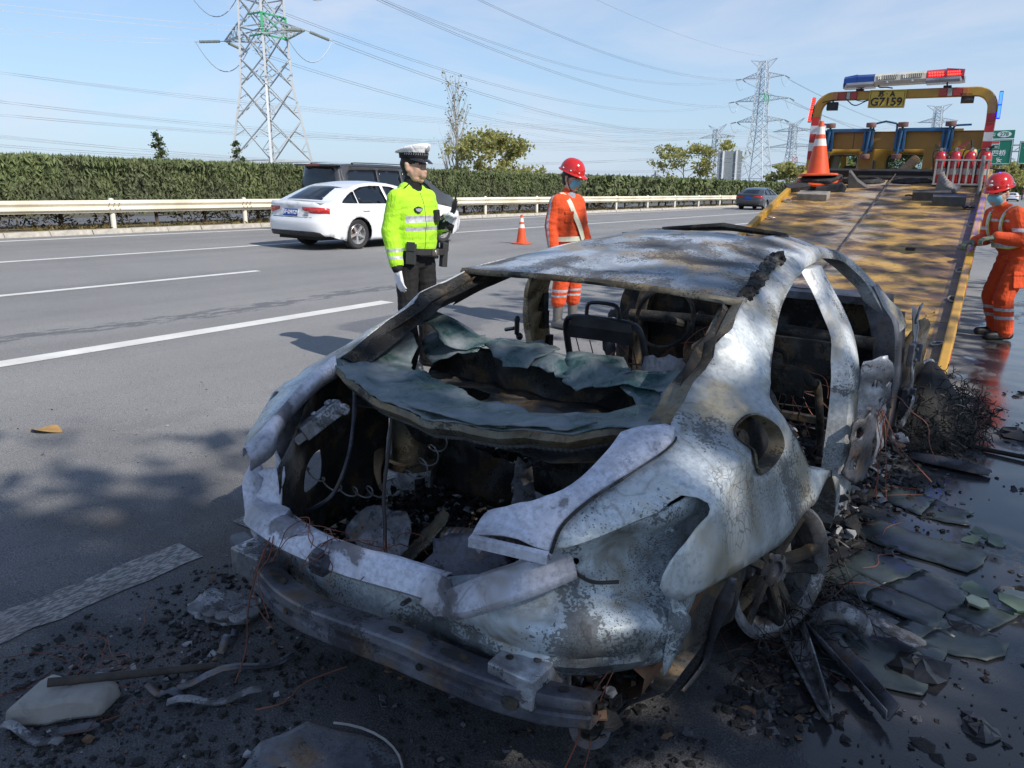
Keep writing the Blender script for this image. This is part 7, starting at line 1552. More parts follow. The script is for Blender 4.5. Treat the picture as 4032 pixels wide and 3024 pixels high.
class Fig:
    """a body laid out as tapered limbs that are fused into one continuous skin"""
    def __init__(s): s.p = []
    def cap(s, a, b, r1, r2, lab): s.p.append((Vector(a), Vector(b), r1, r2, lab)); return s
    def chain(s, pts, rs, lab):
        for i in range(len(pts) - 1): s.cap(pts[i], pts[i + 1], rs[i], rs[i + 1], lab)
    def hand(s, wrist, d, palm, lab='glove', curl=.3, side=1, sc=1.0, grip=False, fr=.0095):
        """d: along the hand, palm: palm normal, side: which way the thumb lies (+1/-1 along d x palm)"""
        w = Vector(wrist); d = Vector(d).normalized(); n = Vector(palm); n = (n - d * n.dot(d)).normalized(); x = d.cross(n).normalized() * side
        s.cap(w - d * .02, w + d * .03, .027 * sc, .026 * sc, lab)
        for k in (-.026, -.009, .009, .026): s.cap(w + d * .02 * sc + x * k * .75 * sc, w + d * .092 * sc + x * k * sc, .016 * sc, .0135 * sc, lab)
        for k, ln, tw in ((.030, .072, .10), (.010, .082, .03), (-.010, .077, -.03), (-.029, .060, -.10)):
            p = w + d * .092 * sc + x * k * sc; a = curl * .55; dd = d
            for j, f in enumerate((.45, .32, .25)):
                ang = a if not grip else (1.0, 1.35, .9)[j]
                dd = (Matrix.Rotation(ang, 3, x * side) @ dd) if True else dd
                if dd.dot(n) < 0 and j == 0: dd = (Matrix.Rotation(-2 * ang, 3, x * side) @ dd)
                q = p + (dd + x * tw * .6).normalized() * ln * f * sc; r_ = fr * sc * (1 - .10 * j); s.cap(p, q, r_, r_ * .93, lab); p = q; a = curl
        p = w + d * .03 * sc + x * .024 * sc; q = p + (d * .6 + x * .75 + n * .35).normalized() * .042 * sc; r3 = q + (d * .85 + x * (.25 if not grip else -.35) + n * (.4 if not grip else .75)).normalized() * .036 * sc
        s.cap(p, q, .015 * sc, .0125 * sc, lab); s.cap(q, r3, .012 * sc, .010 * sc, lab)
    def head(s, c, yaw=0, pitch=0, sc=1.0, hair=True):
        M = Matrix.Translation(c) @ Matrix.Rotation(yaw, 4, 'Z') @ Matrix.Rotation(pitch, 4, 'X') @ Matrix.Scale(sc, 4); P = lambda x, y, z: M @ Vector((x, y, z))
        A = lambda a, b, r1, r2, l: s.cap(P(*a), P(*b), r1 * sc, r2 * sc, l)
        A((0, -.02, .06), (0, .012, .055), .088, .082, 'hair' if hair else 'skin'); A((0, .018, .03), (0, .024, -.02), .076, .066, 'skin'); A((0, .02, -.03), (0, .052, -.078), .056, .030, 'skin')
        for q in (-1, 1):
            A((q * .030, .058, -.01), (q * .040, .046, -.045), .030, .026, 'skin'); A((q * .052, .01, -.02), (q * .036, .040, -.075), .030, .026, 'skin')
            A((q * .080, -.006, .018), (q * .083, -.004, -.022), .016, .011, 'skin'); A((q * .084, -.014, .022), (q * .086, -.012, -.008), .013, .009, 'skin')
            A((q * .014, .086, .026), (q * .048, .074, .024), .011, .008, 'skin'); A((q * .012, .094, .030), (q * .046, .081, .031), .0055, .004, 'hair')
            A((q * .074, -.016, .035), (q * .074, -.006, -.002), .014, .009, 'hair'); A((q * .010, .102, -.030), (q * .014, .094, -.028), .008, .007, 'skin')
        A((0, .092, .012), (0, .110, -.024), .0085, .0125, 'skin'); A((0, .075, .02), (0, .085, -.05), .03, .03, 'skin')
        A((-.018, .097, -.052), (.018, .097, -.052), .0075, .0075, 'lip'); A((-.014, .096, -.061), (.014, .096, -.061), .008, .008, 'lip'); A((0, .072, -.088), (0, .076, -.09), .020, .019, 'skin')
        A((0, -.055, .02), (0, -.045, -.035), .066, .048, 'hair' if hair else 'skin'); s.hm = M
    def build(s, name, parent, mats, paint, voxel=.0065, smooth=5, wrinkle=.004, wl=('jacket', 'legs')):
        m = MB()
        for a, b, r1, r2, lab in s.p:
            d = b - a; L_ = d.length; q = (d.to_track_quat('Z', 'Y') if L_ > 1e-6 else Vector((0, 0, 1)).to_track_quat('Z', 'Y')).to_matrix().to_4x4(); n = 14 if r1 > .03 else 9; k = 5
            prof = [(r1 * math.cos(t_), r1 * math.sin(t_)) for t_ in [-math.pi / 2 + .02 + i * (math.pi / 2 - .02) / k for i in range(k + 1)]] + [(r2 * math.cos(t_), L_ + r2 * math.sin(t_)) for t_ in [i * (math.pi / 2 - .02) / k for i in range(k + 1)]]
            m.lathe(prof, n, Matrix.Translation(a) @ q)
        tmp = bpy.data.objects.new('tmp', m.mesh('tmp')); COL.objects.link(tmp)
        rm = tmp.modifiers.new('fuse', 'REMESH'); rm.mode = 'VOXEL'; rm.voxel_size = voxel; rm.use_smooth_shade = True
        sm = tmp.modifiers.new('smooth', 'SMOOTH'); sm.factor = .5; sm.iterations = smooth
        dg = bpy.context.evaluated_depsgraph_get(); me = bpy.data.meshes.new_from_object(tmp.evaluated_get(dg)); me.name = name; bpy.data.objects.remove(tmp)
        nv = len(me.vertices); co = np.empty(nv * 3); me.vertices.foreach_get('co', co); co = co.reshape(-1, 3)
        def nearest(X):
            best = np.full(len(X), 9.0); lab = np.zeros(len(X), int)
            for i, (a, b, r1, r2, _) in enumerate(s.p):
                a_, b_ = np.array(a), np.array(b); d = b_ - a_; t_ = np.clip(((X - a_) @ d) / max(d @ d, 1e-9), 0, 1); ds = np.linalg.norm(X - a_ - t_[:, None] * d, axis=1) - (r1 + (r2 - r1) * t_)
                k = ds < best; best[k] = ds[k]; lab[k] = i
            return lab
        lv = nearest(co); labs = [p[4] for p in s.p]
        nrm = np.empty(nv * 3); me.vertices.foreach_get('normal', nrm); nrm = nrm.reshape(-1, 3)
        for i in range(nv):
            if wrinkle and labs[lv[i]] in wl:
                x, y, z = co[i]; w_ = nz(x * 8, y * 8, z * 17) * .6 + nz(x * 19, y * 19, z * 36) * .4 + .5 * (1 - abs(nz(x * 5 + 3, y * 5, z * 12)) * 2); co[i] += nrm[i] * wrinkle * w_
        me.vertices.foreach_set('co', co.ravel())
        npl = len(me.polygons); ce = np.empty(npl * 3); me.polygons.foreach_get('center', ce); ce = ce.reshape(-1, 3); no = np.empty(npl * 3); me.polygons.foreach_get('normal', no); no = no.reshape(-1, 3); lp = nearest(ce)
        names = list(mats); me.materials.clear()
        for k in names: me.materials.append(mats[k])
        mi = [names.index(paint(labs[lp[i]], ce[i], no[i])) for i in range(npl)]
        me.polygons.foreach_set('material_index', mi); me.polygons.foreach_set('use_smooth', [True] * npl); me.update()
        return link(name, me, parent)

def helmet(parent, M, label_spots=True):
    """smooth hard hat with brim, studs"""
    m = MB(); n = 28; rings = []
    for f in range(10):
        a = f / 9 * math.pi / 2; z = .005 + .135 * math.sin(a); r_ = math.cos(a) ** .8
        rings.append([(.118 * r_ * math.cos(t_) if f < 9 else 0, .140 * r_ * math.sin(t_) - .006 if f < 9 else -.006, z) for t_ in [2 * math.pi * i / n for i in range(n)]])
    base = [[(.122 * math.cos(t_) * q, (.144 + (.035 if math.sin(t_) > 0 else 0) * math.sin(t_) ** 2 * e) * math.sin(t_) * q - .006, z - .012 * e * max(0, math.sin(t_))) for t_ in [2 * math.pi * i / n for i in range(n)]] for q, z, e in ((.96, -.004, .6), (1.08, -.006, 1), (1.08, .002, 1), (1.0, .008, .3))]
    m.loft(base + rings); o = m.build('helmet', HELM, parent, 70); o.matrix_local = M
    m = MB()
    for a in (20, 60, 120, 160, 200, 340): t_ = R(a); m.ball((.121 * math.cos(t_), .143 * math.sin(t_) - .006, .026), .008, 8, 5)
    tag(m.build('stud', SW, o, 60), kind='stuff'); return o
def ribbon(name, pts, w, mat, parent, n=5, thick=.004, edge=None):
    """flat strap: pts are (position, normal)"""
    q = smooth_line([tuple(p) for p, _ in pts], False, n); nn = smooth_line([tuple(v) for _, v in pts], False, n); m = MB(); rings = []
    for i, p in enumerate(q):
        p = Vector(p); t_ = (Vector(q[min(i + 1, len(q) - 1)]) - Vector(q[max(i - 1, 0)])).normalized(); u = Vector(nn[i]).normalized(); s_ = t_.cross(u).normalized() * w / 2
        rings.append([tuple(p - s_), tuple(p + u * thick - s_), tuple(p + u * thick + s_), tuple(p + s_)])
    m.loft(rings); return m.build(name, mat, parent, 40)

# ---------------------------------------------------------------- the traffic policeman
OX, OY = -4.08, 4.56
off = thing('person', 'traffic policeman in a lime hi-vis jacket and white peaked cap, radio in his gloved hand', 'person', (OX, OY, gz(OX)), (0, 0, R(-92))); off.scale = (.955, .955, .962)
f = Fig()
for q in (-1, 1):
    f.chain([(q * .10, .0, .92), (q * .118, .022, .50), (q * .128, -.005, .10)], [.100, .080, .074], 'legs'); f.cap((q * .13, -.05, .05), (q * .15, .15, .042), .048, .042, 'shoe')
f.cap((-.085, -.01, .90), (.085, -.01, .90), .108, .108, 'legs'); f.cap((-.06, -.03, .86), (.06, -.03, .86), .10, .10, 'legs')
for z, hw, r_, y in ((.985, .085, .112, .0), (1.05, .092, .120, .005), (1.12, .088, .124, .010), (1.19, .092, .126, .012), (1.26, .096, .122, .010), (1.33, .098, .114, .004), (1.385, .098, .096, -.004)): f.cap((-hw, y, z), (hw, y, z), r_, r_, 'jacket')
f.cap((-.145, -.008, 1.400), (.145, -.008, 1.400), .070, .070, 'jacket'); f.cap((-.07, -.012, 1.45), (.07, -.012, 1.45), .062, .062, 'jacket')
f.cap((0, -.012, 1.45), (0, .004, 1.515), .082, .074, 'collar'); f.cap((0, .0, 1.50), (0, .012, 1.57), .058, .054, 'skin')
f.head((0, .02, 1.628), R(8), R(-5), 1.04)
f.chain([(.172, -.01, 1.385), (.232, -.035, 1.13), (.258, .045, .90)], [.078, .072, .056], 'jacket'); f.cap((.258, .045, .90), (.261, .058, .862), .050, .046, 'cuff'); f.hand((.261, .06, .85), (.02, .22, -1), (-1, .1, 0), curl=.32, side=-1, sc=1.08)
f.chain([(-.172, -.01, 1.385), (-.240, .0, 1.14), (-.200, .19, 1.18)], [.078, .068, .052], 'jacket'); f.cap((-.208, .15, 1.178), (-.198, .20, 1.182), .054, .048, 'cuff'); f.hand((-.196, .21, 1.19), (.10, .55, .83), (.75, .40, -.35), curl=1.0, side=-1, sc=1.08, grip=True)
def paint_off(lab, c, n):
    x, y, z = c
    if lab == 'jacket':
        body = abs(x) < .215 and z > .93 and not (y > .125 and x < -.14)
        if x > .185 and z < 1.34 or x < -.185 and (y > .06 or z < 1.36) and not body:
            if x > 0 and (.93 < z < .955 or .985 < z < 1.012): return 'refl'
            return 'hivis' if not (x < 0 and y > .13) else 'black'
        if z > .985 and abs(n[0]) > .80 and abs(x) > .13 and z < 1.30 and abs(x) < .24: return 'black'
        if z < .992: return 'black'
        if abs(x) < .005 and y > 0 and z < 1.43: return 'zip'
        if 1.205 < z < 1.258 or 1.140 < z < 1.170: return 'refl'
        return 'hivis'
    return {'legs': 'trousers', 'shoe': 'shoe', 'collar': 'black', 'skin': 'skin', 'hair': 'hair', 'lip': 'lip', 'glove': 'glove', 'cuff': 'black'}[lab]
f.build('body', off, {'hivis': HIVIS, 'refl': REFL, 'black': BLKC, 'zip': BLKM, 'trousers': BLKP, 'shoe': SHOE, 'skin': SKIN, 'hair': HAIR, 'lip': LIP, 'glove': GLW}, paint_off, wrinkle=.006)
def eyes(parent, M):
    for q in (-1, 1):
        m = MB(); m.ball((q * .031, .079, .008), (.0135, .010, .0065), 10, 6); e = m.build('eye', EYEW, parent, 60); e.matrix_local = M
        m = MB(); m.ball((q * .031, .0875, .008), (.006, .003, .006), 8, 5); m.build('iris', EYE, e, 60)
eyes(off, f.hm)
CAPW = cloth('cap_white', (.78, .78, .80), .6, .03); SILV = simple('silver_badge', (.55, .55, .57), .3, .7, scale=30)
capo = bpy.data.objects.new('cap', None); del capo
m = MB(); n = 32
def cr_ring(rx, ry, z, tilt, back=0.0): return [(rx * math.cos(a), ry * math.sin(a) + back, z + tilt * math.sin(a)) for a in [2 * math.pi * i / n for i in range(n)]]
m.loft([cr_ring(.096, .112, .075, .0), cr_ring(.100, .116, .112, .004), cr_ring(.114, .134, .126, .022, -.005), cr_ring(.122, .144, .138, .032, -.007), cr_ring(.117, .138, .150, .033, -.007), cr_ring(.08, .095, .160, .022, -.005), cr_ring(.01, .012, .164, .004)]); cp = m.build('cap', CAPW, off, 60); CM = f.hm @ Matrix.Translation((0, -.004, -.006)) @ Matrix.Rotation(R(2), 4, 'X'); cp.matrix_local = CM
m = MB(); m.loft([cr_ring(.0965, .1125, .070, 0), cr_ring(.0985, .1145, .072, 0), cr_ring(.102, .118, .113, .003), cr_ring(.099, .115, .114, .003)], cap=False); m.build('cap_band', BLKC, cp, 60)
for i in range(22):
    a = math.pi / 2 + (i - 10.5) * .155; m = MB(); m.loft([[(.1035 * math.cos(a + d), .1195 * math.sin(a + d), .104 + e) for d, e in ((-.05, .008), (.0, .0), (-.05, -.008), (-.02, -.008), (.03, 0), (-.02, .008))], [(.1015 * math.cos(a + d), .1175 * math.sin(a + d), .104 + e) for d, e in ((-.05, .008), (.0, .0), (-.05, -.008), (-.02, -.008), (.03, 0), (-.02, .008))]]); m.build('chevron', SILV, cp)
m = MB(); m.loft([[((.094 + .0 * k_) * math.cos(a), .108 * math.sin(a) + .062 * k_ * math.sin(a) ** 1.5, .076 - .036 * k_ * math.sin(a) + dz) for a in [math.pi * (.08 + .84 * i / 16) for i in range(17)]] for k_, dz in ((0, 0), (.5, .004), (1.0, 0), (1.0, -.004), (.5, 0), (0, -.004))], closed=False, cap=False); m.build('peak', simple('patent_black', (.015, .016, .02), .18, coat=.6), cp, 60)
m = MB(); m.ball((0, .130, .146), (.018, .008, .028), 14, 8); m.ball((-.012, .128, .144), (.014, .007, .02), 10, 6); m.ball((.012, .128, .144), (.014, .007, .02), 10, 6); m.build('cap_badge', SILV, cp, 60)
# belt, pouches, radio, shoulder boards, badge
def oval(hw, r_, y, z, k_=36): return [((hw if math.cos(a) > 0 else -hw) + r_ * math.cos(a), y + r_ * math.sin(a), z) for a in [2 * math.pi * (i + .5) / k_ for i in range(k_)]]
BELT = simple('duty_belt', (.030, .030, .032), .6, scale=20, bump=.3); m = MB(); m.loft([oval(.084, .120, 0, .955), oval(.084, .126, 0, .958), oval(.084, .127, 0, 1.003), oval(.084, .121, 0, 1.006)], cap=False); bl = m.build('belt', BELT, off, 50, rot=(R(-3), R(-3), 0))
m = MB(); m.box((0, .131, .98), (.075, .012, .058)); bk = m.build('buckle', simple('buckle_metal', (.20, .18, .15), .35, .7, scale=20), bl, bevel=.005); m = MB(); m.ball((0, .138, .98), (.014, .004, .018), 10, 6); m.build('buckle_crest', SILV, bk, 60)
for x, y, w_, h_, d_, rz in ((.20, .055, .075, .16, .05, -60), (-.215, .03, .06, .20, .05, 70), (-.20, -.06, .06, .12, .05, 110)):
    m = MB(); m.box((0, 0, -h_ * .25), (w_, d_, h_)); m.box((0, d_ * .55, h_ * .12), (w_ * .9, .008, h_ * .45)); m.build('pouch', BELT, bl, bevel=.012, loc=(x, y, 1.0), rot=(0, 0, R(rz)))
for q in (-1, 1):
    m = MB(); m.loft([[(q * (.085 + .095 * f_) , -.045 + .0 * f_, 1.486 - .058 * f_ + .016), (q * (.085 + .095 * f_), .035, 1.482 - .060 * f_ + .016), (q * (.085 + .095 * f_), .035, 1.482 - .060 * f_ + .008), (q * (.085 + .095 * f_), -.045, 1.486 - .058 * f_ + .008)] for f_ in (-.15, .0, .5, 1.0)]); sb_ = m.build('shoulder_board', BLKC, off, bevel=.004)
    m = MB(); m.box((q * .170, -.005, 1.452), (.014, .066, .004), Matrix.Identity(4)); m.box((q * .135, -.005, 1.475), (.012, .012, .004)); m.build('rank_mark', SW, sb_, rot=(0, 0, 0))
m = MB(); m.loft([[(x, y_, z) for x, z in ((-.04, .012), (-.02, .02), (0, .026), (.02, .02), (.04, .012), (.032, -.012), (0, -.026), (-.032, -.012))] for y_ in (0, .006)]); bd = m.build('chest_badge', BLKC, off, loc=(.088, .138, 1.305), rot=(R(8), 0, R(-14))); m = MB(); m.loft([[(x, y_, z) for x, z in ((-.032, .008), (-.008, .008), (0, .014), (.008, .008), (.032, .008), (.022, -.010), (0, -.018), (-.022, -.010))] for y_ in (.004, .010)]); m.build('badge_wings', SILV, bd)
m = MB(); m.box((0, 0, 0), (.060, .030, .095)); m.lathe([(.012, 0), (.012, .006), (.006, .008)], 12, Matrix.Translation((0, .015, .025)) @ Matrix.Rotation(R(-90), 4, 'X')); m.build('body_camera', BLKM, off, bevel=.008, loc=(-.125, .142, 1.255), rot=(R(5), 0, R(18)))
rd = MB(); rd.box((0, 0, 0), (.052, .034, .12)); rd.tube([(.014, 0, .06), (.014, 0, .21)], [.0085, .005], 8); rd.lathe([(.010, .06), (.010, .078)], 8, Matrix.Translation((-.012, 0, 0))); rd.box((0, .018, .02), (.036, .004, .035)); rdo = rd.build('handheld_radio', BLKM, None, bevel=.004)
tag(rdo, 'black handheld radio with a stub antenna held in a white glove', 'radio'); rdo.matrix_world = Matrix.Translation((OX, OY, gz(OX))) @ Matrix.Rotation(R(-92), 4, 'Z') @ Matrix.Scale(.96, 4) @ Matrix.Translation((-.165, .285, 1.315)) @ Euler((R(-14), R(12), R(30))).to_matrix().to_4x4()

# ---------------------------------------------------------------- road workers
STN = simple('silver_seam', (.40, .41, .44), .5, scale=20)
def paint_w(extra):
    def p(lab, c, n):
        e = extra(lab, c, n)
        if e: return e
        return {'jacket': 'orange', 'legs': 'orange', 'shoe': 'shoe', 'boot': 'boot', 'collar': 'orange', 'skin': 'skin', 'hair': 'hair', 'lip': 'lip', 'glove': 'glove', 'shirt': 'shirt'}[lab]
    return p
def mask(parent, M):
    m = MB(); rings = []
    for z, rx, y, dy in ((.012, .060, .070, .030), (-.012, .074, .060, .052), (-.040, .076, .046, .062), (-.066, .068, .034, .060), (-.092, .048, .030, .046)):
        rings.append([(rx * math.sin(a), y - .0 + dy * math.cos(a) + .010 * math.exp(-(a / .25) ** 2), z) for a in [-1.45 + 2.9 * i / 16 for i in range(17)]])
    m.loft(rings, closed=False, cap=False); o = m.build('face_mask', MASK, parent, 60); o.matrix_local = M
    m = MB()
    for q in (-1, 1): m.tube(smooth_line([(q * .062, .072, .0), (q * .080, .02, .012), (q * .088, -.012, .012)], False, 4), .002, 4); m.tube(smooth_line([(q * .055, .045, -.08), (q * .078, .01, -.05), (q * .088, -.012, -.01)], False, 4), .002, 4)
    m.build('ear_loop', SW, o)
WM = {'orange': ORC, 'shoe': SHOE, 'boot': BOOT, 'skin': SKIN, 'hair': HAIR, 'lip': LIP, 'glove': GLG, 'shirt': SHIRT, 'refl': REFL, 'seam': STN}
# worker standing behind the wreck
WX, WY = -4.11, 6.94
w1 = thing('person', 'worker in orange overalls, red helmet and blue mask standing behind the wreck', 'person', (WX, WY, gz(WX)), (0, 0, R(-102))); w1.scale = (.96, .96, .96)
f = Fig()
for q in (-1, 1):
    f.chain([(q * .09, 0, .88), (q * .10, .015, .50), (q * .115, -.01, .30)], [.098, .088, .082], 'legs'); f.chain([(q * .115, -.01, .30), (q * .12, -.015, .10)], [.060, .052], 'boot'); f.cap((q * .12, -.05, .05), (q * .14, .14, .045), .050, .043, 'boot')
f.cap((-.08, 0, .88), (.08, 0, .88), .105, .105, 'legs')
for z, hw, r_, y in ((.95, .082, .112, .0), (1.03, .088, .115, .004), (1.11, .094, .118, .008), (1.19, .102, .118, .010), (1.27, .110, .114, .008), (1.33, .115, .100, .0)): f.cap((-hw, y, z), (hw, y, z), r_, r_, 'jacket')
f.cap((-.14, -.008, 1.345), (.14, -.008, 1.345), .066, .066, 'jacket'); f.cap((-.05, -.01, 1.405), (.05, -.01, 1.405), .056, .056, 'jacket'); f.cap((0, -.01, 1.41), (0, .004, 1.45), .066, .062, 'collar'); f.cap((0, .03, 1.38), (0, .035, 1.41), .055, .05, 'shirt'); f.cap((0, .0, 1.43), (0, .02, 1.50), .052, .048, 'skin')
f.head((0, .04, 1.575), R(10), R(-16))
f.chain([(.168, -.01, 1.335), (.225, -.03, 1.09), (.262, .05, .86)], [.078, .068, .056], 'jacket'); f.hand((.265, .06, .82), (.0, .2, -1), (-1, .1, 0), curl=.4, side=-1, sc=1.05)
f.chain([(-.168, -.01, 1.335), (-.215, .01, 1.09), (-.22, .11, .86)], [.078, .068, .056], 'jacket'); f.hand((-.22, .12, .83), (0, .25, -1), (1, .1, 0), curl=.4, side=1, sc=1.05)
def ex1(lab, c, n):
    x, y, z = c
    if lab == 'legs' and (.40 < z < .425 or .345 < z < .37): return 'refl'
    if lab == 'jacket' and x > .15 and n[0] > .55 and abs(y + .02 - .08 * max(0, 1.1 - z) * 3) < .014: return 'seam'
f.build('body', w1, WM, paint_w(ex1), wrinkle=.007); mask(w1, f.hm); eyes(w1, f.hm); helmet(w1, f.hm @ Matrix.Translation((0, -.004, .075)) @ Matrix.Rotation(R(-4), 4, 'X'))
m = MB(); m.tube(smooth_line([f.hm @ Vector(p) for p in ((.088, .01, .06), (.085, .02, -.02), (.055, .05, -.09), (0, .055, -.112), (-.055, .05, -.09), (-.085, .02, -.02), (-.088, .01, .06))], False, 4), .004, 5); m.build('chin_strap', BLKM, w1, 60)
V_ = Vector
ribbon('vest_strap', [(V_((.115, -.09, 1.38)), V_((.2, -1, .5))), (V_((.112, .0, 1.437)), V_((.1, 0, 1))), (V_((.092, .098, 1.355)), V_((.1, 1, .5))), (V_((.045, .136, 1.22)), V_((.1, 1, .1))), (V_((-.04, .140, 1.08)), V_((0, 1, 0))), (V_((-.11, .128, .95)), V_((-.2, 1, 0)))], .062, PALE, w1)
m = MB(); m.loft([oval(.084, .118, 0, .935), oval(.084, .122, 0, .937), oval(.084, .123, 0, .985), oval(.084, .119, 0, .987)], cap=False); m.build('vest_belt', PALE, w1, 50)
m = MB(); m.box((0, 0, 0), (.10, .012, .11)); m.box((0, .006, .045), (.104, .012, .03)); m.build('chest_pocket', ORC, w1, bevel=.006, loc=(.115, .128, 1.19), rot=(R(3), 0, R(-22)))
# worker bending to the rail of the bed
QX, QY = -.38, 9.37
w2 = thing('person', 'worker in orange overalls, red helmet and mask bending with one glove on the truck rail', 'person', (QX, QY, gz(QX)), (0, 0, R(128)))
f = Fig()
f.chain([(-.10, -.12, .80), (-.11, .02, .45), (-.11, -.04, .10)], [.108, .092, .084], 'legs'); f.chain([(.10, -.12, .80), (.13, -.02, .44), (.16, -.14, .10)], [.108, .092, .084], 'legs')
f.cap((-.11, -.09, .05), (-.10, .13, .042), .050, .043, 'shoe'); f.cap((.16, -.19, .05), (.19, .03, .042), .050, .043, 'shoe'); f.cap((-.08, -.14, .82), (.08, -.14, .82), .115, .115, 'legs')
for i, (hw, r_) in enumerate(((.085, .120), (.092, .122), (.098, .125), (.106, .125), (.114, .120), (.12, .106))):
    k_ = i / 5; f.cap((-hw, -.13 + .17 * k_, .90 + .34 * k_), (hw, -.13 + .17 * k_, .90 + .34 * k_), r_, r_, 'jacket')
f.cap((-.16, .045, 1.27), (.16, .045, 1.27), .070, .070, 'jacket'); f.cap((-.05, .07, 1.31), (.05, .07, 1.31), .058, .058, 'jacket'); f.cap((0, .08, 1.30), (0, .11, 1.345), .068, .062, 'collar'); f.cap((0, .085, 1.32), (0, .13, 1.39), .052, .048, 'skin')
f.head((0, .155, 1.455), R(24), R(-12))
f.chain([(-.195, .05, 1.255), (-.28, .04, 1.02), (-.20, .235, 1.045)], [.080, .070, .056], 'jacket'); f.hand((-.195, .26, 1.045), (.2, .9, -.15), (.1, -.15, -1), curl=.75, side=-1, sc=1.1)
f.chain([(.195, .05, 1.255), (.26, .04, 1.01), (.13, .235, .99)], [.080, .070, .056], 'jacket'); f.hand((.125, .26, .985), (-.15, .9, -.15), (0, -.15, -1), curl=.75, side=1, sc=1.1)
def ex2(lab, c, n):
    x, y, z = c
    if lab == 'legs' and (.30 < z < .335 or .215 < z < .25): return 'refl'
    if lab == 'jacket' and abs(x) > .19 and 1.10 < z < 1.135 and y < .2: return 'refl'
    if lab == 'jacket' and y > .10 and 1.19 < z < 1.215 and abs(x) < .17: return 'refl'
f.build('body', w2, WM, paint_w(ex2), wrinkle=.008); mask(w2, f.hm); eyes(w2, f.hm); hm2 = helmet(w2, f.hm @ Matrix.Translation((0, -.004, .075)) @ Matrix.Rotation(R(-4), 4, 'X'))
m = MB(); m.ball((0, .128, .052), (.022, .008, .012), 12, 6); m.ball((0, .112, .086), (.012, .008, .010), 10, 6); m.build('helmet_badge', SW, hm2, 60)
for q in (-1, 1):
    ribbon('vest_strap', [(V_((q * .11, -.10, 1.22)), V_((0, -1, .4))), (V_((q * .115, .03, 1.347)), V_((0, -.3, 1))), (V_((q * .105, .135, 1.275)), V_((0, 1, .5))), (V_((q * .10, .155, 1.12)), V_((0, 1, -.2))), (V_((q * .12, .075, .98)), V_((0, 1, -.4)))], .046, LIME, w2); ribbon('vest_strip', [(V_((q * .11, -.104, 1.224)), V_((0, -1, .4))), (V_((q * .115, .03, 1.352)), V_((0, -.3, 1))), (V_((q * .105, .139, 1.279)), V_((0, 1, .5))), (V_((q * .10, .159, 1.12)), V_((0, 1, -.2))), (V_((q * .12, .079, .98)), V_((0, 1, -.4)))], .024, REFL, w2)
def ov2(hw, r_, y, z, dz): return [(x, y_, z + dz * (y_ - y)) for x, y_, _ in oval(hw, r_, y, z)]
for nm, w_, e, mt in (('vest_belt', .060, .004, LIME), ('vest_belt_strip', .032, .007, REFL)):
    m = MB(); m.loft([ov2(.098, .126 + e, -.075, 1.02 - w_ / 2, -.5), ov2(.098, .129 + e, -.075, 1.02 - w_ / 2, -.5), ov2(.098, .129 + e, -.075, 1.02 + w_ / 2, -.5), ov2(.098, .126 + e, -.075, 1.02 + w_ / 2, -.5)], cap=False); m.build(nm, mt, w2, 50)
m = MB(); m.box((0, 0, 0), (.135, .018, .16)); m.box((0, .008, .065), (.14, .018, .045)); m.build('thigh_pocket', ORC, w2, bevel=.008, loc=(-.205, -.055, .62), rot=(R(12), 0, R(85)))
m = MB(); m.box((0, 0, 0), (.09, .03, .05)); m.build('jacket_hem', ORC, w2, bevel=.008, loc=(0, -.02, .83))
# ================================================================ CONES AND WRECKAGE ON THE ROAD
c1 = cone('traffic_cone', 'small orange road cone with white bands standing on the far lane', .70, .135); c1.location = (-10.69, 15.86, gz(-10.69))
def onroad(o, x, y, z=0.0, rz=0.0, rx=0.0, ry=0.0):
    o.matrix_world = Matrix.Translation((x, y, gz(x) + z)) @ Matrix.Rotation(TILT, 4, 'Y') @ Matrix.Rotation(rz, 4, 'Z') @ Euler((rx, ry, 0)).to_matrix().to_4x4(); return o
onroad(leaf('curled ochre leaf lying on the asphalt left of the wreck', .20, 5), -4.71, 2.0, .004, R(25))
m = MB(); m.tube([(-.55, 0, .02), (.55, 0, .02)], .018, 8); o = m.build('wooden_stick', simple('stick_wood', (.30, .17, .10), .8, var=.2, scale=6), None, 50); tag(o, 'reddish wooden stick lying on the road behind the wreck', 'stick'); onroad(o, -4.55, 5.35, 0, R(35))
G3 = 'burnt plates fallen off the wreck'
def plate(name, label, cat, x, y, wd, ht, mat, rz, rx=0.0, ry=0, amp=.012, seed=1, z=.012, jag=.01, holes=(), group=G3, n=12, step=.022, outline=None):
    r_ = random.Random(seed)
    o = outline or [(wd / 2 * math.copysign(abs(math.cos(a)) ** .55, math.cos(a)) * r_.uniform(.8, 1.05), ht / 2 * math.copysign(abs(math.sin(a)) ** .55, math.sin(a)) * r_.uniform(.8, 1.05)) for a in [2 * math.pi * i / n + .2 for i in range(n)]]
    ob = sheet(name, o, lambda a, b: (a, b, amp * fbm(a, b, seed, 6, 3) + amp), mat, None, holes, step=step, jag=jag, thick=.006, smooth=50, seed=seed)
    tag(ob, label, cat, group); onroad(ob, x, y, z, rz, rx, ry); return ob
pl1 = plate('burnt_plate', 'pale burnt plate of overlapping scales left of the bumper beam', 'plate', -2.17, 1.395, .23, .185, B_ASH, R(25), 0, R(6), .010, 3, .028, .008)
sc = MB()
for i in range(4):
    for j in range(3):
        a, b = -.075 + i * .05 + (.02 if j % 2 else 0), -.05 + j * .05; sc.lathe([(.030, 0), (.031, .006), (.028, .010)], 14, Matrix.Translation((a, b, .016 + .004 * ((i + j) % 2))) @ Matrix.Rotation(R(8), 4, 'Y'))
tag(sc.build('scale', B_ASH, pl1, 40), kind='stuff')
m = MB()
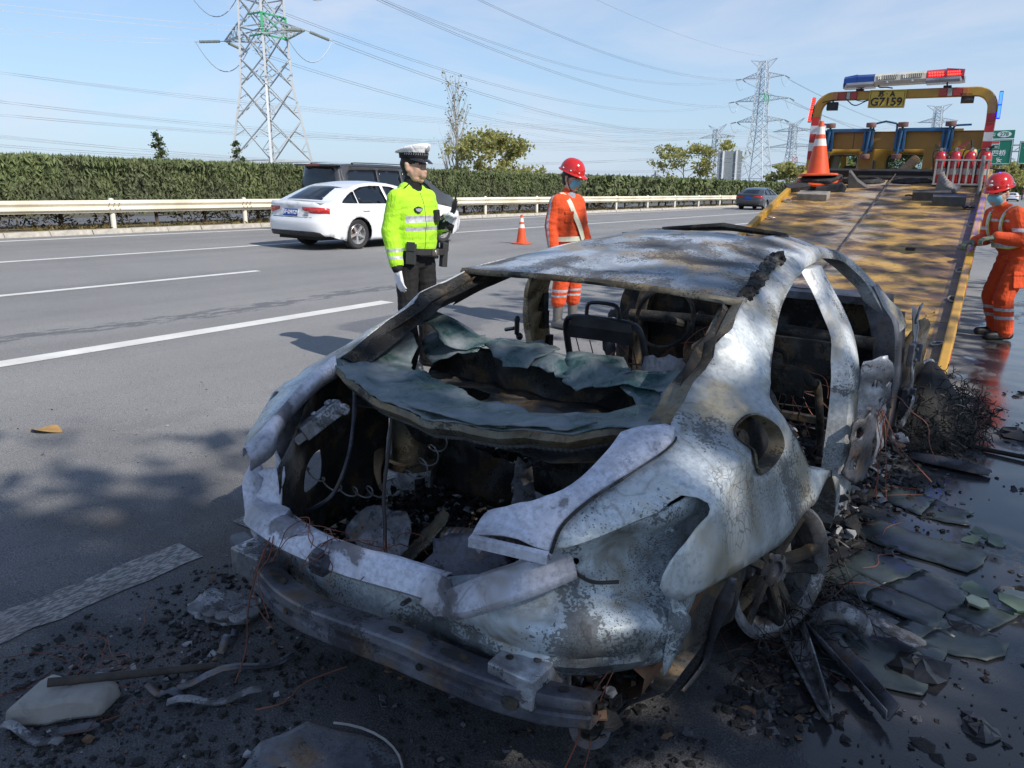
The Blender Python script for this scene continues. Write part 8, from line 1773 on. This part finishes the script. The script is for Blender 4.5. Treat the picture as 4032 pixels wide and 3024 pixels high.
m.loft([[(-.16, -.09, .0), (-.16, .10, .0), (-.155, .10, .045), (-.15, -.09, .05)], [(-.10, -.10, 0), (-.10, .115, 0), (-.10, .11, .075), (-.10, -.09, .08)], [(0, -.085, 0), (0, .10, 0), (0, .09, .078), (0, -.07, .082)], [(.05, -.05, 0), (.05, .12, 0), (.05, .11, .082), (.05, -.04, .085)], [(.14, -.02, 0), (.14, .13, 0), (.14, .12, .07), (.14, -.01, .072)], [(.17, -.01, 0), (.17, .12, 0), (.165, .11, .04), (.165, .0, .04)]])
mc = m.build('motor_casing', simple('casing_beige', (.30, .28, .255), .7, var=.22, scale=7, bump=.35, dirt=((.07, .065, .062), .85)), None, 50, bevel=.014); tag(mc, 'beige burnt casing lying at the lower left with a pole across it', 'casing', ); onroad(mc, -2.12, .825, .004, R(28)); mc.scale = (.76, .76, .8)
m = MB(); m.loft([[(x, y, .012) for x, y in ((0, -.018), (.10, -.020), (.13, 0), (.10, .020), (0, .018))], [(x, y, .022) for x, y in ((0, -.018), (.10, -.020), (.13, 0), (.10, .020), (0, .018))]]); m.build('lug', GREYF, mc, loc=(.08, -.12, .0), rot=(0, 0, R(25)))
m = MB(); m.tube([(-.20, 0, .090), (0, 0, .062), (.24, .01, .022)], [.013, .0125, .011], 8); ob = m.build('charred_pole', simple('charred_wood', (.055, .045, .038), .8, var=.4, scale=14, bump=.5), None, 50); tag(ob, 'charred pole lying from the beige casing towards the wreck', 'pole'); onroad(ob, -2.05, .985, .0, R(58.5))
r4 = random.Random(12)
for i, (x, y, l, rz, lab) in enumerate(((-1.86, 1.22, .34, 62, 'thin burnt strip alongside the charred pole, longest'), (-1.80, 1.10, .26, 48, 'flat grey strip at the end of the charred pole'), (-1.93, 1.03, .15, 12, 'short burnt strip beside the charred pole'), (-2.02, 1.30, .12, 120, 'small bent strip below the scaled plate'), (-2.06, .72, .22, 15, 'torn pale strip lying in front of the beige casing'))):
    m = MB(); m.loft([[(-l / 2 + l * f_, -.012, .004 + .03 * math.sin(f_ * 4 + i) ** 2), (-l / 2 + l * f_, .012, .008 + .03 * math.sin(f_ * 4 + i) ** 2)] for f_ in [k_ / 8 for k_ in range(9)]], closed=False, cap=False); o = m.build('burnt_strip', B_ASH if i in (1, 4) else B_STEEL, None, 60); o.modifiers.new('thickness', 'SOLIDIFY').thickness = .005; tag(o, lab, 'strip', 'burnt strips on the road'); onroad(o, x, y, .004, R(rz))
plate('burnt_plate', 'curved dark lid-like plate cut by the bottom edge below the bumper', 'plate', -1.34, 1.085, .46, .34, B_STEEL, R(20), 0, 0, .006, 8, .012, .006, holes=[circ(-.10, -.02, .012)], n=20)
m = MB(); pts = [(.21 * math.cos(a), .165 * math.sin(a), .03) for a in [-.2 + i * .2 for i in range(11)]]; m.tube(pts, .0035, 5); o = m.build('bare_wire', WIREG, None, 60); tag(o, 'bright bare wire along the rim of the dark plate', 'wire'); onroad(o, -1.34, 1.085, .004, R(20))
# glass sheets slumped onto the wet road on the right
G4 = 'slabs of melted window glass on the wet road'
def shards(x, y, wd, ht, rz, seed, lab, nx=2, ny=2):
    """one pane of softened glass, cracked into slabs that still lie together"""
    r_ = random.Random(seed); pane = thing('melted_glass_sheet', lab, 'glass', group=G4); onroad(pane, x, y, .0, rz)
    xs = [-wd / 2] + sorted(wd * ((i + 1) / nx - .5) + r_.uniform(-.05, .05) for i in range(nx - 1)) + [wd / 2]; ys = [-ht / 2] + sorted(ht * ((i + 1) / ny - .5) + r_.uniform(-.04, .04) for i in range(ny - 1)) + [ht / 2]
    P = {}
    for i in range(nx + 1):
        for j in range(ny + 1):
            e = .35 if (i in (0, nx) and j in (0, ny)) else 0
            P[i, j] = Vector(((xs[i] + r_.uniform(-.04, .04)) * (1 - e * .3), (ys[j] + r_.uniform(-.03, .03)) * (1 - e * .4)))
    mid = {}
    def m_(a, b):
        k_ = (min(a, b), max(a, b))
        if k_ not in mid: mid[k_] = (P[a] + P[b]) / 2 + Vector((r_.uniform(-.028, .028), r_.uniform(-.028, .028)))
        return mid[k_]
    for i in range(nx):
        for j in range(ny):
            q = [(i, j), (i + 1, j), (i + 1, j + 1), (i, j + 1)]; o = []
            for a, b in zip(q, q[1:] + q[:1]): o += [P[a], m_(a, b)]
            c_ = sum(o, Vector((0, 0))) / len(o); o = [tuple(c_ + (p - c_) * .990) for p in o]
            tl = (r_.uniform(-.007, .007), r_.uniform(-.007, .007)); h0 = r_.uniform(.006, .010)
            sheet('glass_slab', o, lambda a, b, tl=tl, h0=h0, c_=c_: (a, b, h0 + tl[0] * (a - c_.x) + tl[1] * (b - c_.y) + .004 * fbm(a, b, seed, 7, 2)), GLASSD, pane, step=.03, jag=.005, thick=.005, smooth=30, seed=seed * 10 + i * 3 + j)
shards(-.30, 3.50, .52, .30, R(-10), 1, 'large unbroken sheet of dark green melted glass, furthest of the wet ones', 1, 1)
shards(-.26, 3.02, .62, .42, R(-20), 2, 'dark green glass sheet cracked into several slabs in the middle of the wet road', 3, 2)
shards(-.10, 2.78, .34, .20, R(-15), 3, 'greenish glass slabs nearest the right edge, split in two', 2, 1)
shards(-.30, 2.50, .42, .34, R(5), 4, 'single dark glass sheet lying beside the wheel rim', 1, 1)
shards(-.34, 3.98, .50, .22, R(-14), 5, 'thin grey glass sheet lying beyond the largest one', 2, 1)
for i, (x, y, s_, lab) in enumerate(((-.06, 3.68, .16, 'small heap of broken pale green glass near the blue reflection'), (.0, 3.15, .22, 'pale green broken glass at the right edge of the wet road'))):
    r_ = random.Random(i + 40); o = thing('glass_fragments', lab, 'glass', group='broken glass on the wet road'); onroad(o, x, y, 0, r_.uniform(0, 3))
    for k_ in range(6):
        m = MB(); a = r_.uniform(0, 6.28); pr = [(s_ * .3 * math.cos(t_) * r_.uniform(.6, 1.1), s_ * .22 * math.sin(t_) * r_.uniform(.6, 1.1)) for t_ in [j * 1.05 for j in range(6)]]; m.prism(pr, .008); m.build('fragment', simple('glass_pale_green', (.085, .12, .09), .25, scale=10, var=.3), o, loc=(s_ * .5 * math.cos(a), s_ * .35 * math.sin(a), .004 + .006 * k_), rot=(r_.uniform(-.2, .2), r_.uniform(-.2, .2), a))
plate('burnt_plate', 'small pale rectangular plate lying on the cracked glass', 'plate', -.245, 2.63, .20, .09, B_ASH, R(-25), 0, 0, .006, 21, .035)
m = MB(); m.loft([[(.02 * math.cos(t_ * 1.2) - .05 + .10 * f_ + .05 * f_ * f_, -.02 + .012 * w_ + .12 * f_, .02 + .07 * math.sin(math.pi * f_ * .9) + w_ * .02) for w_ in (-1.6, -.5, .6, 1.6) for t_ in (w_,)] for f_ in [k_ / 8 for k_ in range(9)]], closed=False, cap=False); o = m.build('curled_trim', B_ASH, None, 60); o.modifiers.new('thickness', 'SOLIDIFY').thickness = .004; tag(o, 'curled strip of pale trim standing up beside the wheel', 'trim'); onroad(o, -.46, 2.52, .0, R(-20))
for i, (rz, rx, lab) in enumerate(((-62, 24, 'long pale trough-shaped panel pointing at the bottom right, left half'), (-50, -16, 'long pale trough-shaped panel pointing at the bottom right, right half'))):
    m = MB(); m.loft([[(-.22 + .44 * f_, -.045 * (1.1 - .7 * f_), .035), (-.22 + .44 * f_, -.02 * (1.1 - .7 * f_), .006), (-.22 + .44 * f_, .02 * (1.1 - .7 * f_), .004), (-.22 + .44 * f_, .045 * (1.1 - .7 * f_), .04 + .02 * f_)] for f_ in [k_ / 6 for k_ in range(7)]], closed=False, cap=False); o = m.build('trim_panel', B_ASH if i == 0 else B_STEEL, None, 40); o.modifiers.new('thickness', 'SOLIDIFY').thickness = .006; tag(o, lab, 'panel', 'trough shaped trim panels'); onroad(o, -.43 + .09 * i, 2.26 + .06 * i, .01 + .01 * i, R(rz), R(rx))
m = MB(); m.loft([[(-.19, -.05, .01), (-.19, 0, .035), (-.19, .06, .012)], [(-.05, -.06, .012), (-.05, 0, .05), (-.05, .07, .014)], [(.12, -.05, .012), (.12, .01, .045), (.12, .07, .012)], [(.20, -.02, .01), (.20, .02, .03), (.20, .05, .01)]], closed=False, cap=False); o = m.build('trim_panel', B_STEEL, None, 50); o.modifiers.new('thickness', 'SOLIDIFY').thickness = .006; tag(o, 'grey ridged trim panel on the water between the wreck and the tow bed', 'panel'); onroad(o, -.30, 4.66, .01, R(-8))
m = MB(); m.tube([(-.30, 0, .02), (0, .01, .015), (.28, -.01, .02)], .014, 6); o = m.build('charred_rod', CHAR, None, 50); tag(o, 'charred rod lying in the red reflection on the water', 'rod'); onroad(o, -.20, 5.1, 0, R(-4))
# lumps of char one can pick out
for i, (x, y, s_, lab) in enumerate(((-.17, 2.50, .085, 'black charred lump with a raised edge on the wet road'), (.0, 5.55, .10, 'black twisted lump at the right edge beyond the water'), (-.05, 2.86, .05, 'small black lump beside the pale green glass'), (.02, 2.3, .05, 'small black lump at the lower right corner'))):
    r_ = random.Random(i + 60); m = MB()
    m.loft([[(s_ * q * math.cos(a) * r_.uniform(.6, 1.2) * 1.5, s_ * q * math.sin(a) * r_.uniform(.6, 1.2), s_ * z + r_.uniform(-.15, .15) * s_) for a in [2 * math.pi * k_ / 10 for k_ in range(10)]] for q, z in ((1.0, .02), (.95, .18), (.6, .38), (.2, .5))]); o = m.build('charred_lump', CHARG, None, 0); tag(o, lab, 'lump', 'charred lumps on the wet road'); onroad(o, x, y, .0, r_.uniform(0, 6))
# litter nobody could count
def litter(name, n, place, size, mats, seed, flat=.35):
    r_ = random.Random(seed); m = MB()
    for i in range(n):
        x, y, k = place(r_)
        if fbm(x, y, seed, 2.4) < r_.uniform(-.35, .05): continue
        s = size * min(1.9, math.exp(r_.gauss(-.45, .6))) * k; m.cur = r_.randrange(len(mats))
        M = Matrix.Translation((x, y, gz(x) + .002)) @ Euler((r_.uniform(-.35, .35), r_.uniform(-.35, .35), r_.uniform(0, 6.28))).to_matrix().to_4x4(); k_ = r_.choice((4, 5, 6)); P = [(s * math.cos(6.283 * j / k_) * r_.uniform(.5, 1.2), s * math.sin(6.283 * j / k_) * r_.uniform(.35, .9)) for j in range(k_)]; h = s * flat * r_.uniform(.15, 1)
        m.add([(a, b, r_.uniform(0, h * .4)) for a, b in P] + [(a * .75, b * .75, h + r_.uniform(0, h)) for a, b in P], [tuple(range(k_, 2 * k_))] + [(j, (j + 1) % k_, (j + 1) % k_ + k_, j + k_) for j in range(k_)], M)
    return tag(m.build(name, mats, None), kind='stuff')
def along(r_):                                             # beside the sill and the rear wheel
    y = r_.uniform(1.9, 6.2); x = -.62 + abs(r_.gauss(0, .14)) + (.05 if y > 3 else 0); return x, y, 1.0
litter('burnt_litter', 2600, along, .019, [CHAR] * 8 + [GREYF, CHARG, CHARG, GREYF, RUSTF], 1)
def under(r_): a = r_.uniform(0, 6.28); q = r_.random() ** .5; return -1.45 + 1.15 * q * math.cos(a), 1.30 + .75 * q * math.sin(a), 1.0
litter('burnt_litter', 4200, under, .011, [CHAR] * 16 + [CHARG, CHARG, CHARG, GREYF, RUSTF], 2, .45)
def leftp(r_): a = r_.uniform(0, 6.28); q = r_.random() ** .6; return -2.0 + .55 * q * math.cos(a), 1.0 + .42 * q * math.sin(a), 1.0
litter('burnt_litter', 900, leftp, .012, [CHAR] * 9 + [GREYF, CHARG, CHARG, ASHM], 3)
def wetp(r_): return r_.uniform(-.7, .75), r_.uniform(1.8, 7.0), r_.choice((.5, .7, 1.0, 1.6))
litter('burnt_litter', 2200, wetp, .014, [CHAR, CHARG, CHAR, GREYF], 4, .25)
def widep(r_): return r_.uniform(-5.2, -1.6), r_.uniform(.6, 4.5), r_.choice((.4, .6, .9))
litter('ash_specks', 700, widep, .010, [ASHM, GREYF, CHAR, ASHM], 5, .3)
m = MB(); rr = random.Random(8)
for i in range(40):
    x, y = (-.55 + rr.gauss(0, .10), rr.uniform(2.2, 4.6)) if i < 26 else (-2.25 + rr.gauss(0, .12), .95 + rr.gauss(0, .1)); p = Vector((x, y, gz(x) + .01)); pts = [p]; d = Vector((rr.gauss(0, 1), rr.gauss(0, 1), 0)).normalized()
    for k in range(5): d = (d + Vector((rr.gauss(0, .6), rr.gauss(0, .6), 0))).normalized(); pts.append(pts[-1] + d * .05 + Vector((0, 0, rr.uniform(-.004, .012)))); pts[-1].z = max(pts[-1].z, gz(pts[-1].x) + .004)
    m.tube(smooth_line(pts, False, 2), .0016, 3, False)
tag(m.build('copper_wire_scraps', COPPER), kind='stuff')
for pts, lab in (([(-1.66, 1.13), (-1.62, 1.2), (-1.64, 1.3), (-1.60, 1.42)], 'thin copper wire on the asphalt in front of the bumper'), ([(-.62, 3.35), (-.48, 3.0), (-.36, 2.72), (-.30, 2.58)], 'long thin wire lying across the cracked glass')):
    m = MB(); m.tube(smooth_line([(x, y, gz(x) + .03) for x, y in pts], False, 5), .0025, 5); tag(m.build('loose_wire', COPPER if 'copper' in lab else WIREB, None, 60), lab, 'wire')
